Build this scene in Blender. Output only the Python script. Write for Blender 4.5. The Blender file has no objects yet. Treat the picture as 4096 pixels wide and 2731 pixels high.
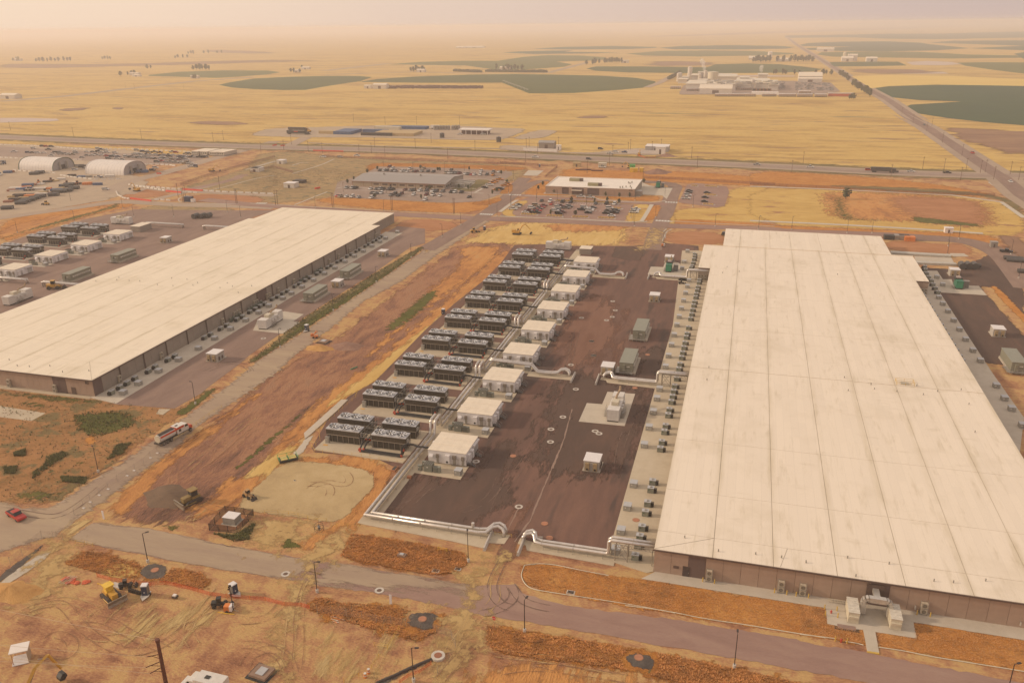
import bpy, math, random
import numpy as np
from mathutils import Matrix, Vector
random.seed(7)
SC = bpy.context.scene
COL = SC.collection
# ---------------------------------------------------------------- camera
CAM_H = 105.0
F_PX, PITCH, ROLL, YAW = 3344.6, math.radians(20.7164), math.radians(-0.63576), math.radians(-15.66313)
PW, PH = 4096.0, 2731.0
cy_, sy_ = math.cos(YAW), math.sin(YAW)
FWD = np.array([sy_ * math.cos(PITCH), cy_ * math.cos(PITCH), -math.sin(PITCH)])
R0 = np.array([cy_, -sy_, 0.0]); U0 = np.cross(R0, FWD)
RT = R0 * math.cos(ROLL) + U0 * math.sin(ROLL)
UP = -R0 * math.sin(ROLL) + U0 * math.cos(ROLL)
cd = bpy.data.cameras.new('camera'); cam = bpy.data.objects.new('camera', cd); COL.objects.link(cam)
m = Matrix.Identity(4)
for i in range(3):
 m[i][0], m[i][1], m[i][2] = RT[i], UP[i], -FWD[i]
m[2][3] = CAM_H
cam.matrix_world = m
cd.sensor_width = 36.0; cd.sensor_fit = 'HORIZONTAL'; cd.lens = F_PX / PW * 36.0
cd.clip_start = 1.0; cd.clip_end = 120000.0
SC.camera = cam
# ---------------------------------------------------------------- sun, smoke sky, exposure
SUN_EL, SUN_AZ = math.radians(23), math.radians(-99)      # azimuth from +Y, clockwise
sd = Vector((math.sin(SUN_AZ) * math.cos(SUN_EL), math.cos(SUN_AZ) * math.cos(SUN_EL), math.sin(SUN_EL)))
sl = bpy.data.lights.new('sun', 'SUN'); sl.energy = 2.5; sl.angle = math.radians(3.0); sl.color = (1.0, 0.81, 0.61)
sun = bpy.data.objects.new('sun', sl); COL.objects.link(sun)
sun.rotation_euler = sd.to_track_quat('Z', 'Y').to_euler()
W = bpy.data.worlds.new('World'); SC.world = W; W.use_nodes = True
nt = W.node_tree; N = nt.nodes; L = nt.links; N.clear()
o = N.new('ShaderNodeOutputWorld'); bg = N.new('ShaderNodeBackground'); bg.inputs['Strength'].default_value = 0.1
sky = N.new('ShaderNodeTexSky'); sky.sky_type = 'NISHITA'; sky.sun_disc = False
sky.sun_elevation = SUN_EL; sky.sun_rotation = SUN_AZ; sky.dust_density = 8.0; sky.air_density = 1.5
tc = N.new('ShaderNodeTexCoord'); dot = N.new('ShaderNodeVectorMath'); dot.operation = 'DOT_PRODUCT'
dot.inputs[1].default_value = (math.sin(SUN_AZ + math.radians(6)), math.cos(SUN_AZ + math.radians(6)), 0.12)
L.new(tc.outputs['Generated'], dot.inputs[0])
mr = N.new('ShaderNodeMapRange'); mr.inputs['From Min'].default_value = -0.75; mr.inputs['From Max'].default_value = 1.0
L.new(dot.outputs['Value'], mr.inputs['Value'])
cr = N.new('ShaderNodeValToRGB'); cr.color_ramp.interpolation = 'B_SPLINE'
def ramp(r, stops):
 while len(r.color_ramp.elements) > 1: r.color_ramp.elements.remove(r.color_ramp.elements[-1])
 r.color_ramp.elements[0].position = stops[0][0]; r.color_ramp.elements[0].color = (*stops[0][1], 1)
 for p, c in stops[1:]:
  e = r.color_ramp.elements.new(p); e.color = (*c, 1)
ramp(cr, [(0.0, (.60, .49, .46)), (.3, (.62, .50, .46)), (.62, (.87, .69, .56)), (.8, (1.0, .79, .60)), (1.0, (1.0, .82, .62))])
L.new(mr.outputs['Result'], cr.inputs['Fac'])
sx = N.new('ShaderNodeSeparateXYZ'); L.new(tc.outputs['Generated'], sx.inputs[0])
me_ = N.new('ShaderNodeMapRange'); me_.inputs['From Min'].default_value = .05; me_.inputs['From Max'].default_value = .75; me_.inputs['To Max'].default_value = .85; L.new(sx.outputs['Z'], me_.inputs['Value'])
mz = N.new('ShaderNodeMix'); mz.data_type = 'RGBA'; L.new(me_.outputs['Result'], mz.inputs[0]); L.new(cr.outputs['Color'], mz.inputs[6]); mz.inputs[7].default_value = (.70, .62, .575, 1)
mh = N.new('ShaderNodeMapRange'); mh.inputs['From Min'].default_value = -.01; mh.inputs['From Max'].default_value = .075; mh.inputs['To Min'].default_value = 1; mh.inputs['To Max'].default_value = 0; L.new(sx.outputs['Z'], mh.inputs['Value'])
hd = N.new('ShaderNodeMix'); hd.data_type = 'RGBA'; hd.blend_type = 'MULTIPLY'; L.new(mh.outputs['Result'], hd.inputs[0]); L.new(mz.outputs[2], hd.inputs[6]); hd.inputs[7].default_value = (.97, .93, .915, 1)
sc_ = N.new('ShaderNodeVectorMath'); sc_.operation = 'SCALE'; sc_.inputs['Scale'].default_value = 9.5
L.new(hd.outputs[2], sc_.inputs[0])
mx = N.new('ShaderNodeMix'); mx.data_type = 'RGBA'; mx.inputs[0].default_value = 0.93
tint = N.new('ShaderNodeMix'); tint.data_type = 'RGBA'; tint.blend_type = 'MULTIPLY'; tint.inputs[0].default_value = 1.0
L.new(sky.outputs['Color'], tint.inputs[6]); tint.inputs[7].default_value = (1.0, .76, .54, 1)
L.new(tint.outputs[2], mx.inputs[6]); L.new(sc_.outputs['Vector'], mx.inputs[7])
L.new(mx.outputs[2], bg.inputs['Color']); L.new(bg.outputs[0], o.inputs['Surface'])
SC.view_settings.view_transform = 'Standard'; SC.view_settings.look = 'None'
SC.view_settings.exposure = 0.12; SC.view_settings.gamma = 1.0; SC.view_settings.use_curve_mapping = False
SC.render.engine = 'CYCLES'
SC.cycles.use_denoising = True
SC.cycles.max_bounces = 6; SC.cycles.diffuse_bounces = 2; SC.cycles.glossy_bounces = 2
SC.cycles.volume_bounces = 1; SC.cycles.transparent_max_bounces = 32
HAZE_D = 1 / 5200.0
# ---------------------------------------------------------------- helpers
def G(x, y, z=0.0):
 """point of the plane at height z seen at photo pixel (x, y)"""
 d = FWD * F_PX + RT * (x - PW / 2) - UP * (y - PH / 2)
 t = (z - CAM_H) / d[2]
 return (d[0] * t, d[1] * t, z)
def S(crop, s, z=0.0):
 ox, oy, k = crop
 return [G(ox + float(a.split(',')[0]) / k, oy + float(a.split(',')[1]) / k, z)[:2] for a in s.split()]
P = (0, 0, 0.57422); O = (0, 0, 1.0)
A1 = (0, 450, 2.138); A2 = (1000, 450, 2.138); A3 = (2000, 450, 2.138); A4 = (3000, 450, 2.146); A5 = (0, 800, 2.613)
A6 = (800, 900, 2.613); A7 = (1700, 900, 2.851); A8 = (1200, 1400, 2.352); A9 = (2200, 1300, 2.613); A10 = (3300, 900, 1.568)
A11 = (0, 1400, 2.24); A12 = (600, 1600, 2.613); A13 = (1400, 1800, 2.613); A14 = (0, 2000, 2.145); A15 = (900, 2100, 2.352)
A16 = (1800, 2000, 2.1456); A17 = (2500, 2100, 2.485); A18 = (3200, 2200, 2.625); A19 = (2400, 1900, 3.92); A20 = (2500, 900, 3.92)
A21 = (0, 1100, 2.94)
T1 = (0, 0, 1.68); T2 = (1300, 0, 1.568); T3 = (2600, 0, 1.5722)
B1 = (3450, 850, 2.613); B2 = (0, 480, 3.733); B3 = (500, 540, 3.92); B4 = (2000, 640, 3.36); B5 = (2650, 240, 2.94); B6 = (1350, 640, 3.36)
ORD = ('first second third fourth fifth sixth seventh eighth ninth tenth eleventh twelfth thirteenth fourteenth fifteenth sixteenth '
       'seventeenth eighteenth nineteenth twentieth').split()
def od(i):
 if i < 20: return ORD[i]
 t = ('twenty', 'thirty', 'forty')[i // 10 - 2] if i >= 20 else ''
 u = (i + 1) % 10
 if i < 29: return 'twenty-' + ORD[i - 20]
 if i == 29: return 'thirtieth'
 if i < 39: return 'thirty-' + ORD[i - 30]
 if i == 39: return 'fortieth'
 return 'forty-' + ORD[(i - 40) % 9]
def tag(o, label=None, cat=None, group=None, kind=None):
 if label: o['label'] = label
 if cat: o['category'] = cat
 if group: o['group'] = group
 if kind: o['kind'] = kind
 return o
def thing(name, label, cat, loc=(0, 0, 0), rz=0.0, group=None):
 e = bpy.data.objects.new(name, None); COL.objects.link(e)
 e.location = loc if len(loc) == 3 else (loc[0], loc[1], 0); e.rotation_euler = (0, 0, rz); e.empty_display_size = 0.5
 return tag(e, label, cat, group)
def clone(o, label=None, loc=None, rz=None, group=None, parent=None):
 c = o.copy(); COL.objects.link(c)
 if parent is not None: c.parent = parent
 if loc is not None: c.location = loc if len(loc) == 3 else (loc[0], loc[1], 0)
 if rz is not None: c.rotation_euler = (0, 0, rz)
 if label: c['label'] = label
 if group: c['group'] = group
 for ch in list(o.children): clone(ch, parent=c)
 return c
class MB:
 """collects boxes, bars, tubes, prisms and builds them as one mesh"""
 def __init__(s): s.v = []; s.f = []
 def add(s, vs, fs):
  n = len(s.v); s.v += [tuple(map(float, v)) for v in vs]; s.f += [tuple(n + i for i in f) for f in fs]; return s
 def box(s, x0, y0, z0, x1, y1, z1, dx=0, dy=0):
  # dx, dy: inset of the top
  return s.add([(x0, y0, z0), (x1, y0, z0), (x1, y1, z0), (x0, y1, z0), (x0 + dx, y0 + dy, z1), (x1 - dx, y0 + dy, z1), (x1 - dx, y1 - dy, z1), (x0 + dx, y1 - dy, z1)],
                     [(0, 3, 2, 1), (4, 5, 6, 7), (0, 1, 5, 4), (1, 2, 6, 5), (2, 3, 7, 6), (3, 0, 4, 7)])
 def tube(s, pts, r, n=8, cap=True, r2=None):
  pts = [Vector(p) for p in pts]; m_ = len(pts); rings = []
  for i, p in enumerate(pts):
   d = (pts[min(i + 1, m_ - 1)] - pts[max(i - 1, 0)]).normalized()
   a = d.cross(Vector((0, 0, 1)))
   a = Vector((1, 0, 0)) if a.length < 1e-3 else a.normalized()
   b = a.cross(d).normalized()
   rr = r if r2 is None else r + (r2 - r) * i / max(1, m_ - 1)
   k = 1.0
   if 0 < i < m_ - 1:
    c = (pts[i + 1] - p).normalized().dot((p - pts[i - 1]).normalized()); k = 1 / max(.55, math.sqrt((1 + c) / 2))
   rings.append([p + (a * math.cos(t) + b * math.sin(t)) * rr * (k if 0 < i < m_ - 1 else 1) for t in (2 * math.pi * j / n for j in range(n))])
  vs = [v for r_ in rings for v in r_]; fs = []
  for i in range(m_ - 1):
   for j in range(n):
    fs.append((i * n + j, i * n + (j + 1) % n, (i + 1) * n + (j + 1) % n, (i + 1) * n + j))
  if cap: fs += [tuple(reversed(range(n))), tuple(range((m_ - 1) * n, m_ * n))]
  return s.add(vs, fs)
 def cyl(s, x, y, z0, z1, r, n=12, r2=None):
  return s.tube([(x, y, z0), (x, y, z1)], r, n, r2=r2)
 def bar(s, a, b, w=0.05):
  return s.tube([a, b], w, 4)
 def prism(s, poly, z0, z1):
  n = len(poly)
  return s.add([(p[0], p[1], z0) for p in poly] + [(p[0], p[1], z1) for p in poly],
                     [tuple(reversed(range(n))), tuple(range(n, 2 * n))] + [(i, (i + 1) % n, n + (i + 1) % n, n + i) for i in range(n)])
 def prof(s, poly, y0, y1):
  """profile in x,z extruded along y"""
  n = len(poly)
  return s.add([(p[0], y0, p[1]) for p in poly] + [(p[0], y1, p[1]) for p in poly],
                     [tuple(range(n)), tuple(reversed(range(n, 2 * n)))] + [(i, n + i, n + (i + 1) % n, (i + 1) % n) for i in range(n)])
 def profx(s, poly, x0, x1):
  """profile in y,z extruded along x"""
  n = len(poly)
  return s.add([(x0, p[0], p[1]) for p in poly] + [(x1, p[0], p[1]) for p in poly],
                     [tuple(reversed(range(n))), tuple(range(n, 2 * n))] + [(i, (i + 1) % n, n + (i + 1) % n, n + i) for i in range(n)])
 def blob(s, c, r, seed=0, n=8, k=5, fl=1.0):
  rnd = random.Random(seed); vs = []; fs = []
  for i in range(k + 1):
   t = math.pi * i / k
   for j in range(n):
    a = 2 * math.pi * j / n; q = r * (0.8 + .4 * rnd.random())
    vs.append((c[0] + q * math.sin(t) * math.cos(a), c[1] + q * math.sin(t) * math.sin(a), c[2] + q * math.cos(t) * fl))
  for i in range(k):
   for j in range(n): fs.append((i * n + j, (i + 1) * n + j, (i + 1) * n + (j + 1) % n, i * n + (j + 1) % n))
  return s.add(vs, fs)
 def mesh(s, name, mat):
  me = bpy.data.meshes.new(name); me.from_pydata(s.v, [], s.f); me.materials.append(mat); me.update(); return me
 def build(s, name, mat, parent=None, loc=None, rz=None, smooth=False):
  me = s.mesh(name, mat)
  if smooth: me.polygons.foreach_set('use_smooth', [True] * len(me.polygons))
  o = bpy.data.objects.new(name, me); COL.objects.link(o)
  if parent is not None: o.parent = parent
  if loc is not None: o.location = loc if len(loc) == 3 else (loc[0], loc[1], 0)
  if rz is not None: o.rotation_euler = (0, 0, rz)
  return o
def link(name, me, parent=None, loc=(0, 0, 0), rz=0.0):
 o = bpy.data.objects.new(name, me); COL.objects.link(o); o.parent = parent
 o.location = loc if len(loc) == 3 else (loc[0], loc[1], 0); o.rotation_euler = (0, 0, rz); return o
def rbox(x0, y0, z0, x1, y1, z1, **k): return MB().box(x0, y0, z0, x1, y1, z1, **k)
# ---------------------------------------------------------------- materials
_M = {}
AK = 2.1
def mat(name, col, rough=.7, metal=0.0, var=.10, scale=1.2, bump=0.0, dirt=None, rnd=0.0, emit=None):
 """painted or plain surface: base colour broken by grime noise, small value shift from object to object"""
 if name in _M: return _M[name]
 m = bpy.data.materials.new(name); m.use_nodes = True; nt = m.node_tree; n = nt.nodes; l = nt.links
 b = n['Principled BSDF']; b.inputs['Roughness'].default_value = rough; b.inputs['Metallic'].default_value = metal
 tc = n.new('ShaderNodeTexCoord'); no = n.new('ShaderNodeTexNoise'); no.inputs['Scale'].default_value = scale
 no.inputs['Detail'].default_value = 5; no.inputs['Roughness'].default_value = .65
 l.new(tc.outputs['Object'], no.inputs['Vector'])
 d = dirt or tuple(c * (1 - 2.2 * var) + .02 * var for c in col)
 r = n.new('ShaderNodeValToRGB'); ramp(r, [(.32, d), (.62, col), (.8, tuple(min(1, c * (1 + var * .6)) for c in col))])
 l.new(no.outputs['Fac'], r.inputs['Fac'])
 out = r.outputs['Color']
 if rnd:
  oi = n.new('ShaderNodeObjectInfo'); mp = n.new('ShaderNodeMapRange'); mp.inputs['To Min'].default_value = 1 - rnd; mp.inputs['To Max'].default_value = 1 + rnd
  l.new(oi.outputs['Random'], mp.inputs['Value']); sc = n.new('ShaderNodeVectorMath'); sc.operation = 'SCALE'
  l.new(out, sc.inputs[0]); l.new(mp.outputs['Result'], sc.inputs['Scale']); out = sc.outputs['Vector']
 l.new(out, b.inputs['Base Color'])
 if bump:
  bp = n.new('ShaderNodeBump'); bp.inputs['Strength'].default_value = bump; bp.inputs['Distance'].default_value = .05
  l.new(no.outputs['Fac'], bp.inputs['Height']); l.new(bp.outputs['Normal'], b.inputs['Normal'])
 _M[name] = m; return m
def vivid(c, k=1.16):
 g = .3 * c[0] + .59 * c[1] + .11 * c[2]
 return tuple(max(.004, g + (x - g) * k) for x in c)
def gmat(name, cols, s=(.03, .25, 2.2), w=(.45, .35, .2), stretch=(1, 1), ang=0, lo=.36, hi=.64, bump=.35, bd=.25, spots=None, alpha=False, athr=.35, ascale=.35, tracks=None):
 """ground: three octaves of noise through a colour ramp; alpha=True breaks the edge up with the mesh attribute m"""
 cols = [vivid(c) for c in cols]
 m = bpy.data.materials.new(name); m.use_nodes = True; nt = m.node_tree; n = nt.nodes; l = nt.links
 b = n['Principled BSDF']; b.inputs['Roughness'].default_value = .95; b.inputs['Specular IOR Level'].default_value = .15
 tc = n.new('ShaderNodeTexCoord'); mp = n.new('ShaderNodeMapping'); mp.inputs['Rotation'].default_value = (0, 0, ang)
 mp.inputs['Scale'].default_value = (stretch[0], stretch[1], 1); l.new(tc.outputs['Object'], mp.inputs['Vector'])
 acc = None; last = None
 for i, (sc, wt) in enumerate(zip(s, w)):
  no = n.new('ShaderNodeTexNoise'); no.inputs['Scale'].default_value = sc; no.inputs['Detail'].default_value = 6
  no.inputs['Roughness'].default_value = .6; no.inputs['Distortion'].default_value = .6 if i < 2 else 0
  l.new(mp.outputs['Vector'], no.inputs['Vector'])
  mu = n.new('ShaderNodeMath'); mu.operation = 'MULTIPLY_ADD'; mu.inputs[1].default_value = wt
  l.new(no.outputs['Fac'], mu.inputs[0])
  if acc is None: mu.inputs[2].default_value = 0
  else: l.new(acc, mu.inputs[2])
  acc = mu.outputs[0]; last = no
 if tracks:
  ta, ts, tw = tracks
  m2 = n.new('ShaderNodeMapping'); m2.inputs['Rotation'].default_value = (0, 0, ta); l.new(tc.outputs['Object'], m2.inputs['Vector'])
  wv = n.new('ShaderNodeTexNoise'); wv.inputs['Scale'].default_value = ts; wv.inputs['Distortion'].default_value = 2.6; wv.inputs['Detail'].default_value = 7
  wv.inputs['Roughness'].default_value = .62; m2.inputs['Scale'].default_value = (1.0, .45, 1); l.new(m2.outputs['Vector'], wv.inputs['Vector'])
  mu = n.new('ShaderNodeMath'); mu.operation = 'MULTIPLY_ADD'; mu.inputs[1].default_value = tw; l.new(wv.outputs['Fac'], mu.inputs[0])
  sb = n.new('ShaderNodeMath'); sb.operation = 'ADD'; sb.inputs[1].default_value = -tw * .5; l.new(acc, sb.inputs[0]); l.new(sb.outputs[0], mu.inputs[2]); acc = mu.outputs[0]
 r = n.new('ShaderNodeValToRGB'); k = len(cols); ramp(r, [(lo + (hi - lo) * i / (k - 1), c) for i, c in enumerate(cols)])
 l.new(acc, r.inputs['Fac']); out = r.outputs['Color']
 if spots:
  for sp in (spots if isinstance(spots[0], tuple) and isinstance(spots[0][0], tuple) else (spots,)):
   scol, ss, th, st = sp
   v = n.new('ShaderNodeTexNoise'); v.inputs['Scale'].default_value = ss; v.inputs['Detail'].default_value = 4; v.inputs['Roughness'].default_value = .7
   m3 = n.new('ShaderNodeMapping'); m3.inputs['Scale'].default_value = (st[0], st[1], 1); m3.inputs['Location'].default_value = (ss * 31, 7, 0)
   l.new(tc.outputs['Object'], m3.inputs['Vector']); l.new(m3.outputs['Vector'], v.inputs['Vector'])
   q = n.new('ShaderNodeMapRange'); q.inputs['From Min'].default_value = th; q.inputs['From Max'].default_value = th + .06; l.new(v.outputs['Fac'], q.inputs['Value'])
   mi = n.new('ShaderNodeMix'); mi.data_type = 'RGBA'; l.new(q.outputs['Result'], mi.inputs[0]); l.new(out, mi.inputs[6]); mi.inputs[7].default_value = (*scol, 1); out = mi.outputs[2]
 l.new(out, b.inputs['Base Color'])
 bp = n.new('ShaderNodeBump'); bp.inputs['Strength'].default_value = bump; bp.inputs['Distance'].default_value = bd
 l.new(last.outputs['Fac'], bp.inputs['Height']); l.new(bp.outputs['Normal'], b.inputs['Normal'])
 if alpha:
  at = n.new('ShaderNodeAttribute'); at.attribute_name = 'm'
  no = n.new('ShaderNodeTexNoise'); no.inputs['Scale'].default_value = ascale; no.inputs['Detail'].default_value = 9; no.inputs['Roughness'].default_value = .7
  l.new(mp.outputs['Vector'], no.inputs['Vector'])
  ad = n.new('ShaderNodeMath'); ad.operation = 'MULTIPLY_ADD'; ad.inputs[1].default_value = AK; l.new(no.outputs['Fac'], ad.inputs[0]); l.new(at.outputs['Fac'], ad.inputs[2])
  q = n.new('ShaderNodeMapRange'); q.inputs['From Min'].default_value = 0.5 + .5 * AK - .13 + athr * .8; q.inputs['From Max'].default_value = 0.5 + .5 * AK + .15 + athr * .8; l.new(ad.outputs[0], q.inputs['Value'])
  mm = n.new('ShaderNodeMath'); mm.operation = 'MULTIPLY'; mm.use_clamp = True
  st = n.new('ShaderNodeMapRange'); st.inputs['From Max'].default_value = .12; l.new(at.outputs['Fac'], st.inputs['Value'])
  l.new(q.outputs['Result'], mm.inputs[0]); l.new(st.outputs['Result'], mm.inputs[1]); l.new(mm.outputs[0], b.inputs['Alpha'])
 _M[name] = m; return m
# ---------------------------------------------------------------- flat sheets of ground
_LV = {}
def lz(lv, dz):
 k = _LV.get((lv, dz), 0); _LV[(lv, dz)] = k + 1
 return lv * dz + (k % 14) * dz / 15
def dens(pts, step, rag, seed=0, closed=True):
 """subdivide a polygon and make its edge ragged"""
 rnd = random.Random(seed); out = []; n = len(pts)
 for i in range(n):
  a, b = pts[i], pts[(i + 1) % n]
  d = math.dist(a, b); k = max(1, int(d / step))
  nx, ny = -(b[1] - a[1]) / (d + 1e-9), (b[0] - a[0]) / (d + 1e-9)
  for j in range(k):
   t = j / k; q = rag * (rnd.random() - .5) * 2
   out.append((a[0] + (b[0] - a[0]) * t + nx * q, a[1] + (b[1] - a[1]) * t + ny * q))
 return out
def smooth(pts, k=2):
 """Chaikin corner cutting"""
 for _ in range(k):
  o_ = []
  for i in range(len(pts)):
   a, b = pts[i], pts[(i + 1) % len(pts)]
   o_ += [(a[0] * .75 + b[0] * .25, a[1] * .75 + b[1] * .25), (a[0] * .25 + b[0] * .75, a[1] * .25 + b[1] * .75)]
  pts = o_
 return pts
def sheet(name, pts, m, lv, rag=0.0, step=1.5, label=None, kind='structure', dz=.006, sm=0, th=None):
 """a sheet of ground or paving lying lv layers above the base"""
 if sm: pts = smooth(pts, sm)
 if rag: pts = dens(pts, step, rag, len(pts) * 7 + int(abs(pts[0][0])))
 z = lz(lv, dz); me = bpy.data.meshes.new(name)
 if th:
  b = MB().prism(pts, -0.02, z + th); me.from_pydata(b.v, [], b.f)
 else: me.from_pydata([(x, y, z) for x, y in pts], [], [tuple(range(len(pts)))])
 me.update()
 if me.polygons[0].normal.z < 0 and not th: me.flip_normals()
 me.materials.append(m); o = bpy.data.objects.new(name, me); COL.objects.link(o); o['kind'] = kind
 if label: o['label'] = label
 return o
def soft(name, pts, m, lv, fade=3.0, step=1.0, kind='structure', dz=.006, sm=1, label=None):
 fade *= 1.3
 """a sheet whose attribute m runs from 0 at the edge to 1 inside, so the material can fray its edge"""
 if sm: pts = smooth(pts, sm)
 A = np.array(pts); x0, y0 = A.min(0) - step - fade; x1, y1 = A.max(0) + step + fade
 nx, ny = int((x1 - x0) / step) + 2, int((y1 - y0) / step) + 2
 X, Y = np.meshgrid(x0 + np.arange(nx) * step, y0 + np.arange(ny) * step)
 D = np.full(X.shape, 1e9); IN = np.zeros(X.shape, bool)
 for i in range(len(A)):
  a, b = A[i], A[(i + 1) % len(A)]; e = b - a; L2 = (e ** 2).sum() + 1e-12
  t = np.clip(((X - a[0]) * e[0] + (Y - a[1]) * e[1]) / L2, 0, 1)
  D = np.minimum(D, np.hypot(X - a[0] - t * e[0], Y - a[1] - t * e[1]))
  c = ((a[1] > Y) != (b[1] > Y)); IN ^= c & (X < (b[0] - a[0]) * (Y - a[1]) / (b[1] - a[1] + 1e-12) + a[0])
 M_ = np.clip(np.where(IN, D, -D) / fade * .5 + .5, 0, 1)
 mk = (M_[:-1, :-1] + M_[1:, :-1] + M_[:-1, 1:] + M_[1:, 1:]) > 0
 jj, ii = np.nonzero(mk); idx = np.full(X.shape, -1)
 for dj, di in ((0, 0), (1, 0), (0, 1), (1, 1)): idx[jj + dj, ii + di] = 1
 k = idx > 0; idx[k] = np.arange(k.sum())
 vs = np.column_stack([X[k], Y[k], np.full(k.sum(), lz(lv, dz))])
 fs = np.column_stack([idx[jj, ii], idx[jj, ii + 1], idx[jj + 1, ii + 1], idx[jj + 1, ii]])
 me = bpy.data.meshes.new(name); me.from_pydata(vs.tolist(), [], fs.tolist()); me.update()
 at = me.attributes.new('m', 'FLOAT', 'POINT'); at.data.foreach_set('value', M_[k].astype('f'))
 me.materials.append(m); o = bpy.data.objects.new(name, me); COL.objects.link(o); o['kind'] = kind
 if label: o['label'] = label
 return o
# ================================================================ GROUND
gm = {}
def GM(k, *a, **b): gm[k] = gmat(k, *a, **b); return gm[k]
GM('straw_field', [(.33, .22, .10), (.46, .31, .13), (.58, .42, .18), (.50, .36, .16)], s=(.008, .05, .45), w=(.36, .36, .28), stretch=(.4, 1.7), ang=.05, lo=.40, hi=.60, bump=.3,
   spots=(((.30, .18, .10), .03, .585, (.35, 2.2)), ((.24, .20, .10), .009, .64, (.4, 1.6))))
GM('yard_dirt', [(.235, .12, .078), (.335, .18, .11), (.43, .255, .145), (.50, .345, .175), (.45, .27, .15)], s=(.05, .28, 2.4), w=(.36, .36, .28), stretch=(.6, 1.3), ang=.25, lo=.37, hi=.62, tracks=(.5, .06, .35), bump=.8)
GM('dusty_road', [(.30, .225, .18), (.36, .28, .21), (.42, .335, .24)], s=(.03, .2, 3), stretch=(.25, 1.5), bump=.1, alpha=True, athr=.0)
GM('mauve_asphalt', [(.24, .16, .135), (.295, .20, .168), (.35, .25, .20)], s=(.04, .3, 4), stretch=(.35, 1.3), bump=.1)
GM('mauve_asphalt_y', [(.205, .145, .12), (.25, .18, .15), (.31, .225, .18)], s=(.04, .25, 4), stretch=(1.2, .35), bump=.1)
GM('red_asphalt', [(.125, .082, .068), (.16, .10, .082), (.205, .125, .098)], s=(.03, .3, 5), stretch=(1.5, .22), ang=.02, bump=.1, lo=.38, hi=.62,
   spots=(((.10, .07, .06), .05, .53, (1.4, .25)),))
GM('dark_asphalt', [(.088, .064, .054), (.11, .077, .064), (.15, .095, .075)], s=(.05, .3, 5), stretch=(1.2, .3), bump=.1, alpha=True, athr=-.02)
GM('red_wash', [(.17, .095, .07), (.205, .12, .09), (.24, .145, .11)], s=(.05, .3, 5), stretch=(1.4, .3), bump=.1, alpha=True, athr=.12, ascale=.12)
GM('concrete', [(.43, .38, .31), (.50, .445, .37), (.55, .49, .41)], s=(.05, .4, 5), bump=.08)
GM('concrete_tan', [(.42, .35, .27), (.49, .42, .32), (.54, .47, .37)], s=(.05, .4, 5), bump=.08)
GM('graded_tan', [(.36, .27, .165), (.45, .345, .205), (.51, .40, .25)], s=(.05, .22, 2.5), lo=.38, hi=.62, bump=.2, alpha=True, athr=-.05, tracks=(1.2, .04, .1))
GM('dust_tan', [(.38, .255, .135), (.45, .32, .165), (.52, .39, .21)], s=(.08, .4, 2.5), bump=.3, alpha=True, athr=.1, ascale=.3, tracks=(.9, .09, .15))
GM('dust_streak', [(.42, .30, .15), (.49, .36, .185), (.54, .41, .23)], s=(.05, .3, 2.5), bump=.3, alpha=True, athr=.2, ascale=.25, stretch=(1.5, .3))
GM('orange_brush', [(.19, .095, .045), (.33, .15, .06), (.45, .215, .08), (.52, .30, .13)], s=(.05, .5, 3), w=(.3, .4, .3), lo=.36, hi=.64, bump=1.0, bd=.4, alpha=True, athr=0,
   spots=(((.13, .11, .05), .35, .63, (1, 1)),))
GM('orange_grass', [(.34, .155, .06), (.46, .22, .085), (.56, .31, .13)], s=(.06, .35, 3.5), w=(.35, .35, .3), lo=.37, hi=.63, bump=.8, bd=.3, alpha=True, athr=-.02)
GM('gold_grass', [(.42, .27, .11), (.54, .37, .15), (.62, .46, .21)], s=(.03, .2, 2.5), w=(.35, .35, .3), stretch=(.5, 1.2), lo=.37, hi=.63, bump=.6, bd=.3, alpha=True, athr=-.02,
   spots=(((.36, .19, .09), .06, .6, (.5, 1.4)),))
GM('orange_dirt', [(.30, .15, .08), (.43, .215, .10), (.54, .29, .13), (.50, .31, .16)], s=(.06, .35, 2.5), stretch=(1.2, .4), ang=-.12, lo=.37, hi=.63, bump=.8, bd=.4, alpha=True, athr=.02)
GM('yellow_dirt', [(.48, .31, .13), (.58, .41, .185), (.64, .48, .25)], s=(.05, .3, 2.5), stretch=(1.5, .3), ang=-.1, bump=.6, alpha=True, athr=.0)
GM('mauve_dirt', [(.15, .09, .068), (.235, .135, .10), (.32, .175, .12), (.41, .235, .15), (.36, .22, .15)], s=(.035, .2, 2.0), w=(.38, .36, .26), stretch=(1.5, .32), ang=-.12, lo=.38, hi=.61, bump=1.4, bd=.6, alpha=True, athr=-.02, tracks=(-.12, .07, .3))
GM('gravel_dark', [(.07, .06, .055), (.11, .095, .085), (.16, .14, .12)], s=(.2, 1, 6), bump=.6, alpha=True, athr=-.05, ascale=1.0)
GM('red_soil', [(.30, .145, .08), (.38, .195, .11), (.45, .25, .15)], s=(.05, .3, 3), stretch=(.5, 1.3), bump=.5, alpha=True, athr=-.03)
GM('scrub', [(.20, .12, .06), (.30, .17, .085), (.38, .21, .11), (.33, .205, .09)], s=(.04, .25, 2), w=(.35, .4, .25), lo=.37, hi=.63, bump=.8, bd=.4, alpha=True, athr=-.02,
   spots=(((.15, .125, .055), .35, .60, (1, 1)), ((.20, .145, .065), .09, .52, (1, 1))))
GM('sage', [(.25, .185, .105), (.34, .245, .14), (.43, .31, .17)], s=(.02, .15, 1.2), w=(.35, .4, .25), stretch=(.6, 1.2), lo=.37, hi=.63, bump=.8, bd=.4, alpha=True, athr=-.02,
   spots=(((.16, .15, .085), .2, .54, (.6, 1.4)),))
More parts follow.
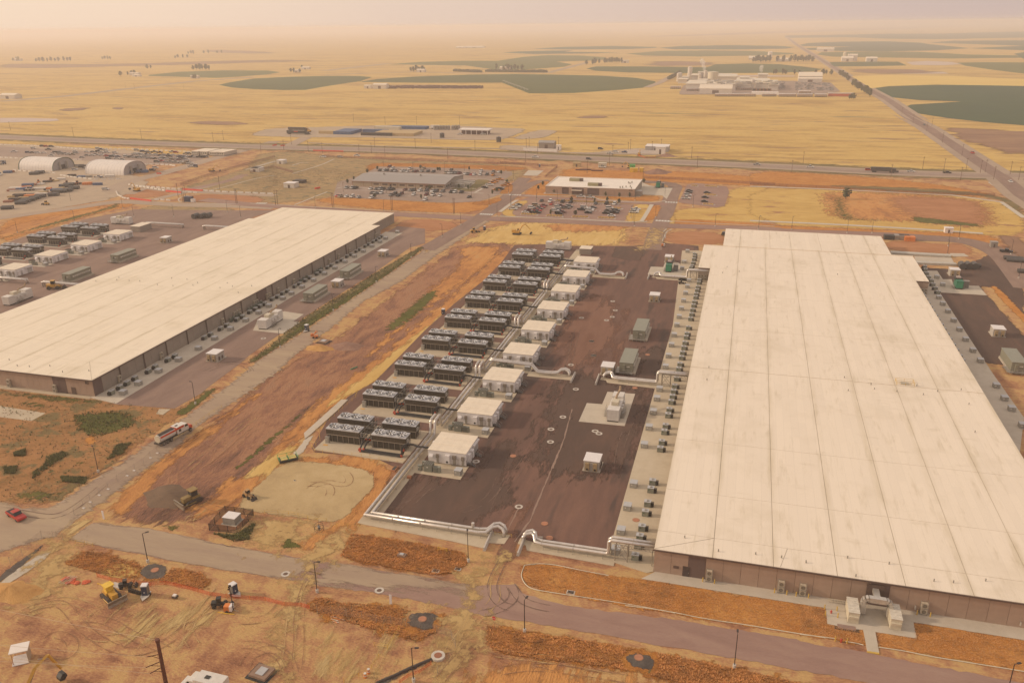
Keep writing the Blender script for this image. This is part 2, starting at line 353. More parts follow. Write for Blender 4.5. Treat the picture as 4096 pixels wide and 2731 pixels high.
GM('green_weeds', [(.085, .09, .03), (.125, .125, .045), (.19, .16, .065)], s=(.1, .6, 3), bump=1.0, bd=.5, alpha=True, athr=.22, ascale=.5)
GM('verge_green', [(.12, .105, .055), (.19, .155, .08), (.28, .20, .11)], s=(.05, .3, 2), stretch=(.4, 1.3), bump=.8, alpha=True, athr=.12, ascale=.18)
GM('far_road', [(.33, .26, .205), (.38, .30, .235), (.42, .34, .27)], s=(.01, .1, 2), bump=.1)
GM('crop_green', [(.062, .085, .038), (.078, .10, .044), (.095, .115, .05)], s=(.004, .03, .4), bump=.1, spots=(((.13, .16, .05), .012, .66, (1, 2)),))
GM('crop_green_b', [(.10, .115, .045), (.125, .135, .055), (.15, .155, .065)], s=(.004, .03, .4), bump=.1)
GM('crop_blue', [(.038, .07, .046), (.05, .085, .05), (.065, .10, .055)], s=(.004, .03, .4), bump=.1)
GM('gold_field', [(.60, .43, .16), (.66, .49, .20), (.70, .54, .24)], s=(.004, .03, .4), stretch=(.4, 1.5), bump=.1)
GM('brown_field', [(.20, .125, .09), (.27, .17, .12), (.36, .24, .15)], s=(.02, .08, .5), stretch=(.4, 1.6), bump=.3, alpha=True, athr=.08, ascale=.03)
GM('site_gravel', [(.34, .27, .21), (.41, .33, .25), (.47, .38, .28)], s=(.02, .15, 2), bump=.2, alpha=True, athr=-.05, ascale=.1)
GM('park_asphalt', [(.26, .20, .165), (.31, .24, .20), (.36, .28, .23)], s=(.03, .3, 3), bump=.1)
GM('mulch', [(.10, .06, .045), (.15, .09, .06)], s=(.2, 1, 5), bump=.5)
GM('pale_pond', [(.48, .40, .36), (.54, .45, .40)], s=(.01, .1, 1), bump=0)
white_paint = mat('white_paint', (.70, .68, .62), .7, var=.12, scale=3)
yellow_paint = mat('yellow_paint', (.62, .40, .07), .6, var=.1)

# the ground itself, out past the horizon
sheet('ground', [(-45000, -300), (45000, -300), (45000, 60000), (-45000, 60000)], gm['straw_field'], 0)
# far farmland: whole pivot circles, roads, yards (layers 1 to 4 cm apart)
def ellipse_world(cx, cy, r, n=96): return [(cx + r * math.cos(2 * math.pi * i / n), cy + r * math.sin(2 * math.pi * i / n)) for i in range(n)]
def far(name, pts, mk, lv=2, label=None): return sheet(name, pts, gm[mk], lv, dz=.05, label=label)
def fs(crop, s): return S(crop, s)
far('field', fs(T1, '1470,572 1540,556 1700,530 1950,518 2200,512 2420,513 2500,520 2420,548 2330,560 2200,580 2050,606 1900,607 1700,600 1560,590'), 'crop_green', 2)
far('field', fs(T2, '215,515 330,497 560,482 900,470 1200,466 1500,471 1750,478 1950,490 2070,512 2080,535 1990,552 1850,565 1700,575 1560,585 1280,587 1110,520 600,521'), 'crop_green', 2)
far('field', fs(T1, '1000,505 1200,485 1500,475 1800,476 1885,487 1800,502 1600,517 1450,525 1000,512'), 'crop_green_b', 2)
far('field', fs(T2, '400,405 600,390 900,383 1080,384 1250,358 1400,348 1600,350 1765,362 1760,376 1650,382 1450,388 1550,405 1500,420 1250,438 1050,436 880,412 600,408'), 'crop_green_b', 3)
far('field', fs(T2, '1115,332 1200,325 1400,320 1560,318 1500,327 1840,330 1700,336 1300,340'), 'crop_blue', 2)
far('field', fs(T2, '1300,308 1500,296 1800,290 2080,296 2080,302 1900,310 1500,312'), 'crop_blue', 2)
far('field', fs(T3, '60,302 200,291 500,286 800,290 915,298 850,308 500,313 150,312'), 'crop_blue', 3)
far('field', fs(T2, '1890,338 2100,322 2400,318 2700,322 2930,335 2950,342 2700,350 2350,356 2000,350'), 'crop_green_b', 2)
far('field', fs(T2, '1640,432 1700,418 2000,419 2400,424 2450,405 2650,400 2850,405 3000,420 3120,435 3060,450 2850,458 2350,461 1900,456 1700,446'), 'crop_green', 4)
far('field', fs(T3, '1380,560 1500,545 1800,535 2352,542 2600,545 2600,835 2352,790 2100,770 1880,745 1700,718 1600,690 1590,680 1640,660 1960,640 1700,632 1500,612 1420,590'), 'crop_blue', 2)
far('field', fs(T3, '1245,482 1500,475 1900,480 2352,500 2700,510 2700,548 2352,543 1800,533 1500,543 1380,560 1340,540'), 'gold_field', 3)
far('field', fs(T3, '945,283 1000,272 1200,264 1500,262 1700,270 1760,280 1900,293 2010,305 1800,318 1500,325 1200,322 1000,315 980,304 1280,296 960,291'), 'crop_blue', 2)
far('field', fs(T3, '1760,270 1900,258 2352,255 2700,255 2700,325 2352,318 2000,305 2352,290'), 'crop_blue', 3)
far('field', fs(T3, '850,225 1100,222 1500,214 1850,213 2100,205 2352,200 2700,198 2700,245 2352,238 1800,248 1500,245 1250,236 850,240'), 'crop_blue', 2)
far('field', fs(T3, '1050,345 1080,330 1400,325 1700,328 2000,345 2300,350 2352,365 1900,370 1500,364 1150,358'), 'crop_green_b', 4)
far('field', fs(T3, '1130,393 1350,390 1560,390 1615,413 1400,418 1150,420'), 'crop_green', 3)
far('field', fs(T3, '1930,396 2100,393 2352,395 2700,400 2700,480 2352,465 2150,440 1980,415'), 'crop_green_b', 3)
far('field', fs(T3, '2290,340 2352,330 2600,330 2600,372 2352,373'), 'crop_blue', 5)
far('pond', fs(T3, '1400,440 1700,440 1740,452 1850,455 1880,465 1600,466 1420,455'), 'pale_pond', 4)
far('pond', fs(T3, '1610,392 1750,385 1900,392 1960,405 1850,412 1650,410'), 'pale_pond', 4)
far('pond', fs(T1, '0,795 180,795 380,800 400,812 330,818 0,826'), 'pale_pond', 4)
far('pond', fs(T3, '350,478 700,474 920,478 900,484 400,484'), 'pale_pond', 4)
for s_, c_, f_ in (('1250,440 1400,434 1700,440 1850,458 1500,470 1280,455', T3, 30), ('0,388 250,386 420,398 380,412 0,420', T3, 30), ('0,430 300,430 700,435 1500,410 1800,404 2200,410 1800,420 900,445 0,466', T1, 40),
                 ('380,735 620,722 560,742 420,752', T1, 6), ('760,724 830,724 820,738 770,738', T1, 5), ('1240,822 1500,812 1700,835 1500,845 1300,835', T1, 6),
                 ('640,45 760,28 930,35 900,50 700,55', A3, 5), ('1380,350 1400,335 1700,345 1900,360 1600,362', T1, 40), ('100,200 120,195 1500,190 2400,180 2400,186 1500,200', T2, 60), ('0,235 0,228 2100,150 2352,155 1000,205', T3, 60)):
 soft('field', S(c_, s_), gm['brown_field'], 5, fade=f_, step=f_ / 2.5, dz=.05)
soft('field', S(A4, '1660,140 1800,135 2100,150 2600,170 2600,420 2352,350 2200,355 2080,310 1850,250 1680,160'), gm['brown_field'], 5, fade=10, step=3, dz=.04)
# feedlot and plant ground
far('farm_yard', fs(T2, '20,540 120,528 160,520 1100,520 1180,560 1200,572 800,566 0,556'), 'site_gravel', 6)
soft('feedlot', S(T2, '380,540 560,533 960,540 1010,560 500,555'), gm['brown_field'], 8, fade=4, step=2, dz=.05)
far('plant_yard', fs(B5, '0,310 180,170 240,160 600,150 1300,150 1620,170 2150,180 2250,330 2352,440 2352,470 900,470 0,420'), 'site_gravel', 5)
far('plant_asphalt', fs(B5, '250,300 860,300 880,270 1090,270 1350,280 1360,250 1550,250 1980,270 2090,375 1880,400 1180,400 600,410 200,410 200,380'), 'park_asphalt', 7)
# roads across the plain
def strip(name, pts, w, m, lv, dz=.006, rag=0, label=None):
 """a road of width w along a line"""
 l_, r_ = [], []
 for i, p in enumerate(pts):
  a = pts[max(0, i - 1)]; b = pts[min(len(pts) - 1, i + 1)]
  d = math.dist(a, b); nx, ny = -(b[1] - a[1]) / d * w / 2, (b[0] - a[0]) / d * w / 2
  l_.append((p[0] + nx, p[1] + ny)); r_.append((p[0] - nx, p[1] - ny))
 return sheet(name, l_ + r_[::-1], m, lv, dz=dz, rag=rag, label=label)
def chaikin(pts, k=2):
 for _ in range(k):
  q = [pts[0]]
  for a, b in zip(pts, pts[1:]): q += [(a[0] * .75 + b[0] * .25, a[1] * .75 + b[1] * .25), (a[0] * .25 + b[0] * .75, a[1] * .25 + b[1] * .75)]
  pts = q + [pts[-1]]
 return pts
hwy = chaikin([(-2600, 905), *S(A1, '0,212 1200,262 2352,300'), *S(A2, '1200,322 2352,372'), *S(A3, '800,398 2352,462'), *S(A4, '1200,518 2080,545'), *S(A4, '2352,545'), (420, 668)], 1)
XR = G(3850, 620)[0]
soft('verge', [(p[0], p[1] + 26) for p in hwy] + [(p[0], p[1] - 22) for p in hwy][::-1], gm['verge_green'], 4, fade=9, step=4, dz=.02, sm=0)
strip('road_shoulder', hwy, 27, gm['far_road'], 6, dz=.02)
strip('road', hwy, 15, gm['park_asphalt'], 8, dz=.02)
far_rd = [*S(A4, '2352,720 2170,560 2100,520'), *S(A4, '1520,130 1280,0'), *S(T3, '1700,770 1500,630 1390,570 1180,440 1000,330 920,280 860,235')]
far_rd = [G(4250, 880)[:2]] + far_rd
strip('road_shoulder', far_rd, 24, gm['far_road'], 7, dz=.02)
strip('road', far_rd, 11, gm['mauve_asphalt_y'], 9, dz=.02)
strip('track', S(T1, '0,683 420,650 840,600 1300,548 1700,520'), 22, gm['far_road'], 3, dz=.05)
strip('track', S(T1, '0,586 220,586'), 20, gm['brown_field'], 3, dz=.05)
strip('track', S(T2, '0,445 400,400'), 30, gm['far_road'], 3, dz=.05)
strip('track', S(T2, '0,470 560,452 900,462 1400,458 1640,395'), 18, gm['far_road'], 3, dz=.05)
strip('track', S(T2, '2020,550 2100,520 2200,465'), 14, gm['far_road'], 8, dz=.05)
strip('track', S(A3, '540,150 820,60 1020,0'), 3.5, gm['brown_field'], 8, dz=.02)
strip('track', S(T3, '610,277 900,277'), 40, gm['pale_pond'], 3, dz=.05)
# road centre lines on the highway
for i in range(0, 46):
 x = -640 + i * 22
 j = min(range(len(hwy) - 1), key=lambda q: abs(hwy[q][0] - x) if hwy[q][0] <= x <= hwy[q + 1][0] else 9e9)
 t = (x - hwy[j][0]) / (hwy[j + 1][0] - hwy[j][0]); y = hwy[j][1] + t * (hwy[j + 1][1] - hwy[j][1])
 if abs(x - XR) > 20: sheet('road_marking', [(x, y - .12), (x + 9, y - .12 - .4), (x + 9, y + .12 - .4), (x, y + .12)], white_paint, 10, dz=.02)
# site north of the highway
soft('gravel_lot', S(A2, '0,195 130,145 260,135 900,120 1200,110 1850,115 2130,135 2352,140 2352,155 2230,210 2130,240 1700,235 1100,215 500,215 100,205'), gm['site_gravel'], 9, fade=3, step=2, dz=.02)
soft('gravel_lot', S(A3, '130,215 300,155 430,150 500,165 350,225 120,230'), gm['site_gravel'], 9, fade=3, step=2, dz=.02)
strip('track', S(A2, '330,290 480,215'), 12, gm['far_road'], 10, dz=.02)
strip('track', S(A2, '500,262 1100,290 2180,312 2352,318'), 5, gm['far_road'], 10, dz=.02)
soft('gravel_lot', S(A3, '0,285 120,280 520,305 520,330 480,350 0,315'), gm['site_gravel'], 10, fade=3, step=2, dz=.02)
soft('gravel_lot', S(A3, '900,330 1080,315 1180,310 1400,310 1390,345 1350,372 1080,362 700,352 500,345 860,345'), gm['site_gravel'], 11, fade=3, step=2, dz=.02)
strip('track', S(A3, '0,318 500,345 960,365'), 5, gm['far_road'], 12, dz=.02)
# ---------------------------------------------------------------- the site
soft('dirt', [(-420, 66), (-150, 60), (90, 60), (110, 120), (120, 400), (175, 640), (160, 664), (-180, 686), (-500, 705), (-640, 714), (-600, 520), (-420, 330), (-330, 200)], gm['yard_dirt'], 2, fade=9, step=6, sm=0)
BIG = lambda n, c, s_, k, lv, fade=2.0, step=1.0, sm=1: soft(n, S(c, s_), gm[k], lv, fade=fade, step=step, sm=sm)
# between highway and the inner roads
BIG('sage_ground', A2, '0,370 300,330 560,360 1000,400 2352,450 2352,560 2000,640 1230,640 300,780 0,760', 'sage', 3, 6, 3)
BIG('sage_ground', A1, '1560,640 2000,520 2300,400 2352,390 2352,700 1900,680 1640,650', 'sage', 3, 5, 3)
BIG('sage_ground', A1, '1100,900 1240,800 1500,795 1980,815 1990,850 1800,900 1450,905', 'sage', 5, 2, 1.5)
BIG('red_soil', A1, '1540,750 1680,700 2000,705 2290,735 2180,780 1700,770', 'red_soil', 4, 2, 1.5)
BIG('red_soil', A1, '1000,690 1200,650 1480,665 1390,715 1240,735 1100,735', 'red_soil', 4, 2, 1.5)
BIG('dirt_bank', A2, '500,740 1000,730 1600,780 2000,760 2150,740 1980,860 1400,850 800,800', 'orange_grass', 4, 3, 2)
BIG('dirt_bank', A2, '1000,440 1200,430 2352,460 2352,500 1800,500 1300,460 1000,520', 'orange_brush', 5, 3, 2)
BIG('gold_strip', A1, '0,255 1400,310 2100,360 1600,370 700,300 0,290', 'gold_grass', 5, 4, 3)
BIG('dry_meadow', A3, '1500,500 2352,560 2352,640 1600,600 1250,600 500,560 560,470 1000,500', 'orange_grass', 4, 4, 2.5)
BIG('dry_meadow', A4, '0,500 700,530 1500,600 2080,700 2110,730 1500,710 0,630', 'orange_grass', 4, 4, 2.5)
BIG('verge', A4, '700,620 1500,650 2000,690 2300,760 2352,800 2352,900 2250,850 2110,725 1500,690 750,650', 'verge_green', 6, 5, 2.5)
BIG('dry_meadow', A3, '1960,640 2352,640 2352,980 1560,950 1450,900 1530,820 1880,820 1960,770', 'gold_grass', 4, 3, 2)
BIG('dry_meadow', A4, '0,645 700,665 1200,700 2100,735 2352,900 2352,1060 1900,1050 1100,1000 0,960', 'gold_grass', 4, 3, 2)
BIG('burnt_meadow', A4, '620,680 1100,690 1900,740 2050,850 2030,980 1700,960 1300,930 800,920 680,870 620,760', 'orange_dirt', 6, 8, 2.5)
BIG('burnt_meadow', A4, '1200,720 1900,740 2030,850 2030,985 1500,945 1250,800', 'red_soil', 7, 12, 2.5)
BIG('weeds', A4, '1380,890 1500,900 2000,960 2000,985 1700,965 1380,945', 'green_weeds', 8, 3, 1.5)
BIG('weeds', A4, '700,700 830,730 850,900 1200,930 800,930 700,870', 'green_weeds', 8, 8, 2)
BIG('dry_strip', A3, '1460,905 2352,950 2352,990 1500,965', 'orange_grass', 6, 2, 1.5)
BIG('dry_strip', A4, '0,960 1100,1010 2000,1040 2200,1120 1900,1130 1500,1070 0,1010', 'orange_grass', 6, 3, 1.5)
BIG('dirt_patch', A7, '560,130 800,20 1200,-40 2281,-10 2281,230 1700,240 900,215 420,200', 'yellow_dirt', 4, 6, 1.5)
BIG('dirt_patch', A7, '1300,-20 2281,0 2281,60 1500,90', 'orange_dirt', 5, 5, 1.5)
BIG('red_soil', A20, '640,130 1000,100 1560,130 1540,330 600,290', 'red_soil', 4, 1.5, 1)
BIG('red_soil', A2, '1230,960 1450,900 1820,950 1640,1020 1300,1000', 'red_soil', 4, 1.5, 1)
BIG('red_soil', A2, '0,830 120,825 240,830 60,910 0,900', 'red_soil', 4, 1.5, 1)
BIG('red_soil', B1, '230,300 480,300 800,330 1000,330 1130,380 1160,440 950,430 300,410', 'red_soil', 4, 1.5, 1)
BIG('dark_soil', A4, '2090,1050 2352,1080 2500,1300 2352,1300', 'brown_field', 6, 3, 1.5)
# left field strip beside building B yard
BIG('orange_bank', A5, '0,235 350,150 700,100 1400,30 1400,60 1100,120 700,230 300,350 0,460', 'orange_grass', 4, 2, 1.5)
BIG('orange_bank', A5, '0,300 500,180 1250,40 1100,120 600,260 0,420', 'orange_dirt', 5, 4, 1.5)
BIG('weeds', A5, '1130,80 1250,5 1250,75 1100,110 700,230 200,350 0,430 0,400 500,240', 'green_weeds', 6, 3, 1.5)
# big left car park and laydown
BIG('gravel_lot', B2, '-400,330 0,360 700,380 1400,430 2240,470 2240,660 1900,800 2100,860 2240,960 1800,1150 1100,1280 500,1380 0,1490 -400,1560', 'site_gravel', 7, 3, 2.5)
sheet('car_park', S(B2, '-400,400 0,400 800,440 1500,480 2240,520') + S(B3, '1050,310 1300,340 1050,450 300,470') + S(B2, '1400,620 700,570 -400,530'), gm['park_asphalt'], 11)
# inner roads
RD = [('-300,930 0,905 300,860 700,810 1000,760 1200,770 1500,790 2040,800 2352,815', A1, 11), ('950,680 1060,600 1400,520 1800,400 2130,310 2352,250', A1, 13), ('1100,700 1250,640 1400,668 1900,690 2352,712', A1, 8), ('1300,750 1600,680 2040,560', A1, 7)]
for s_, c_, w_ in RD: strip('road', chaikin(S(c_, s_), 2), w_, gm['far_road'], 13)
strip('road', chaikin(S(A1, '1600,660 1900,600 2040,560 2050,540 2120,535'), 1), 7, gm['mauve_asphalt'], 14)
inner = S(A2, '-400,745 0,790 200,800 700,835 1230,872 1900,905') + S(A3, '-60,912 600,935 1200,965 2000,985 2352,1000') + S(A4, '300,1020 1100,1045 1500,1070')
strip('road', chaikin(inner, 1), 10.5, gm['mauve_asphalt'], 14)
east = S(B1, '400,262 900,275 1150,310 1350,380 1500,470 1620,620 1760,800')
strip('road', chaikin(east, 2), 13, gm['mauve_asphalt_y'], 15)
BIG('yard', B1, '640,580 1020,600 1350,420 1500,500 1688,700 1688,1100 1350,780 1230,770 1300,870 1700,1300 1800,1650 1290,1568 800,900', 'dark_asphalt', 12, 1, 1, 0)
strip('road', chaikin(S(A2, '2352,560 2290,620 2200,740 1980,900 1700,1060 1500,1176'), 1), 10, gm['mauve_asphalt_y'], 15)
strip('road', chaikin(S(A3, '-160,890 0,790 200,640 330,590 420,585'), 1), 8.5, gm['mauve_asphalt_y'], 16)
strip('road', chaikin(S(A3, '1300,1176 1330,1050 1380,940 1440,800 1470,700 1520,610 1200,590'), 2), 9.5, gm['mauve_asphalt_y'], 16)
strip('road', chaikin(S(A3, '130,705 600,745 1430,785'), 1), 8, gm['mauve_asphalt'], 17)
# car parks of the two offices
sheet('car_park', S(B6, '-40,380 60,370 500,400 1700,445 1950,420 2060,330 1900,220 1950,130 500,90 560,120 400,180 350,250') + [], gm['park_asphalt'], 11)
sheet('car_park', S(B6, '0,300 330,200 560,90 1000,95 1900,125 2340,160 2352,200 2250,260 2280,400 2100,500 1900,560 1500,580 900,545 300,520 -60,490'), gm['park_asphalt'], 12)
sheet('car_park', S(B4, '200,770 0,745 120,640 330,520 420,500 1600,590 1800,600 1680,820 1640,830'), gm['mauve_asphalt'], 12)
sheet('car_park', S(A3, '1525,770 1600,620 1680,605 1940,635 1960,680 1920,800 1850,815'), gm['mauve_asphalt'], 15)
sheet('concrete_pad', S(B4, '1880,370 1940,340 2320,380 2240,530 2180,480 1870,465'), gm['concrete'], 18)
sheet('concrete_pad', S(B4, '1880,500 1830,495 1820,490 1900,300 2060,365 2160,350 2210,380 1880,465'), gm['concrete'], 17)
sheet('concrete_pad', S(B4, '310,210 380,140 590,145 500,215'), gm['concrete'], 17)
sheet('concrete_pad', S(B4, '580,455 620,425 1840,500 1890,492 1840,500 1830,505'), gm['concrete'], 17)
BIG('dry_lawn', B4, '330,440 560,290 680,290 620,450 950,470 900,480 340,475', 'orange_grass', 16, 1.2, 1)
BIG('dry_lawn', B4, '1840,480 2150,485 2130,560 1700,545 1400,510 1380,500', 'orange_grass', 16, 1, 1)
BIG('dry_lawn', B4, '1800,600 2040,600 1940,800 1880,835 1660,830', 'gold_grass', 18, 1, 1)
BIG('dry_lawn', B4, '2060,610 2180,620 2080,800 1930,830 1970,760', 'orange_grass', 18, 1, 1)
BIG('dry_lawn', B4, '20,700 150,640 240,560 380,540 360,590 130,700 240,770 60,760', 'gold_grass', 18, 1, 1)
BIG('gold_ring', B4, '2290,780 2352,740 2352,860 2280,850', 'gold_grass', 18, 1, 1)
BIG('dry_bank', B6, '2050,540 2150,500 2210,520 2190,560 1980,620 1750,590', 'orange_brush', 17, 1, 1)
BIG('dry_bank', B6, '2180,430 2352,300 2352,450 2200,460', 'orange_brush', 17, 1, 1)
BIG('lawn', B6, '1500,380 1780,340 1860,260 2050,270 2040,300 1870,390 1820,430 1600,410', 'verge_green', 17, .6, 1)
sheet('concrete_pad', S(B6, '1570,330 1700,270 1850,310 1740,380 1600,360'), gm['concrete'], 19)
# building yards
YB = [(-176.2, 189.5)] + S(A6, '450,1430 700,1270 1060,960 1500,690 1880,440 2200,215 2340,200 2352,100 2120,40')
sheet('yard', [(-186, 190), (-176.2, 187.5)] + S(A11, '1560,525 1800,390 1870,330') + S(A6, '430,1440 520,1360 1060,985 1400,760 1850,480 2190,240 2352,190 2352,40') + [(-186, 428)], gm['mauve_asphalt_y'], 10)
sheet('yard', S(A5, '-700,1500 -500,900 0,470 300,370 900,200 1400,100 2352,110') + S(A2, '230,835 0,905') + [(-262, 436), (-262, 200), (-330, 195)], gm['mauve_asphalt_y'], 10)
yardA = [(-74.5, 148.6), (-19.0, 148.6), (-19.0, 410)] + S(A20, '1150,330 960,310 700,290 560,270 400,320') + S(A7, '2281,240 2100,240 1700,240 1340,220 1020,230 860,440 660,640 330,900 0,1200') + S(A8, '700,300 450,440') + S(A12, '1860,200 1690,500 1720,545 2352,600') + [(-84.3, 175.0), (-78.0, 172.0)]
sheet('yard', yardA, gm['red_asphalt'], 10)
BIG('yard_tar', A13, '580,260 1160,320 1230,190 1420,100 1560,-100 1780,-100 1500,900 280,710', 'dark_asphalt', 12, 5, 1.2)
BIG('yard_tar', A9, '150,440 700,640 1100,640 820,1568 -200,1568 -50,1000 50,700', 'dark_asphalt', 12, 7, 1.5)
BIG('yard_tar', A20, '0,345 120,345 285,440 235,560 0,550 -200,500 -150,350', 'dark_asphalt', 13, .5, 1, 0)
BIG('yard_tar', A9, '950,240 1250,250 1130,640 860,560', 'dark_asphalt', 12, 4, 1.2)
BIG('yard_wash', A9, '100,-300 800,-300 700,450 0,430', 'red_wash', 13, 8, 1.5)
BIG('yard_wash', A16, '330,300 640,0 760,0 600,300 560,500 400,560 350,400', 'red_wash', 13, 3, 1)
strip('seam', S(A13, '2190,0 2090,240 1980,500 1880,740 1720,960'), .35, mat('tar_seam', (.30, .20, .15)), 16, rag=.12)
strip('seam', S(A13, '1760,610 1640,860 1590,960'), .3, mat('tar_seam', (.30, .20, .15)), 16, rag=.12)
strip('seam', S(A9, '230,880 150,1180 30,1500'), .3, mat('tar_seam', (.30, .20, .15)), 16, rag=.12)
# concrete aprons
sheet('concrete_apron', S(A19, '120,1270 475,0') [:1] + S(A20, '750,1568 895,405 1150,405') + [(-11.4, 409), (-11.4, 145.8), (-12.6, 145.0), (-19.4, 146.8)], gm['concrete_tan'], 17, th=.03)
sheet('concrete_apron', S(A17, '160,535 290,470') + [(-11, 145.9), (71, 145.9)] + S(A18, '2352,945 1190,757 1225,928 790,860 660,838 550,830 285,775 270,608'), gm['concrete'], 17, th=.03)
sheet('concrete_apron', [(70, 205), (70, 410)] + S(B1, '630,610 780,612 840,700 820,830') + S(A10, '720,425 860,640 1050,930 1248,1210'), gm['concrete'], 17, th=.03)
sheet('concrete_pad', S(B1, '835,700 930,700 950,760 1215,770 1300,868 820,838'), gm['concrete'], 18, th=.03)
sheet('concrete_apron', [(-187.2, 189.6), (-176.2, 187.8)] + S(A6, '0,1340 950,760 2060,120 2120,85') + [(-187, 413.5)], gm['concrete'], 17, th=.03)
sheet('concrete_apron', S(A11, '-300,290 0,345 800,440 840,415') + [(-186, 190.5), (-262, 191), (-262, 189)], gm['concrete_tan'], 16, th=.03)
sheet('walkway', S(A18, '662,840 790,860 830,1080 705,1062'), gm['concrete'], 18, th=.05)
sheet('curb_paint', S(A18, '705,1062 830,1080 832,1096 700,1076'), yellow_paint, 20, th=.06)
sheet('concrete_pad', S(A6, '555,1105 600,1000 880,905 1085,935 970,1012 1045,1018 865,1137'), gm['concrete'], 18, th=.04)
sheet('concrete_pad', S(A9, '300,1010 385,818 545,830 600,700 890,722 780,1058'), gm['concrete'], 18, th=.04)
sheet('concrete_pad', S(A20, '355,778 405,657 600,665 625,600 680,560 850,600 905,700 880,800 420,790'), gm['concrete'], 18, th=.04)
sheet('concrete_pad', S(A11, '1400,572 1430,530 1530,532 1460,582'), gm['concrete_tan'], 18, th=.03)
sheet('pavement', S(A11, '-200,480 0,500 410,565 280,635 0,600 -200,570'), gm['concrete_tan'], 8)
# near roads
front_road = S(A14, '600,325 800,195 1280,250 2145,430') + S(A15, '0,190 800,325 1000,358 2330,570') + S(A16, '560,720 620,800 1000,905 1931,1025') + S(A17, '1300,1065 1700,1135') + S(A18, '0,960 700,1075 1500,1235 2352,1390') + [(95, 131)] + [(95, 118)] + S(A18, '1200,1490 250,1300') + S(A17, '1700,1435 800,1270 0,1135') + S(A16, '1400,1165 860,1078 290,990') + S(A15, '2000,750 1500,650 900,570 640,515 0,415') + S(A14, '1280,480 850,395')
sheet('road', front_road, gm['mauve_asphalt'], 10, rag=.25, step=1.2)
soft('road_dust', S(A14, '590,335 800,195 1280,250 2145,430') + S(A15, '800,325 740,420 640,515 0,415') + S(A14, '1280,480 850,395'), gm['dusty_road'], 13, fade=.8, step=.6, sm=0)
soft('road_dust', S(A15, '1000,358 1500,430 2330,570 2300,640 900,540 870,500'), gm['dusty_road'], 13, fade=2, step=.8, sm=0)
left_road = S(A11, '-300,1300 0,1365 200,1420 430,1420 600,1330 900,1130 1100,1010 1330,850 1600,650 2016,350') + S(A6, '640,1400 1060,1140 1500,840 2000,500 2352,260') + S(A7, '0,330 240,170 560,-30 640,-90 760,-60 480,110 150,330 0,440') + S(A6, '2352,400 2100,590 1700,800 1400,1050 1000,1350 760,1568') + S(A11, '2016,510 1800,660 1560,870 1280,1080 1000,1290 760,1460 700,1510 620,1568 500,1650 -300,1900')
sheet('road', left_road, gm['far_road'], 10, rag=.3, step=1.5)
soft('road_dust', left_road, gm['dusty_road'], 12, fade=2, step=1.2, sm=0)
# dust carried over the crossings
BIG('dust', A15, '600,540 700,380 860,150 1100,60 1180,80 1060,280 900,420 800,560 760,760 620,1000 560,1300 700,1484 400,1484 480,1000 560,700', 'dust_tan', 19, 5, .8)
BIG('dust', A16, '500,430 400,440 300,560 100,640 0,700 100,720 160,720 120,900 -100,1000 -60,1300 -200,1568 100,1568 240,1300 330,1130 400,1000 190,960 250,800 330,650 440,520', 'dust_tan', 19, 5, .8)
BIG('dust', A14, '600,330 800,195 860,160 660,130 460,330', 'dust_streak', 19, 3.5, .6)
BIG('dust', A14, '300,520 480,330 560,340 700,400 600,560 450,850 250,1000 150,900', 'dust_tan', 19, 7, .8)
BIG('dust', A14, '900,900 1500,850 1900,950 1600,1300 1000,1250', 'dust_streak', 19, 13, 1)
BIG('dust', A15, '900,1100 1400,1000 1900,1000 2000,1150 1500,1300 1000,1484 700,1400', 'dust_streak', 19, 13, 1)
BIG('dust', A20, '360,50 500,60 640,60 620,120 560,280 420,340 250,420 200,380 350,180', 'dust_tan', 19, 9, .8)
# grass islands and banks round the crossing
BIG('brush_island', A15, '1190,80 1700,150 2260,260 2280,370 2150,450 1950,470 1500,390 1080,300 1140,180', 'orange_brush', 15, 1.2, .6)
BIG('grass_island', O, '2098,2261 2154,2254 2266,2270 2434,2303 2564,2317 3300,2432 3303,2432 3308,2497 3451,2520 3463,2581 3379,2566 3200,2537 2822,2476 2500,2422 2336,2391 2173,2363 2107,2340 2087,2298', 'orange_grass', 15, .8, .6, 0)
BIG('grass_island', O, '3501,2528 3667,2554 3653,2489 4096,2560 4700,2655 4700,2790 4096,2684 3771,2627 3516,2589', 'orange_grass', 15, .8, .6, 0)
BIG('brush_strip', O, '1950,2500 2098,2531 2266,2550 2429,2578 2700,2625 2950,2675 3200,2731 3500,2800 3700,2900 3400,2900 3000,2800 2700,2725 2450,2670 2219,2643 2033,2620 1944,2578', 'orange_brush', 15, 1.5, .7)
BIG('red_soil', O, '1850,2760 1990,2640 2250,2665 2700,2755 3100,2860 3300,3000 1800,3000', 'orange_dirt', 5, 5, 1)
BIG('grass_patch', A15, '1250,740 1700,760 1700,900 1980,1050 2050,900 2070,850 1960,830 2000,1000 1800,1090 1550,1040 1150,900', 'orange_brush', 15, 2, .7)
BIG('grass_patch', A15, '850,670 1050,720 1000,900 1300,960 900,890 780,800', 'orange_brush', 15, 1.5, .6)
BIG('grass_patch', A14, '560,520 700,440 900,450 1200,560 1250,680 1400,640 1500,580 1720,620 1790,700 1750,770 1400,700 900,640 600,560', 'orange_brush', 15, 1.5, .6)
BIG('grass_patch', A14, '890,600 1000,540 1180,560 1200,620 1100,660 900,640', 'gold_grass', 16, 1.2, .6)
BIG('tarp', A14, '1205,610 1260,560 1340,545 1440,575 1410,640 1400,670 1320,680 1230,665', 'gravel_dark', 18, .3, .25)
BIG('tarp', A15, '1730,870 1760,830 1900,820 2000,850 1990,890 1940,920 1960,980 1850,985 1700,920 1760,900', 'gravel_dark', 18, .3, .25)
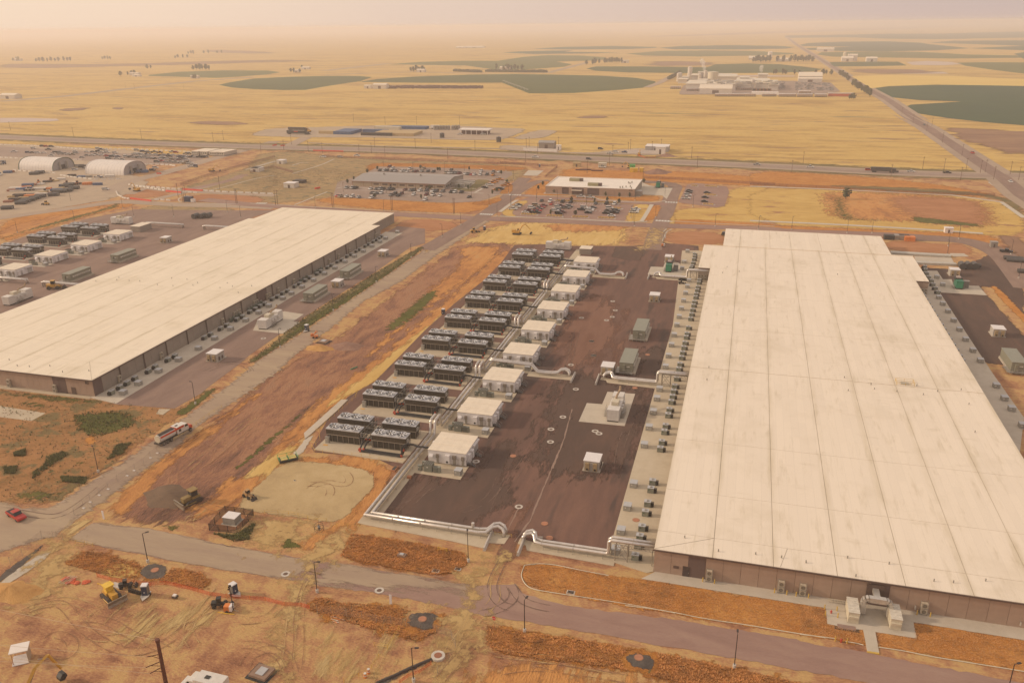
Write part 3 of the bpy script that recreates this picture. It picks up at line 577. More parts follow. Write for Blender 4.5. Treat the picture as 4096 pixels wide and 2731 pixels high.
BIG('tarp', A16, '1520,1340 1560,1320 1700,1330 1750,1380 1740,1440 1690,1460 1560,1420 1515,1375', 'gravel_dark', 18, .3, .25)
BIG('scrub_field', A11, '-300,340 0,350 400,415 830,450 1080,460 1280,490 1570,535 1680,480 1900,330 1960,350 1600,600 1400,720 1060,980 880,1110 640,1260 500,1370 0,1370 -300,1300', 'scrub', 6, 1.5, .8)
for s_ in ('640,600 700,570 900,550 1100,545 1240,600 1220,680 1000,750 800,780 690,720', '420,950 570,910 620,930 430,1060 290,1160 300,1090 400,1020', '120,920 230,890 230,950 130,950', '40,1050 160,1040 130,1110 40,1100', '690,1000 760,1000 750,1040 690,1040', '1040,850 1180,830 1100,930 950,990 1000,930', '540,1130 780,1140 760,1200 560,1180', '100,1280 400,1240 600,1300 200,1360', '150,465 420,470 430,530 180,500', '-20,380 500,400 1000,470 700,480 300,440'):
 BIG('weeds', A11, s_, 'green_weeds', 9, 2.2, .7)
BIG('orange_weeds', A11, '765,800 830,755 860,800 820,850 760,830', 'orange_grass', 10, .8, .4)
BIG('verge', A11, '1560,560 1700,480 1900,340 1950,350 1700,560 1600,600', 'green_weeds', 16, .8, .5)
BIG('verge', A6, '480,1445 760,1240 1060,985 1400,790 1800,520 2300,225 2345,245 1900,560 1400,880 900,1230 560,1440', 'verge_green', 16, .8, .6)
BIG('verge_weeds', A6, '500,1440 800,1240 1080,1020 1400,820 1880,540 2280,260 2330,260 1850,600 1400,900 1000,1150 600,1420', 'green_weeds', 17, 1.4, .6)
BIG('verge', B1, '1330,780 1400,765 1688,1060 1800,1200 1688,1160', 'orange_grass', 16, .8, .6)
# excavated trench between the roads
BIG('cut_dirt', P, '250,1170 380,1060 520,950 640,850 760,790 900,680 1010,600 1050,560 1195,560 1150,620 1050,720 980,770 900,830 800,900 720,960 640,1030 560,1100 500,1180 350,1210', 'mauve_dirt', 4, 3, 1)
BIG('cut_edge', A12, '-200,880 0,740 400,420 900,80 1080,-60 1180,-60 760,200 200,620 0,790', 'orange_dirt', 6, 2, .7)
BIG('cut_edge', P, '240,1165 420,1020 560,930 500,990 400,1060 330,1130 280,1190', 'orange_dirt', 6, 2, .7)
BIG('cut_edge', P, '1050,565 1180,568 1010,690 900,760 830,835 920,760 1000,680 960,690 1070,600', 'orange_dirt', 7, 4, 1)
BIG('spoil_strip', P, '1150,575 1205,575 1110,690 1020,760 960,800 870,870 780,920 690,1005 640,1050 600,1060 680,970 760,900 860,830 960,745 1060,660', 'orange_dirt', 8, 3, 1)
BIG('spoil_strip', P, '1190,580 1208,580 1110,690 1020,760 960,802 870,872 790,915 740,940 830,870 960,765 1080,675', 'yellow_dirt', 9, 1.6, .8)
BIG('weeds', P, '985,665 1015,668 965,720 905,762 875,757 930,712', 'green_weeds', 9, 2, .7)
BIG('weeds', A12, '1760,0 1500,190 1250,390 1000,610 870,720 950,720 1180,520 1450,290 1650,90 1780,-30', 'green_weeds', 9, 1.0, .5)
BIG('spoil', A12, '600,1050 800,850 1000,800 1150,760 1380,480 1500,440 1560,470 1300,700 1150,860 900,1110 700,1200 500,1230 380,1100', 'orange_dirt', 8, 3, .8)
BIG('spoil', A12, '1060,720 1300,560 1520,470 1560,480 1450,560 1380,650 1200,800 1000,830', 'yellow_dirt', 9, 2, .7)
BIG('haul_ring', A12, '1560,600 1700,590 2100,640 2352,690 2500,850 2300,1100 2050,1300 1700,1568 1500,1568 1700,1400 1960,1290 2120,1140 2300,950 2340,850 2310,770 2200,720 1600,650', 'orange_dirt', 9, 1.5, .7)
BIG('haul_ring', A13, '-100,50 200,90 400,190 420,300 330,480 150,720 60,860 -60,860 100,560 250,350 240,240 100,180 -100,150', 'orange_dirt', 10, 1.5, .7)
BIG('graded_pad', A12, '900,1110 1150,870 1380,665 1600,640 2000,680 2200,710 2310,770 2345,850 2300,950 2120,1120 1970,1285 1600,1230 1100,1170', 'graded_tan', 12, .6, .5)
BIG('dust', A12, '1100,1200 1600,1240 1650,1400 1400,1568 1100,1568 1000,1350', 'dust_tan', 13, 7, .8)
BIG('green_patch', A12, '80,1300 300,1310 350,1360 200,1370', 'green_weeds', 13, 1, .5)
BIG('green_patch', A12, '620,1385 900,1410 1080,1280 1100,1300 1040,1460 880,1480', 'green_weeds', 13, 1, .5)
BIG('green_patch', A12, '1350,1500 1450,1440 1580,1500 1580,1545 1400,1560', 'green_weeds', 13, 1, .5)
sheet('footing', S(A12, '1610,350 1900,90 2000,0 2070,0 1960,110 1700,345 1620,410'), gm['concrete'], 14, th=.15)
sheet('footing', S(A12, '1500,560 1620,410 1700,370 1690,400 1600,540 1520,600'), gm['concrete'], 13, rag=.2, step=1)
sheet('footing', S(A14, '-30,745 60,650 230,540 380,440 440,440 380,510 250,610 120,690 0,755'), gm['concrete'], 14, rag=.2, step=1)
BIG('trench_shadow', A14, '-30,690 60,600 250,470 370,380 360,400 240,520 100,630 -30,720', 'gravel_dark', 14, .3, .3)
# ================================================================ THE TWO BIG HALLS
wall_m = mat('wall_panel_paint', (.39, .275, .205), .85, var=.05, scale=.5, rnd=.045)
wall_dark = mat('wall_dark_paint', (.155, .105, .09), .85, var=.06, scale=.5)
wall_grey = mat('wall_grey_paint', (.30, .25, .205), .85, var=.05, scale=.5, rnd=.04)
trim_m = mat('brown_trim', (.13, .085, .065), .6)
dark_m = mat('dark_void', (.03, .025, .022), .8)
joint_m = mat('roof_joint', (.50, .42, .31), .9)
# roofing membrane: cream sheets with laps running along y, faint grime streaks
def roof_mat(name, base=(.76, .70, .60), lap=1.9, grime=(.50, .44, .33), x0=.1, sp=11.72):
 m = bpy.data.materials.new(name); m.use_nodes = True; nt = m.node_tree; n = nt.nodes; l = nt.links
 b = n['Principled BSDF']; b.inputs['Roughness'].default_value = .75
 tc = n.new('ShaderNodeTexCoord'); mp = n.new('ShaderNodeMapping'); mp.inputs['Rotation'].default_value = (0, 0, math.pi / 2); l.new(tc.outputs['Object'], mp.inputs['Vector'])
 br = n.new('ShaderNodeTexBrick'); br.inputs['Scale'].default_value = 1.0; br.inputs['Brick Width'].default_value = 17; br.inputs['Row Height'].default_value = lap
 br.inputs['Mortar Size'].default_value = .05; br.inputs['Mortar Smooth'].default_value = 1; br.inputs['Color1'].default_value = (*base, 1)
 br.inputs['Color2'].default_value = (*[c * .955 for c in base], 1); br.inputs['Mortar'].default_value = (*[c * .84 for c in base], 1); l.new(mp.outputs['Vector'], br.inputs['Vector'])
 cur = br.outputs['Color']
 for sc, st, th, k in ((.05, (1, 1), .52, .35), (.6, (1.0, .15), .56, .55), (.16, (.5, 1.6), .60, .5)):
  m2 = n.new('ShaderNodeMapping'); m2.inputs['Scale'].default_value = (st[0], st[1], 1); l.new(tc.outputs['Object'], m2.inputs['Vector'])
  no = n.new('ShaderNodeTexNoise'); no.inputs['Scale'].default_value = sc; no.inputs['Detail'].default_value = 6; no.inputs['Roughness'].default_value = .65; l.new(m2.outputs['Vector'], no.inputs['Vector'])
  q = n.new('ShaderNodeMapRange'); q.inputs['From Min'].default_value = th; q.inputs['From Max'].default_value = th + .16; q.inputs['To Max'].default_value = k; l.new(no.outputs['Fac'], q.inputs['Value'])
  mi = n.new('ShaderNodeMix'); mi.data_type = 'RGBA'; l.new(q.outputs['Result'], mi.inputs[0]); l.new(cur, mi.inputs[6]); mi.inputs[7].default_value = (*grime, 1); cur = mi.outputs[2]
 se = n.new('ShaderNodeSeparateXYZ'); l.new(tc.outputs['Object'], se.inputs[0])
 sb = n.new('ShaderNodeMath'); sb.operation = 'SUBTRACT'; sb.inputs[1].default_value = x0; l.new(se.outputs['X'], sb.inputs[0])
 pp = n.new('ShaderNodeMath'); pp.operation = 'PINGPONG'; pp.inputs[1].default_value = sp / 2; l.new(sb.outputs[0], pp.inputs[0])
 q = n.new('ShaderNodeMapRange'); q.inputs['From Min'].default_value = .1; q.inputs['From Max'].default_value = 1.3; q.inputs['To Min'].default_value = 1; q.inputs['To Max'].default_value = 0; l.new(pp.outputs[0], q.inputs['Value'])
 m2 = n.new('ShaderNodeMapping'); m2.inputs['Scale'].default_value = (.8, .12, 1); l.new(tc.outputs['Object'], m2.inputs['Vector']); no = n.new('ShaderNodeTexNoise'); no.inputs['Scale'].default_value = .6; no.inputs['Detail'].default_value = 7; l.new(m2.outputs['Vector'], no.inputs['Vector'])
 q2 = n.new('ShaderNodeMapRange'); q2.inputs['From Min'].default_value = .38; q2.inputs['From Max'].default_value = .68; q2.inputs['To Max'].default_value = .55; l.new(no.outputs['Fac'], q2.inputs['Value'])
 mu = n.new('ShaderNodeMath'); mu.operation = 'MULTIPLY'; l.new(q.outputs['Result'], mu.inputs[0]); l.new(q2.outputs['Result'], mu.inputs[1])
 mi = n.new('ShaderNodeMix'); mi.data_type = 'RGBA'; l.new(mu.outputs[0], mi.inputs[0]); l.new(cur, mi.inputs[6]); mi.inputs[7].default_value = (.52, .43, .28, 1); l.new(mi.outputs[2], b.inputs['Base Color']); return m
roof_a = roof_mat('roof_membrane', (.80, .70, .57), 1.9, (.54, .45, .31)); roof_b = roof_mat('roof_membrane_old', (.80, .70, .55), 2.4, (.56, .47, .32), -197.7, 11.85)
HZ = 5.6
def panel_row(par, a, b, n, h, m, gap=.05, t=.28, darks=(), names='wall_panel', z0=0.0):
 """n wall panels from a to b, the outside to the right of the way from a to b"""
 ang = math.atan2(b[1] - a[1], b[0] - a[0]); L_ = math.dist(a, b); w = L_ / n
 me = MB().box(gap / 2, 0, z0, w - gap / 2, t, h).mesh('wall_panel', m); md = None
 for i in range(n):
  o = link(names, me, par, (a[0] + math.cos(ang) * w * i, a[1] + math.sin(ang) * w * i, 0), ang)
  if i in darks:
   if md is None: md = MB().box(gap / 2, -.02, z0, w - gap / 2, t, h).mesh('dark_panel', wall_dark)
   o.data = md; o.name = 'dark_wall_panel'; o['label'] = 'dark brown wall panel'
def roof_grid(par, xs, ys, m, z=HZ, skip=()):
 b = MB().box(xs[0] + .05, ys[0] + .05, z - .35, xs[-1] - .05, ys[-1] - .05, z - .07); b.build('roof_deck', joint_m, par)
 for i in range(len(xs) - 1):
  for j in range(len(ys) - 1):
   g = .065
   MB().box(xs[i] + g, ys[j] + g * .7, z - .2, xs[i + 1] - g, ys[j + 1] - g * .7, z).build('roof_section', m, par)
A = thing('data_hall', 'huge cream flat-roofed windowless hall with brown panel walls on the right', 'hall', (0, 0, 0))
core = MB().box(-11.0, 146.1, 0, 70.2, 361, HZ - .3).box(-16.0, 360.4, 0, 75.3, 400, HZ - .3).box(-7.0, 399, 0, 66.5, 437.6, HZ - .3)
core.build('inner_wall', wall_dark, A)
panel_row(A, (-11.35, 145.8), (70.6, 145.8), 24, HZ - .25, wall_m, darks=(2, 12))
panel_row(A, (70.6, 145.8), (70.6, 360.0), 40, HZ - .25, wall_grey)
panel_row(A, (-11.35, 360.0), (-11.35, 145.8), 40, HZ - .25, wall_grey)
panel_row(A, (-16.3, 360.0), (-11.4, 360.0), 2, HZ - .25, wall_m); panel_row(A, (70.7, 360.0), (75.6, 360.0), 2, HZ - .25, wall_m)
panel_row(A, (75.6, 360.1), (75.6, 400.4), 8, HZ - .25, wall_grey); panel_row(A, (-16.3, 400.4), (-16.3, 360.1), 8, HZ - .25, wall_grey)
panel_row(A, (66.8, 400.5), (66.8, 438), 7, HZ - .25, wall_grey); panel_row(A, (-7.4, 438), (-7.4, 400.5), 7, HZ - .25, wall_grey)
roof_grid(A, [-11.5, .1, 11.7, 23.5, 35.6, 47.3, 58.6, 70.75], [145.65, 152.6, 170, 195.6, 245, 283, 323, 360], roof_a)
roof_grid(A, [-16.5, 0, 11.7, 23.5, 35.6, 47.3, 58.6, 75.8], [360.02, 380, 400.4], roof_a)
roof_grid(A, [-7.6, .1, 14, 23.5, 37, 47.3, 58.6, 67], [400.42, 420, 438.2], roof_a)
MB().bar((-11.3, 145.9, HZ + .01), (.1, 152.6, HZ + .01), .05).bar((14.5, 152.6, HZ + .01), (13.0, 145.9, HZ + .01), .04).build('roof_hip_seam', joint_m, A)
gt = MB().box(-11.6, 145.42, HZ - .3, 70.9, 145.6, HZ - .02).box(-16.6, 359.75, HZ - .3, -11.6, 359.95, HZ - .02).box(70.8, 359.75, HZ - .3, 75.9, 359.95, HZ - .02)
gt.build('gutter', trim_m, A)
MB().box(-16.5, 400.38, HZ + .005, 75.8, 400.7, HZ + .3).box(-11.5, 245, HZ + .004, 70.7, 245.12, HZ + .09).build('roof_curb', roof_a, A)
# roof pipes and the little yellow-railed hatch
vme = MB().cyl(0, 0, 0, .55, .12, 6).mesh('roof_vent', mat('zinc', (.30, .27, .23), .5))
for p in S(A17, '593,125 928,260 1298,290 1555,323 1798,372', HZ) + S(A18, '62,128 498,82 935,145 585,275 1405,325 1610,340 1948,322', HZ) + S(A9, '1660,445 1640,575', HZ) + S(A10, '145,1040 288,1000 310,1030 450,1045 616,1065 705,1045 902,1125 940,1300 78,312 122,958 575,1010 853,1035', HZ) + S(A20, '1530,755 1790,735 1600,665', HZ):
 link('roof_vent', vme, A, (p[0], p[1], HZ))
hx, hy = S(A10, '500,995', HZ)[0]
hr = MB()
for z in (.5, 1.05):
 for a, b in (((-2.4, -1.4), (2.4, -1.4)), ((2.4, -1.4), (2.4, 1.4)), ((2.4, 1.4), (-2.4, 1.4)), ((-2.4, 1.4), (-2.4, -1.4))): hr.bar((hx + a[0], hy + a[1], HZ + z), (hx + b[0], hy + b[1], HZ + z), .045)
for sx in (-2.4, 0, 2.4):
 for s2 in (-1.4, 1.4): hr.bar((hx + sx, hy + s2, HZ), (hx + sx, hy + s2, HZ + 1.05), .045)
hr.build('roof_railing', yellow_paint, A); MB().box(hx - 1.1, hy - .7, HZ, hx + 1.1, hy + .7, HZ + .35).build('roof_hatch', mat('hatch_grey', (.45, .43, .38)), A)
# door panel details
def door(par, x, y, w=1.1, h=2.2, rz=0, m=None):
 d = MB().box(-w / 2, -.06, 0, w / 2, 0, h).build('door', m or mat('door_dark', (.075, .055, .05), .5), par, (x, y, .02), rz)
 MB().box(w * .3, -.10, 1.0, w * .42, -.06, 1.12).build('handle', mat('zinc', (.30, .27, .23), .5), d)
 MB().box(-w / 2 - .09, -.04, h, w / 2 + .09, 0, h + .1).box(-w / 2 - .09, -.04, 0, -w / 2, 0, h).box(w / 2, -.04, 0, w / 2 + .09, 0, h).build('frame', trim_m, d)
 return d
dx = S(A17, '602,525')[0]
door(A, dx[0], 145.78, 1.3, 2.4)
MB().box(dx[0] - 2.6, 145.70, 1.7, dx[0] - 1.5, 145.79, 2.3).build('wall_vent', trim_m, A)
# building B
B = thing('data_hall', 'huge cream flat-roofed windowless hall with grey panel side wall on the left', 'hall', (0, 0, 0))
MB().box(-265.0, 190.9, 0, -186.4, 405, HZ - .3).box(-262, 404, 0, -191.6, 436, HZ - .3).build('inner_wall', wall_dark, B)
panel_row(B, (-265.3, 190.6), (-186.1, 190.6), 32, HZ - .25, wall_m, darks=(26, 27))
panel_row(B, (-186.1, 190.7), (-186.1, 405.2), 56, HZ - .25, wall_grey, darks=(0, 24, 25))
panel_row(B, (-265.3, 405.2), (-265.3, 190.6), 8, HZ - .25, wall_grey)
panel_row(B, (-191.3, 405.3), (-191.3, 436), 8, HZ - .25, wall_grey)
roof_grid(B, [-265.5, -252.4, -233, -221.5, -209.8, -197.6, -185.9], [190.4, 203, 215.6, 241.5, 280, 304, 328, 365, 405.1], roof_b)
roof_grid(B, [-262.5, -245, -227, -209, -191], [405.12, 420, 436.2], roof_b)
MB().bar((-186.0, 190.5, HZ + .01), (-197.6, 203, HZ + .01), .05).build('roof_hip_seam', joint_m, B)
MB().box(-265.5, 190.1, HZ - .3, -185.8, 190.38, HZ - .02).box(-185.88, 190.1, HZ - .3, -185.6, 405.3, HZ - .02).build('gutter', trim_m, B)
dsp = MB().box(0, 0, 0, .25, .25, HZ - .3).mesh('downspout', trim_m)
for i in range(1, 19): link('downspout', dsp, B, (-185.95, 190.7 + i * 11.5, 0))
d2 = S(A11, '672,395')[0]; door(B, d2[0], 190.58, 1.5, 2.3, m=trim_m)
for p in S(A21, '110,1000 205,1070 347,1080 588,1073 737,1143 1047,1130 1130,78 1375,62 1400,35 1520,70 1645,75 1850,118 2035,132 2270,125 2325,95 2200,57 2020,42', HZ) + S(A6, '210,660 285,610 340,645 400,710 540,640', HZ): link('roof_vent', vme, B, (p[0], p[1], HZ))
def text(s, par, loc, size, m, rz=0, name='lettering'):
 c = bpy.data.curves.new(name, 'FONT'); c.body = s; c.size = size; c.extrude = .03; c.align_x = 'CENTER'; c.materials.append(m)
 o = bpy.data.objects.new(name, c); COL.objects.link(o); dg = bpy.context.evaluated_depsgraph_get()
 me = bpy.data.meshes.new_from_object(o.evaluated_get(dg)); bpy.data.objects.remove(o)
 q = bpy.data.objects.new(name, me); COL.objects.link(q); q.parent = par; q.location = loc; q.rotation_euler = (math.pi / 2, 0, rz); return q
text('B2', B, (-188.0, 190.5, 4.1), 1.25, dark_m)
# split air-conditioner pairs standing against the walls
beige = mat('beige_casing', (.56, .48, .36), .55, var=.08); steel = mat('galvanised', (.36, .33, .29), .45, metal=.3, var=.12)
def make_cooler():
 t = thing('wall_cooler', '', 'air conditioner')
 f = MB()
 for x in (-.62, .62):
  for y in (-.75, -.05): f.bar((x, y, 0), (x, y, 2.9), .035)
 for z in (.25, 1.55): f.bar((-.62, -.75, z), (.62, -.75, z), .035).bar((-.62, -.05, z), (.62, -.05, z), .035).bar((-.62, -.75, z), (-.62, -.05, z), .03).bar((.62, -.75, z), (.62, -.05, z), .03)
 f.build('frame', steel, t)
 cz = MB().box(-.55, -.7, 0, .55, -.1, 1.1).mesh('casing', beige); fan = MB().tube([(0, -.70, .55), (0, -.76, .55)], .40, 14).mesh('grille', mat('grille', (.20, .17, .13), .6))
 vn = MB().box(-.34, -.73, .18, .34, -.7, .26).box(-.34, -.73, .84, .34, -.7, .92).mesh('vent', dark_m)
 for z in (.3, 1.6):
  c = link('casing', cz, t, (0, 0, z)); link('grille', fan, c)
 return t
ac0 = make_cooler(); ac_used = [0]
def place(proto, used, loc, rz, label, group=None):
 if not used[0]:
  used[0] = 1; proto.location = loc if len(loc) == 3 else (*loc, 0); proto.rotation_euler = (0, 0, rz); proto['label'] = label
  if group: proto['group'] = group
  return proto
 return clone(proto, label, loc, rz, group)
boll = MB().cyl(0, 0, 0, 1.1, .10, 8).mesh('post', yellow_paint); bcap = MB().cyl(0, 0, 1.1, 1.16, .11, 8, r2=.05).mesh('cap', yellow_paint)
def bollard(x, y, label, group):
 t = thing('bollard', label, 'bollard', (x, y, 0), 0, group); link('post', boll, t); link('cap', bcap, t); return t
an = ['left of the others, right of the dark door', 'second from the left corner', 'just right of its twin stack', 'right of the arched duct']
for i, p in enumerate(S(A17, '830,575 1545,690 1760,720') + S(A18, '1300,710')):
 place(ac0, ac_used, (p[0], 145.75), 0, 'beige air conditioner stack on near brown wall, ' + an[i], 'air conditioner stacks on the hall walls')
 for s_ in (-1, 1): bollard(p[0] + s_ * 1.15, 144.85, 'yellow bollard %s of air conditioners %s' % ('left' if s_ < 0 else 'right', an[i]), 'yellow bollards by the wall air conditioners')
for i, p in enumerate(S(A11, '90,332 495,385')):
 place(ac0, ac_used, (p[0], 190.5), 0, 'stacked beige air conditioners on the front of the left hall, ' + ('nearer the photo edge', 'nearer the dark door')[i], 'air conditioner stacks on the hall walls')
ys = []
for s_, k in (('220,1045', 1), ('380,960', 3), ('570,850', 2), ('680,775', 2), ('780,715', 1), ('955,625', 1), ('1320,415', 1), ('1410,360', 1), ('1530,298', 1), ('1740,180', 1), ('1810,140', 2)):
 y = S(A6, s_)[0][1]
 for q in range(k): ys.append(y + (q - (k - 1) / 2) * 1.6)
for y in [S(A11, '1060,300')[0][1], S(A11, '1430,90')[0][1]] + ys: ys2 = None
ys = sorted([S(A11, '1060,295')[0][1], S(A11, '1435,85')[0][1]] + ys)
for i, y in enumerate(ys):
 place(ac0, ac_used, (-186.0, y), math.pi / 2, 'stacked beige air conditioners on left hall side wall, %s from near corner' % od(i), 'air conditioner stacks on the hall walls')
for i, p in enumerate(S(A20, '1160,865 1208,870 1255,875')):
 place(ac0, ac_used, (p[0], 359.9), 0, 'air conditioner stack in the notch behind the overhead pipe truss, ' + ('leftmost', 'middle', 'rightmost')[i], 'air conditioner stacks on the hall walls')
for i, p in enumerate(S(B1, '630,880 665,885')):
 place(ac0, ac_used, (p[0], 359.9), 0, 'air conditioner stack in the far right notch of the right hall, ' + ('left', 'right')[i], 'air conditioner stacks on the hall walls')
# green transformers along the left hall wall
grn = mat('transformer_green', (.13, .155, .12), .55, var=.1); grn2 = mat('cabinet_grey_green', (.235, .24, .195), .55, var=.1, rnd=.08)
gl = mat('cabinet_grey', (.35, .33, .29), .5, var=.08, rnd=.06); gtop = mat('cabinet_top', (.46, .46, .46), .5, var=.08)
padm = mat('pad_concrete', (.46, .40, .32), .9, var=.08)
lab_m = mat('white_label', (.7, .66, .58), .5); blk = mat('black_rubber', (.035, .033, .03), .6); ora = mat('orange_sign', (.70, .22, .05), .6)
def make_rad():
 t = thing('wall_transformer', '', 'transformer')
 MB().box(-.5, -.45, .15, .5, .45, 1.7).build('tank', grn, t); f = MB()
 for i in range(5): f.box(-.42 + i * .19, -.75, .4, -.34 + i * .19, -.45, 1.55)
 f.build('radiator', grn, t); MB().cyl(-.25, 0, 1.7, 2.3, .08, 6).cyl(.05, 0, 1.7, 2.3, .08, 6).cyl(.32, 0, 1.7, 2.3, .08, 6).build('bushing', steel, t)
 MB().box(-.65, -.6, 0, .65, .55, .15).build('base', padm, t); return t
rad0, rad_u = make_rad(), [0]; k = 0
for a, b, n_ in (('250,1010', '340,960', 4), ('430,900', '560,830', 6), ('990,600', '1050,560', 3), ('1130,510', '1200,475', 4)):
 ya, yb = S(A6, a)[0][1], S(A6, b)[0][1]
 for q in range(n_):
  place(rad0, rad_u, (-184.6, ya + (yb - ya) * q / (n_ - 1)), math.pi / 2, 'green finned transformer on left hall side wall, %s from near corner' % od(k), 'green transformers along the left hall'); k += 1
# the arched twin-cabinet duct on the near wall, and its cabinets
duct = thing('air_duct', 'silver arched duct joining two cabinets to the near brown wall', 'duct', (*S(A18, '780,620')[0], 0))
cx, cy = S(A18, '775,640')[0]; duct.location = (cx, 145.7, 0)
alu = mat('silver_cladding', (.62, .58, .52), .35, metal=.55, var=.08, scale=2)
def sq(b, pts, w, h):
 for a, c in zip(pts, pts[1:]):
  d = Vector(c) - Vector(a); n_ = Vector((0, 0, 1)).cross(d); s_ = (n_.normalized() if n_.length > .01 else Vector((1, 0, 0))) * w / 2
  u = d.cross(s_).normalized() * h / 2; vs = [Vector(p) + sg * s_ + su * u for p in (a, c) for sg, su in ((-1, -1), (1, -1), (1, 1), (-1, 1))]
  b.add(vs, [(0, 1, 2, 3), (7, 6, 5, 4), (0, 4, 5, 1), (1, 5, 6, 2), (2, 6, 7, 3), (3, 7, 4, 0)])
 return b
arch = [(-2.35, -3.2, .6)] + [(-2.35 + .85 * (1 - math.cos(t)), -3.2, 2.9 + .85 * math.sin(t)) for t in (0, .5, 1.0, 1.57)] + [(1.5 + .85 * math.sin(t), -3.2, 2.9 + .85 * math.cos(t)) for t in (0, .5, 1.0, 1.57)] + [(2.35, -3.2, .6)]
sq(MB(), arch, 1.0, 1.0).build('arch', alu, duct); MB().box(-.55, -3.6, 3.3, .55, -.0, 4.1).build('inlet', alu, duct)
MB().box(-1.6, -.12, 2.0, 1.6, .0, 4.9).build('collar', trim_m, duct); lf = MB()
for x in (-2.7, 2.7): lf.bar((x, -3.1, 0), (x, -3.1, 2.4), .06)
lf.build('support', steel, duct)
def cabinet_hut(name, label, loc, w, d, h, m, cap, group=None, rz=0, ribs=0, cat='cabinet'):
 t = thing(name, label, cat, loc, rz, group); MB().box(-w / 2, 0, .15, w / 2, d, h).build('body', m, t); MB().box(-w / 2 - .06, -.06, h, w / 2 + .06, d + .06, h + .1).build('lid', cap, t)
 MB().box(-w / 2 - .15, -.15, 0, w / 2 + .15, d + .15, .15).build('base', padm, t)
 if ribs:
  r_ = MB()
  for i in range(ribs): r_.box(-w / 2 - .03, d * (i + .5) / ribs, h + .1, w / 2 + .03, d * (i + .5) / ribs + .06, h + .16)
  r_.build('rib', cap, t)
 MB().box(-w / 2 + .1, -.35, h * .55, w / 2 - .1, 0, h * .72).build('hood', m, t)
 return t
cream = mat('cream_casing', (.60, .53, .40), .5, var=.07)
for i, p in enumerate(S(A18, '555,770 1000,840')):
 cabinet_hut('air_handler', 'cream ribbed air handler at the %s foot of the arched silver duct' % ('left', 'right')[i], (p[0], p[1] , 0), 1.9, 4.6, 2.4, cream, mat('cream_lid', (.66, .60, .50), .5), 'cream air handlers by the near wall', ribs=6)
lad = thing('ladder_rack', 'short horizontal steel ladder left of the cream air handler', 'ladder', (*S(A18, '420,570')[0], 0)); b = MB()
for y in (0, .8): b.bar((-2.2, y, .5), (2.2, y, .5), .05)
for i in range(9): b.bar((-2 + i * .5, 0, .5), (-2 + i * .5, .8, .5), .04).bar((-2 + i * .5, 0, 0), (-2 + i * .5, 0, .5), .03)
b.build('rung_frame', mat('beige_steel', (.5, .42, .3), .5), lad)
gt_ = thing('trench_grate', 'dark sunken access grate beside the concrete apron', 'grate', (*S(A18, '488,812')[0], 0)); MB().box(-2.2, -1.0, 0, 2.2, 1.0, .12).build('rim', dark_m, gt_); MB().box(-1.6, -.6, .12, 1.6, .6, .16).build('lid', mat('grate_rust', (.30, .2, .16), .8), gt_)
def hydrant(p, label):
 t = thing('fire_hydrant', label, 'hydrant', (*p, 0)); rm = mat('hydrant_red', (.55, .06, .04), .4)
 MB().cyl(0, 0, 0, .7, .13, 8).cyl(0, 0, .7, .85, .16, 8, r2=.05).build('barrel', rm, t); MB().tube([(-.25, 0, .5), (.25, 0, .5)], .07, 6).build('outlet', rm, t); return t
for s_, l_, in (('325,665', 'red fire hydrant between four yellow posts on the concrete apron'), ('430,965', 'red fire hydrant between two yellow posts at the road edge')):
 p = S(A18, s_)[0]; hydrant(p, l_)
 for i, (qx, qy) in enumerate(((-1.1, -1), (1.1, -1), (-1.1, 1), (1.1, 1)) if '325' in s_ else ((-1.0, 0), (1.0, 0))):
  bollard(p[0] + qx, p[1] + qy, 'yellow post %s the hydrant %s' % (('left in front of', 'right in front of', 'left behind', 'right behind')[i] if '325' in s_ else ('left of', 'right of')[i], 'on the apron' if '325' in s_ else 'by the road'), 'yellow posts guarding hydrants')
for i, s_ in enumerate(('1195,640', '2295,810')):
 t = thing('siamese_valve', 'small silver wall hydrant head %s' % ('left of the rightmost air conditioners', 'at the right edge of the photo')[i], 'valve', (S(A18, s_)[0][0], 145.7, 0)); MB().tube([(0, -.3, .9), (0, -.3, 1.6)], .16, 8).build('body', alu, t); MB().tube([(0, -.3, 1.5), (0, .1, 1.5)], .09, 6).build('pipe', steel, t)
# ================================================================ CHILLER YARD
casing = mat('fin_brown', (.085, .068, .045), .6, var=.12, scale=2); lowp = mat('louvre_dark', (.052, .043, .03), .7, var=.1, scale=2)
deck = mat('galv_deck', (.56, .56, .57), .4, metal=.15, var=.12, scale=1.5); blade = mat('fan_blade', (.80, .80, .80), .4, metal=0); well_m = mat('fan_well', (.035, .035, .035), .8); frame_m = mat('galv_frame', (.33, .28, .225), .5, metal=.25, var=.1)
whitep = mat('white_panel', (.72, .68, .66), .5, var=.05, scale=.8); whiteroof = mat('cream_roof', (.76, .66, .52), .6, var=.05, scale=.6); bluewhite = mat('shed_white', (.74, .70, .68), .5, var=.04)
pipe_m = mat('pipe_cladding', (.66, .61, .56), .28, metal=.55, var=.08, scale=.7); band_m = mat('pipe_band', (.52, .47, .42), .4, metal=.4); blackp = mat('black_pipe', (.022, .02, .018), .45); redf = mat('red_flange', (.50, .075, .03), .5)
yel = mat('crane_yellow', (.66, .34, .045), .5, var=.12)
UW, UD, UH = 9.8, 3.4, 4.05
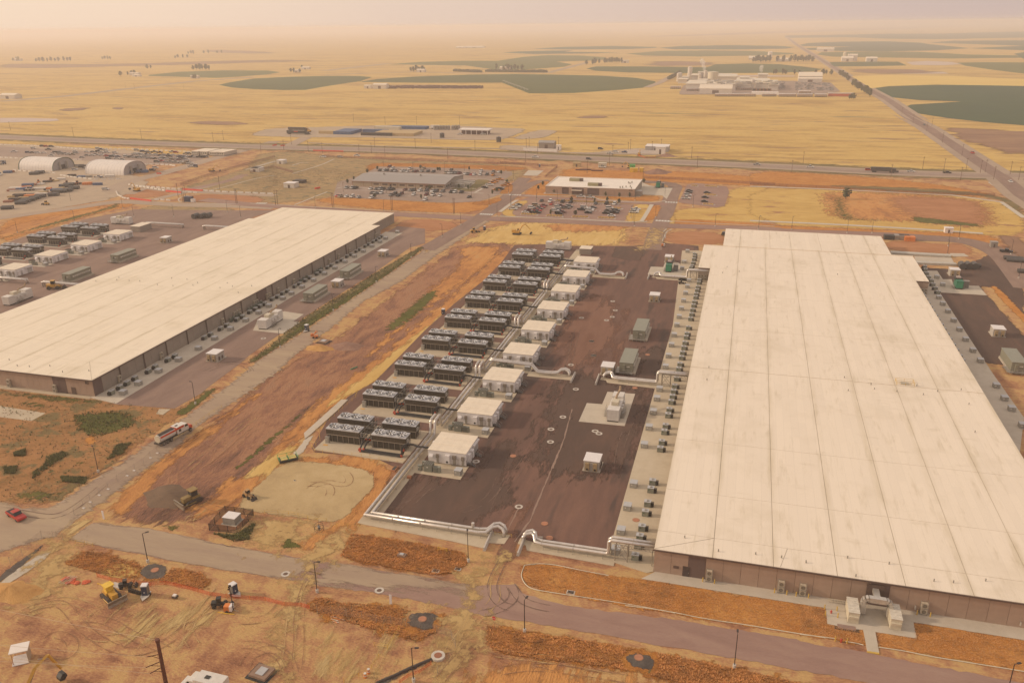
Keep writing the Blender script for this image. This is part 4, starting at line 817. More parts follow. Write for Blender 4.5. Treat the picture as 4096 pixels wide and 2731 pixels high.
def fan_meshes():
 sh = MB(); n = 20; r = 1.42
 vs = []; fs = []
 for i in range(n):
  a = 2 * math.pi * i / n
  for rr, z in ((r, 0), (r + .06, .32), (r - .02, .32), (r - .1, .02)): vs.append((rr * math.cos(a), rr * math.sin(a), z))
 for i in range(n):
  for q in range(3): fs.append((i * 4 + q, ((i + 1) % n) * 4 + q, ((i + 1) % n) * 4 + q + 1, i * 4 + q + 1))
 sh.add(vs, fs); bl = MB()
 for i in range(7):
  a = 2 * math.pi * i / 7 + .2; c, s_ = math.cos(a), math.sin(a)
  for r0, r1 in ((.3, 1.3),):
   p = [(r0, -.09, .22), (r1, -.13, .2), (r1, .15, .27), (r0, .10, .26)]
   bl.add([(x * c - y * s_, x * s_ + y * c, z) for x, y, z in p] + [(x * c - y * s_, x * s_ + y * c, z - .02) for x, y, z in p], [(0, 1, 2, 3), (7, 6, 5, 4), (0, 4, 5, 1), (2, 6, 7, 3), (1, 5, 6, 2)])
 hub = MB().cyl(0, 0, .12, .38, .24, 10)
 well = MB().cyl(0, 0, -.02, .05, 1.36, 20)
 return sh.mesh('fan_shroud', deck), bl.mesh('blade', blade), hub.mesh('hub', frame_m), well.mesh('fan_well', well_m)
FM = fan_meshes()
def make_chiller():
 t = thing('cooling_unit', '', 'cooling unit')
 MB().box(.12, .12, 2.35, UW - .12, UD - .12, UH - .22).build('casing', casing, t)
 MB().box(.3, .3, .15, UW - .3, UD - .3, 2.3).build('louver_panel', lowp, t)
 MB().box(0, 0, UH - .24, UW, UD, UH).build('top_deck', deck, t)
 rail = MB()
 for y in (.06, UD - .06):
  rail.box(0, y - .06, 2.22, UW, y + .06, 2.42).box(0, y - .05, 0, UW, y + .05, .2)
  for i in range(7):
   x = .08 + (UW - .16) * i / 6; rail.box(x - .05, y - .05, .2, x + .05, y + .05, 2.22)
 for x in (.06, UW - .06): rail.box(x - .06, .1, 2.22, x + .06, UD - .1, 2.42).bar((x, .2, .1), (x, UD - .2, 2.2), .05).box(x - .05, UD / 2 - .05, 0, x + .05, UD / 2 + .05, 2.2)
 rail.build('frame', frame_m, t)
 rb = MB()
 for i in range(13):
  x = .12 + (UW - .24) * i / 12; rb.box(x - .03, .04, 2.42, x + .03, .13, UH - .24).box(x - .03, UD - .13, 2.42, x + .03, UD - .04, UH - .24)
 rb.build('rib', casing, t)
 for i in range(3):
  f = link('fan', FM[0], t, (1.75 + i * 3.15, UD / 2, UH)); link('blades', FM[1], f); link('hub', FM[2], f); link('fan_well', FM[3], f)
 MB().box(UW, .4, 2.5, UW + .35, 1.2, 3.5).build('junction_box', gl, t)
 MB().box(-.1, -.1, 0, UW + .1, UD + .1, .1).build('plinth', padm, t)
 return t
ch0, chu = make_chiller(), [0]
def make_rack():
 t = thing('pipe_rack', '', 'pipe rack'); b = MB(); X0, X1, Y0, Y1 = -93.2, -89.9, 0, 10.4
 for x in (-93.1, -90.1):
  for y in (0.2, 3.4, 7.0, 10.2): b.bar((x, y, 0), (x, y, 3.8), .06)
  for z in (1.2, 2.6, 3.8): b.bar((x, .2, z), (x, 10.2, z), .05)
 for y in (.2, 3.4, 7.0, 10.2):
  for z in (1.2, 2.6, 3.8): b.bar((-93.1, y, z), (-90.1, y, z), .05)
 b.build('steel_frame', steel, t); p = MB()
 for x in (-92.3, -91.2): p.tube([(x, 9.8, .7), (x, 4, .7), (x, -.6, 1.5), (x, -2.6, .45)], .24, 8)
 for z in (1.9, 2.3, 3.0): p.tube([(-92.6, 1, z), (-92.6, 9.6, z)], .10, 6).tube([(-90.7, 1, z), (-90.7, 9.6, z)], .10, 6)
 p.build('pipe', blackp, t); v = MB()
 for x in (-92.3, -91.2): v.tube([(x, -2.4, .6), (x, -3.0, .45)], .34, 8).tube([(x, 1.2, 1.3), (x, 1.6, 1.25)], .34, 8)
 v.build('flange', redf, t); return t
def make_black():
 t = thing('black_pipe_pair', '', 'pipes'); b = MB()
 b.tube([(-91.8, -3.3, .5), (-80.2, -3.6, .5)], .27, 8).tube([(-91.0, -2.5, .5), (-80.2, -2.8, .5)], .27, 8)
 b.tube([(-80.2, -3.2, .5), (-80.0, -2.6, 3.0), (-79.0, -1.6, 3.3), (-77.4, -1.6, 3.3), (-76.4, -1.9, 3.1), (-72.5, -1.9, 3.1)], .27, 8)
 b.tube([(-80.2, -2.4, .5), (-79.6, -2.0, 2.4), (-79.0, -1.0, 2.9), (-77.4, -1.0, 2.9), (-76.4, -1.2, 2.7), (-72.5, -1.2, 2.7)], .27, 8).build('pipe', blackp, t)
 f = MB()
 for x, y, z in ((-80.2, -3.4, .5), (-79.9, -2.6, 1.8), (-91.8, -3.3, .5)): f.blob((x, y, z), .42, 3, 6, 4)
 f.blob((-72.7, -1.6, 2.9), .35, 5, 6, 4).build('flange', redf, t); s_ = MB()
 for x in (-89, -86, -83): s_.bar((x, -3.9, 0), (x, -3.9, .5), .05).bar((x, -3.9, .25), (x, -2.4, .25), .05)
 s_.bar((-78.3, -1.3, 0), (-78.3, -1.3, 3.0), .07).bar((-76.2, -1.6, 0), (-76.2, -1.6, 2.8), .07).bar((-89, -3.95, .45), (-81, -3.95, .45), .03).build('support', steel, t)
 return t
def make_module():
 t = thing('plant_module', '', 'equipment building'); W_, D_, H_ = 10.2, 10.1, 3.85
 MB().box(0, 0, .35, W_, D_, H_ - .12).build('wall', whitep, t); MB().box(.2, .2, 0, W_ - .2, D_ - .2, .35).build('skid', mat('skid_brown', (.3, .17, .09), .8), t)
 r = MB().box(-.08, -.08, H_ - .12, W_ + .08, D_ + .08, H_); rf = r.build('roof', whiteroof, t); l_ = MB()
 for i in (1, 2): l_.box(0, D_ * i / 3 - .03, H_, W_, D_ * i / 3 + .03, H_ + .035)
 for i in (1, 2, 3): l_.box(W_ * i / 4 - .02, 0, H_, W_ * i / 4 + .02, D_, H_ + .02)
 l_.build('seam', whiteroof, rf)
 MB().box(.25, -.55, 2.1, 1.35, 0, 2.2).add([(.25, -.55, 1.9), (1.35, -.55, 1.9), (1.35, 0, 2.75), (.25, 0, 2.75), (.25, 0, 1.9), (1.35, 0, 1.9)], [(0, 1, 2, 3), (0, 3, 4), (1, 5, 2), (0, 4, 5, 1)]).build('vent_hood', bluewhite, t)
 cb = mat('box_taupe', (.25, .21, .17), .5)
 for x, z0, w_ in ((2.2, 1.9, .75), (6.6, 2.0, 1.0), (9.0, 1.9, .75)):
  c = MB().box(x, -.4, z0, x + w_, 0, z0 + 1.0).build('wall_box', cb, t); MB().box(x + .1, -.18, .3, x + w_ - .1, 0, z0).build('conduit', steel, c)
 MB().box(4.8, -.75, .75, 6.0, 0, 3.0, dy=.0).build('air_conditioner', bluewhite, t)
 MB().tube([(5.35, -.76, 1.25), (5.35, -.80, 1.25)], .30, 14).build('fan_opening', dark_m, t)
 MB().box(3.7, -.05, .35, 4.55, 0, 2.4).build('door', whitep, t); pp = MB()
 for x in (6.9, 7.3, 7.9, 8.3): pp.tube([(x, -.15, .4), (x, -.15, 2.0), (x - .3, -.2, 2.2)], .05, 5)
 pp.build('conduit_bundle', steel, t)
 for y in (1.3, 3.6): MB().box(W_, y, .8, W_ + .7, y + 1.2, 2.9).build('air_conditioner', bluewhite, t)
 MB().box(W_, 7.0, .4, W_ + .08, 9.6, 3.1).build('roller_door', mat('door_grey', (.45, .43, .40), .5), t)
 MB().box(W_, 5.6, 2.9, W_ + .5, 9.9, 3.3).build('hood', whitep, t); MB().box(W_, 2.5, .4, W_ + .06, 3.4, 2.5).build('side_door', mat('door_grey', (.45, .43, .40), .5), t)
 MB().box(-.5, 4.5, 2.6, 0, 5.6, 3.5).build('side_box', whitep, t)
 return t
def make_stair():
 t = thing('access_stair', '', 'stairs'); b = MB()
 b.box(0, -.6, .75, 1.2, .6, .82)
 for i in range(4): b.box(1.2 + i * .3, -.5, .57 - i * .19, 1.5 + i * .3, .5, .61 - i * .19)
 b.build('steps', mat('stair_steel', (.14, .135, .13), .5, metal=.3), t); r = MB()
 for y in (-.6, .6):
  r.bar((0, y, 1.8), (1.2, y, 1.8), .04).bar((1.2, y, 1.8), (2.5, y, .95), .04).bar((0, y, 1.3), (1.2, y, 1.3), .03)
  for x in (0.05, 1.2): r.bar((x, y, 0), (x, y, 1.8), .04)
  r.bar((2.4, y, 0), (2.4, y, 1.0), .04)
 r.build('railing', steel, t); MB().box(1.9, -.8, 0, 3.6, .8, .06).build('landing', mat('pad_pale', (.50, .46, .42), .9), t); return t
def cabinet(name, w, d, h, m, top, base=.2, label2=True, cat='cabinet', sign=None, tilt=0):
 t = thing(name, '', cat); MB().box(-w / 2, 0, .1, w / 2, d, h).build('body', m, t); MB().box(-w / 2 - .05, -.05, h, w / 2 + .05, d + .05, h + .08).build('lid', top, t)
 if base: MB().box(-w / 2 - base, -base, 0, w / 2 + base, d + base, .1).build('base', padm, t)
 MB().box(-w * .32, -.02, h * .6, -w * .12, 0, h * .78).build('sign', sign or lab_m, t)
 MB().box(w * .08, -.10, h * .25, w * .46, 0, h * .85).build('door', m, t); return t
def make_tank():
 t = thing('oil_transformer', '', 'transformer'); W_ = 2.1
 MB().box(-W_ / 2, 0, .2, W_ / 2, 1.9, 2.2).build('tank', grn2, t); b = MB().box(-W_ / 2 - .06, -.06, 2.2, W_ / 2 + .06, 1.96, 2.3); lid = b.build('lid', grn2, t); r = MB()
 for i in range(4): r.box(-W_ / 2 + .2 + i * .52, -.08, 2.3, -W_ / 2 + .27 + i * .52, 1.98, 2.42)
 r.build('rib', trim_m, lid); MB().box(-W_ / 2 - .4, -.4, 0, W_ / 2 + 3.2, 2.6, .1).build('base', padm, t)
 MB().box(-.35, -.03, 1.3, .05, 0, 1.6).build('sign', lab_m, t)
 f = MB()
 for i in range(4): f.box(1.45 + i * .28, .0, .35, 1.62 + i * .28, .75, 1.65)
 f.build('radiator', grn2, t); MB().box(2.55, .1, .1, 3.2, .9, 1.75).box(1.4, .75, .1, 2.5, 1.0, 1.7).build('side_cabinet', grn2, t); return t
rack0, raku = make_rack(), [0]; bl0, blu = make_black(), [0]; mo0, mou = make_module(), [0]; st0, stu = make_stair(), [0]; tk0, tku = make_tank(), [0]
sc0, scu = cabinet('switch_cabinet', .95, .7, 1.5, grn2, grn2, 0), [0]; pc0, pcu = cabinet('pad_cabinet', 1.7, 1.9, 1.5, gl, gtop), [0]; cc0, ccu = cabinet('control_cabinet', 1.1, .6, 1.9, gl, steel, 0, sign=lab_m), [0]
ybase = thing('drip_tray', '', 'tray'); MB().box(-.7, -.45, 0, .7, .1, .18).build('tray', yel, ybase); MB().box(-.6, -.4, .18, .6, .05, .22).build('grate', yel, ybase); ybu = [0]
NEAR = lambda i: 'nearest' if i == 0 else od(i) + ' nearest' if i < 8 else 'farthest'
MY = [177.4, 200.4, 224.2, 246.9, 270.4, 294.2, 317.6, 340.0, 363.6]; CY = [181.4, 204.7, 228.6, 252.4, 275.8, 299.8, 323.6, 346.8, 369.6]
for i in range(9):
 y = CY[i]; nr = NEAR(i)
 for k_, (x, dy, w_) in enumerate(((-103.3, 0, 'front left'), (-89.85, -.3, 'front right'), (-103.3, 6.8, 'back left'), (-89.9, 6.9, 'back right'))):
  place(ch0, chu, (x, y + dy), 0, 'three-fan cooling unit, %s in the %s bank of the main yard' % (w_, nr), 'three-fan cooling units in the main yard')
 place(rack0, raku, (0, y, 0), 0, 'steel frame of dark pipes between cooling units of the %s bank' % nr, 'pipe racks between cooling units')
 place(bl0, blu, (0, y, 0), 0, 'black twin pipes from the %s cooling bank across to its white building' % nr, 'black pipes to the white buildings')
 place(mo0, mou, (-72.4, MY[i]), 0, 'white boxy equipment building with cream roof, %s in the yard row' % nr, 'white equipment buildings in a row')
 for q, dy in enumerate((.9, 6.2)): place(st0, stu, (-62.2, MY[i] + dy), 0, '%s grey access stair on the right side of the %s white building' % (('near', 'far')[q], nr), 'access stairs of the white buildings')
 sheet('concrete_pad', [(-104.4, y - 5.2), (-78.6, y - 6.2), (-78.4, y + 12.4), (-104.4, y + 12.0)], gm['concrete_tan'], 17, th=.05)
 sheet('concrete_pad', [(-74.6, MY[i] - 6.0), (-61.6, MY[i] - 6.4), (-61.6, MY[i] + .6), (-74.6, MY[i] + .6)], gm['concrete_tan'], 17, th=.05)
 place(tk0, tku, (-70.7, MY[i] - 4.9), 0, 'grey-green ribbed transformer with radiator fins before the %s white building' % nr, 'ribbed transformers before the white buildings')
 for q, (x, dy) in enumerate(((-73.0, -4.7), (-72.6, -2.6))): place(sc0, scu, (x, MY[i] + dy), 0, 'small switch cabinet, %s one left of the %s ribbed transformer' % (('front', 'back')[q], nr), 'small switch cabinets')
 place(pc0, pcu, (-62.9, MY[i] - 4.9), 0, 'low grey cabinet on the right corner of the %s white building pad' % nr, 'low grey cabinets on pad corners')
 place(cc0, ccu, (-102.6, y - 1.0), 0, 'grey control cabinet at the left end of the %s cooling bank' % nr, 'control cabinets of the cooling banks')
 place(ybase, ybu, (-102.6, y - 1.9), 0, 'yellow tray on the pad at the left end of the %s cooling bank' % nr, 'yellow trays by the cooling banks')
# rows of grey cabinets on the concrete strips of the right hall
def make_inner():
 t = thing('fan_cabinet', '', 'cabinet'); MB().box(-.75, 0, .1, .75, 1.25, 1.45).build('body', grn2, t); MB().box(-.8, -.05, 1.45, .8, 1.3, 1.53).build('lid', gtop, t)
 MB().box(-.2, .3, 1.53, .2, .9, 1.68).build('lifting_frame', steel, t); MB().box(-1.0, -.2, 0, 1.0, 1.45, .1).build('base', padm, t)
 r = MB()
 for i in range(4): r.box(.8 + i * .17, .15, .25, .9 + i * .17, 1.15, 1.2)
 r.build('radiator', blk, t); MB().box(-.55, -.02, .9, -.2, 0, 1.15).build('sign', mat('sign_green', (.08, .14, .08), .5), t); return t
in0, inu = make_inner(), [0]; big = cabinet('grey_cabinet', 1.75, 1.9, 1.4, gl, gtop); bgu = [0]
oy = sorted([177.5, 167, 156.9, 149.3] + [p[1] for p in S(A9, '1300,25 1268,130 1240,235 1210,350 1178,465 1112,700 1085,800 1047,940 1003,1105 950,1290') if p[1] > 182] + [p[1] for p in S(A20, '962,905 943,995 914,1100 883,1220 847,1345 808,1475')])
for i, y in enumerate(oy): place(big, bgu, (-19.8, y), 0, 'square grey cabinet in row beside the dark yard, %s from near end' % od(i), 'square grey cabinets left of the right hall')
for i, p in enumerate(S(A20, '975,440 925,610 893,710')): place(big, bgu, (p[0], p[1]), 0, 'square grey cabinet beside the green generator pad, ' + ('farthest', 'middle', 'nearest')[i], 'square grey cabinets left of the right hall')
iy = sorted([176.2, 169.8, 165.7, 159.5, 155.7, 152.6, 148.4, 179.9] + [p[1] for p in S(A9, '1418,55 1405,120 1392,155 1380,215 1368,265 1355,320 1342,370 1328,440 1315,490 1290,590 1272,670 1258,725 1247,780 1228,835 1215,920 1200,975 1176,1090 1160,1150 1132,1260 1115,1330')] + [p[1] for p in S(A20, '1125,900 1113,940 1100,1010 1088,1060 1075,1120 1060,1170 1047,1245 1030,1300 1018,1370 1000,1440 985,1510')])
red_sign = mat('red_sign', (.6, .05, .04), .5)
for i, y in enumerate(iy):
 t = place(in0, inu, (-15.5, y), 0, 'grey cabinet with black radiator left of right hall, %s from near end' % od(i), 'radiator cabinets left of the right hall')
for i, p in enumerate(S(A20, '1085,490 1085,528 1075,572 1060,630 1045,678 1030,705')): place(in0, inu, (p[0], p[1]), 0, 'grey radiator cabinet by far wide end of right hall, %s from far end' % od(i), 'radiator cabinets left of the right hall')
# right side of the right hall
def mirror(t):
 t.rotation_euler = (0, 0, math.pi); return t
ro = S(B1, '795,905 835,970 890,1050 950,1145 1010,1240 1075,1345 1150,1460 1228,1568') + S(A10, '1020,940 1072,1020 1123,1100 1168,1165 1235,1270')
for i, p in enumerate(ro[:8] + ro[9:]): place(big, bgu, (p[0], p[1] - .9), 0, 'square grey cabinet right of the right hall, %s from far end' % od(i), 'square grey cabinets right of the right hall')
ri = S(B1, '645,580 650,610 665,650 685,690 715,725 730,765 755,805 780,845 675,875 695,895 715,930 735,970 760,1010 785,1050 820,1100 845,1140 870,1195 900,1240 935,1295 965,1345 1000,1405 1035,1460 1070,1520 1100,1565')
for i, p in enumerate(ri):
 place(in0, inu, (73.4 if p[1] < 359 else p[0], p[1] - .6), math.pi, 'dark grey radiator cabinet right of the right hall, %s from the far end' % od(i), 'radiator cabinets right of the right hall')
for i, p in enumerate(S(B1, '775,690 835,770')): place(big, bgu, (p[0], p[1] - .9), 0, 'grey cabinet left of the far green generator, ' + ('farther', 'nearer')[i], 'square grey cabinets right of the right hall')
# left hall, right side: pairs of green-grey units by the wall and big pale cabinets outside
lp = S(A11, '1000,395 1075,350 1140,312 1210,268 1330,205 1392,165 1505,103 1568,70') + S(A6, '45,1195 110,1160 215,1100 280,1065 385,1005 445,975 520,925 578,895 628,865 675,840 755,790 810,765 862,730 912,705 990,655 1040,630 1100,595 1148,565 1222,525 1262,500 1330,460 1372,435 1435,400 1478,380 1535,342 1578,320 1632,288 1665,268 1725,235 1760,215 1808,188 1845,168 1870,150 1895,132')
for i, p in enumerate(lp): place(in0, inu, (p[0] - .3, p[1] - .2), math.pi / 2 + math.pi, 'green-grey unit close to left hall side wall, %s from near corner' % od(i), 'units along the left hall side wall')
lo = S(A11, '1140,395 1275,312 1455,202 1632,100') + S(A6, '20,1305 188,1200 352,1100 512,1010 645,930 750,860 895,782 985,730 1095,662 1215,592 1328,522 1436,462 1540,398 1638,340 1730,288 1820,235 1903,188 1963,152 2085,85')
for i, p in enumerate(lo): place(big, bgu, (p[0], p[1] - .5), math.pi / 2, 'pale grey cabinet on left hall apron edge, %s from near corner' % od(i), 'pale cabinets along the left hall apron')
# ---------------------------------------------------------------- sheds, electrical houses, generators
def make_shed():
 t = thing('utility_shed', '', 'shed'); W_, D_, H_ = 3.9, 4.4, 2.85
 MB().box(0, 0, .25, W_, D_, H_).build('wall', mat('shed_grey', (.46, .42, .37), .55, var=.06), t); MB().box(-.12, -.12, H_, W_ + .12, D_ + .12, H_ + .14).build('roof', bluewhite, t)
 MB().box(-.3, -.3, 0, W_ + .3, D_ + .8, .25).build('base', padm, t)
 for x in (.45, 2.45):
  c = MB().box(x, -.55, .5, x + 1.0, 0, 2.45, dy=0).build('air_conditioner', mat('tan_casing', (.40, .29, .16), .5), t); MB().tube([(x + .5, -.56, .85), (x + .5, -.62, .85)], .28, 12).build('fan_opening', dark_m, c)
 MB().box(W_, 1.0, .5, W_ + .3, 1.5, 1.6).box(W_, 2.8, .5, W_ + .25, 3.3, 1.5).build('side_box', trim_m, t); MB().box(W_, 1.8, .25, W_ + .05, 2.6, 2.3).build('door', mat('door_grey', (.45, .43, .40), .5), t)
 return t
sh0, shu = make_shed(), [0]
for c_, s_, l_ in ((A9, '350,1520', 'small white-roofed shed with two tan air conditioners, alone on the near asphalt'), (A9, '530,520', 'small white-roofed shed beside the near olive electrical house'), (A20, '378,1205', 'small white-roofed shed alone on red asphalt before the overhead pipe'),
                  (A20, '620,590', 'small white-roofed shed behind the green generator of the middle yard'), (A10, '1050,700', 'small white-roofed shed alone on the right yard'), (B1, '912,665', 'small white-roofed shed behind the green generator on the right yard')):
 p = S(c_, s_)[0]; place(sh0, shu, p, 0, l_, 'white-roofed sheds')
for c_, s_, l_ in ((A6, '75,1425', 'small white-roofed shed at the near end of the left hall yard'), (A6, '1375,655', 'small white-roofed shed between the two olive houses of the left yard'), (A6, '1860,335', 'small white-roofed shed at the far end of the left hall yard'), (A5, '1678,450', 'small white-roofed shed behind the left hall')):
 p = S(c_, s_)[0]; place(sh0, shu, p, 0, l_, 'white-roofed sheds')
def make_house(flip=1):
 t = thing('electrical_house', '', 'electrical building'); W_, D_, H_ = 4.3, 13.0, 3.8; ol = mat('olive_wall', (.235, .225, .17), .55, var=.06); olr = mat('olive_roof', (.26, .26, .205), .5, var=.06)
 MB().box(0, 0, .8, W_, D_, H_).build('wall', ol, t); MB().box(-.1, -.1, H_, W_ + .1, D_ + .1, H_ + .12).build('roof', olr, t); MB().box(-.2, -.2, 0, W_ + .9, D_ + .5, .8).build('base', padm, t)
 MB().box(1.0, -.5, 1.0, 1.9, 0, 3.2).build('air_conditioner', ol, t); MB().box(2.3, -.04, 2.4, 3.3, 0, 2.7).build('sign', lab_m, t); MB().box(1.4, -.06, .85, 2.3, 0, 2.9).build('door', mat('olive_door', (.18, .175, .13), .5), t) if 0 else None
 fl = MB()
 for i in range(10): fl.box(W_, 1.6 + i * 1.1, 2.2, W_ + .35, 2.1 + i * 1.1, 2.9)
 fl.build('louver_hood', lab_m, t); r = MB()
 for z in (1.3, 1.9): r.bar((-1.2, -1.3, z), (W_, -1.3, z), .04).bar((-1.2, -1.3, z), (-1.2, 4, z), .04)
 for x in (-1.2, .2, 1.6, 3.0, W_): r.bar((x, -1.3, 0), (x, -1.3, 1.9), .04)
 for y in (0, 1.3, 2.6, 4): r.bar((-1.2, y, 0), (-1.2, y, 1.9), .04)
 r.build('railing', steel, t); MB().box(-1.2, -1.3, .72, W_, -.2, .8).box(-1.2, -.2, .72, -.2, 4, .8).build('platform', steel, t); s_ = MB()
 for i in range(4): s_.box(-1.2, 4 + i * .35, .55 - i * .17, -.2, 4.35 + i * .35, .6 - i * .17)
 s_.build('steps', steel, t); return t
ho0, hou = make_house(), [0]
for c_, s_, l_, z in ((A9, '722,505', 'olive green electrical house, near one of two in the middle yard', 0), (A9, '862,160', 'olive green electrical house, far one of two in the middle yard', 0), (A6, '1085,805', 'olive green electrical house, near one in the left hall yard', 0), (A6, '1465,565', 'olive green electrical house, far one in the left hall yard', 0),
                     (A5, '660,860', 'olive green electrical house behind the left hall, nearer', 0), (A5, '1165,655', 'olive green electrical house behind the left hall, farther', 0), (A10, '1160,930', 'tan olive electrical house cut by the right photo edge', 0)):
 p = S(c_, s_)[0]; place(ho0, hou, p, 0, l_, 'olive electrical houses')
def make_gen():
 """white containerised generator with exhaust stack"""
 t = thing('white_generator', '', 'generator'); W_, D_, H_ = 3.4, 12.4, 4.1
 wm = mat('gen_white', (.66, .62, .57), .45, var=.06)
 MB().box(0, 0, .55, W_, 3.0, H_ - .35).build('front_module', wm, t); MB().box(.05, 3.0, .55, W_ - .05, D_, 3.4).build('housing', wm, t); MB().box(.1, D_ - 3.4, 3.4, W_ - .1, D_, H_).build('rear_module', wm, t)
 rr = MB()
 for i in range(5): rr.box(.1 + i * .8, -.04, .7, .16 + i * .8, 0, H_ - .45)
 rr.box(0, 0, H_ - .35, W_, 3.0, H_ - .28).build('rib', wm, t)
 MB().box(.2, .1, 0, W_ - .2, D_ - .1, .55).build('fuel_tank', blk, t)
 MB().box(.7, 3.6, 3.4, 2.7, 6.0, 4.7).box(.9, 6.3, 3.4, 2.5, 7.6, 4.4).build('cooler_box', cream, t)
 MB().tube([(1.6, 6.6, 4.3), (1.6, 7.2, 4.9), (1.9, 9.5, 5.3), (2.1, 10.6, 5.7), (2.1, 10.9, 6.6)], .30, 10).build('exhaust', mat('rusty_lagging', (.42, .29, .17), .7, var=.2), t)
 for y in (4.2, 6.0, 8.4): MB().box(W_, y, 2.1, W_ + .5, y + .9, 2.8).build('hood', wm, t)
 s_ = MB()
 for sx in (-1, 1):
  x0 = W_ + .1 if sx > 0 else -1.1
  for i in range(5): s_.box(x0, 2.6 + i * .3, .1 + i * .22, x0 + 1.0, 2.9 + i * .3, .15 + i * .22)
  s_.box(x0, 4.1, 1.2, x0 + 1.0, 7.0, 1.26).bar((x0 + (1.0 if sx > 0 else 0), 2.6, 1.1), (x0 + (1.0 if sx > 0 else 0), 4.1, 2.2), .04).bar((x0 + (1.0 if sx > 0 else 0), 4.1, 2.2), (x0 + (1.0 if sx > 0 else 0), 7.0, 2.2), .04)
  for y in (2.6, 4.1, 5.5, 7.0): s_.bar((x0 + (1.0 if sx > 0 else 0), y, 0), (x0 + (1.0 if sx > 0 else 0), y, 2.2 if y > 3 else 1.1), .035)
 s_.build('steps', steel, t); return t
ge0, geu = make_gen(), [0]
for c_, s_, rz, l_ in ((A9, '590,1010', 0, 'white container generator with curved exhaust on the T-shaped pad of the middle yard'), (A6, '690,1100', 0, 'white container generator with brown exhaust on the left hall yard pad'),
                     (A5, '100,1110', 0, 'white container generator behind the near part of the left hall')):
 p = S(c_, s_)[0]; place(ge0, geu, (p[0] - (3.2 if rz == 0 and c_ is not A9 else 0), p[1]), rz, l_, 'white container generators')
for c_, s_, l_ in ((A7, '1372,280', 'white container generator broadside beyond the cooling banks'), (A5, '1160,250', 'white container generator broadside in the yard behind the left hall')):
 p = S(c_, s_)[0]; g_ = clone(ge0, l_, (p[0] + .2, p[1] + 3.4), -math.pi / 2)
gp = mat('gen_green', (.015, .17, .095), .4, var=.1)
def make_green():
 t = thing('green_generator', '', 'generator'); MB().box(0, 0, .6, 2.6, 5.6, 3.6).build('housing', gp, t); MB().box(.1, .1, 0, 2.5, 6.4, .6).build('fuel_tank', blk, t)
 MB().box(.15, -.03, .8, 2.45, 0, 3.2).build('front_panel', mat('gen_green_light', (.03, .24, .13), .4), t); MB().box(-.1, 3.2, 3.0, 2.7, 6.2, 4.0).build('scoop', blk, t)
 MB().box(.5, 3.6, 4.0, 2.1, 5.4, 4.5).build('silencer', mat('pinkish_steel', (.55, .44, .40), .4, metal=.3), t); MB().tube([(1.6, 5.4, 4.3), (1.8, 6.6, 5.0), (1.8, 6.8, 6.4)], .17, 8).build('exhaust', mat('rusty_lagging', (.42, .29, .17), .7), t)
 s_ = MB()
 for x in (-1.0, 2.7):
  for i in range(4): s_.box(x, .4 + i * .35, .1 + i * .2, x + .9, .75 + i * .35, .15 + i * .2)
  s_.box(x, 1.8, .85, x + .9, 4.6, .9).bar((x + .45, 1.8, 1.8), (x + .45, 4.6, 1.8), .04)
  for y in (.6, 1.8, 3.2, 4.6): s_.bar((x + .45, y, 0), (x + .45, y, 1.8), .035)
 s_.build('steps', steel, t); MB().box(3.3, 2.6, .1, 5.3, 4.4, 3.0).build('switch_cabinet', mat('slate', (.17, .165, .155), .5), t); MB().box(3.2, 2.5, 3.0, 5.4, 4.5, 3.12).build('lid', steel, t)
 return t
gg0, ggu = make_green(), [0]
for c_, s_, l_ in ((A20, '632,745', 'green generator on the concrete pad left of the right hall'), (B1, '975,805', 'green generator on the concrete pad of the far right yard'), (B4, '2095,380', 'green generator beside the flat office with the white roof')):
 p = S(c_, s_)[0]; place(gg0, ggu, p, 0, l_, 'green generators')
# flat-roofed small brown shelters
for c_, s_, w_, d_, h_, l_ in ((A7, '1760,335', 5.6, 6, 2.8, 'low flat cream-roofed shelter between generator and white buildings'), (A5, '1370,335', 6, 10, 3.2, 'brown flat-roofed shelter behind the left hall')):
 p = S(c_, s_)[0]; t = thing('flat_shelter', l_, 'shelter', p); MB().box(0, 0, 0, w_, d_, h_).build('wall', wall_grey, t); MB().box(-.15, -.15, h_, w_ + .15, d_ + .15, h_ + .15).build('roof', whiteroof, t)
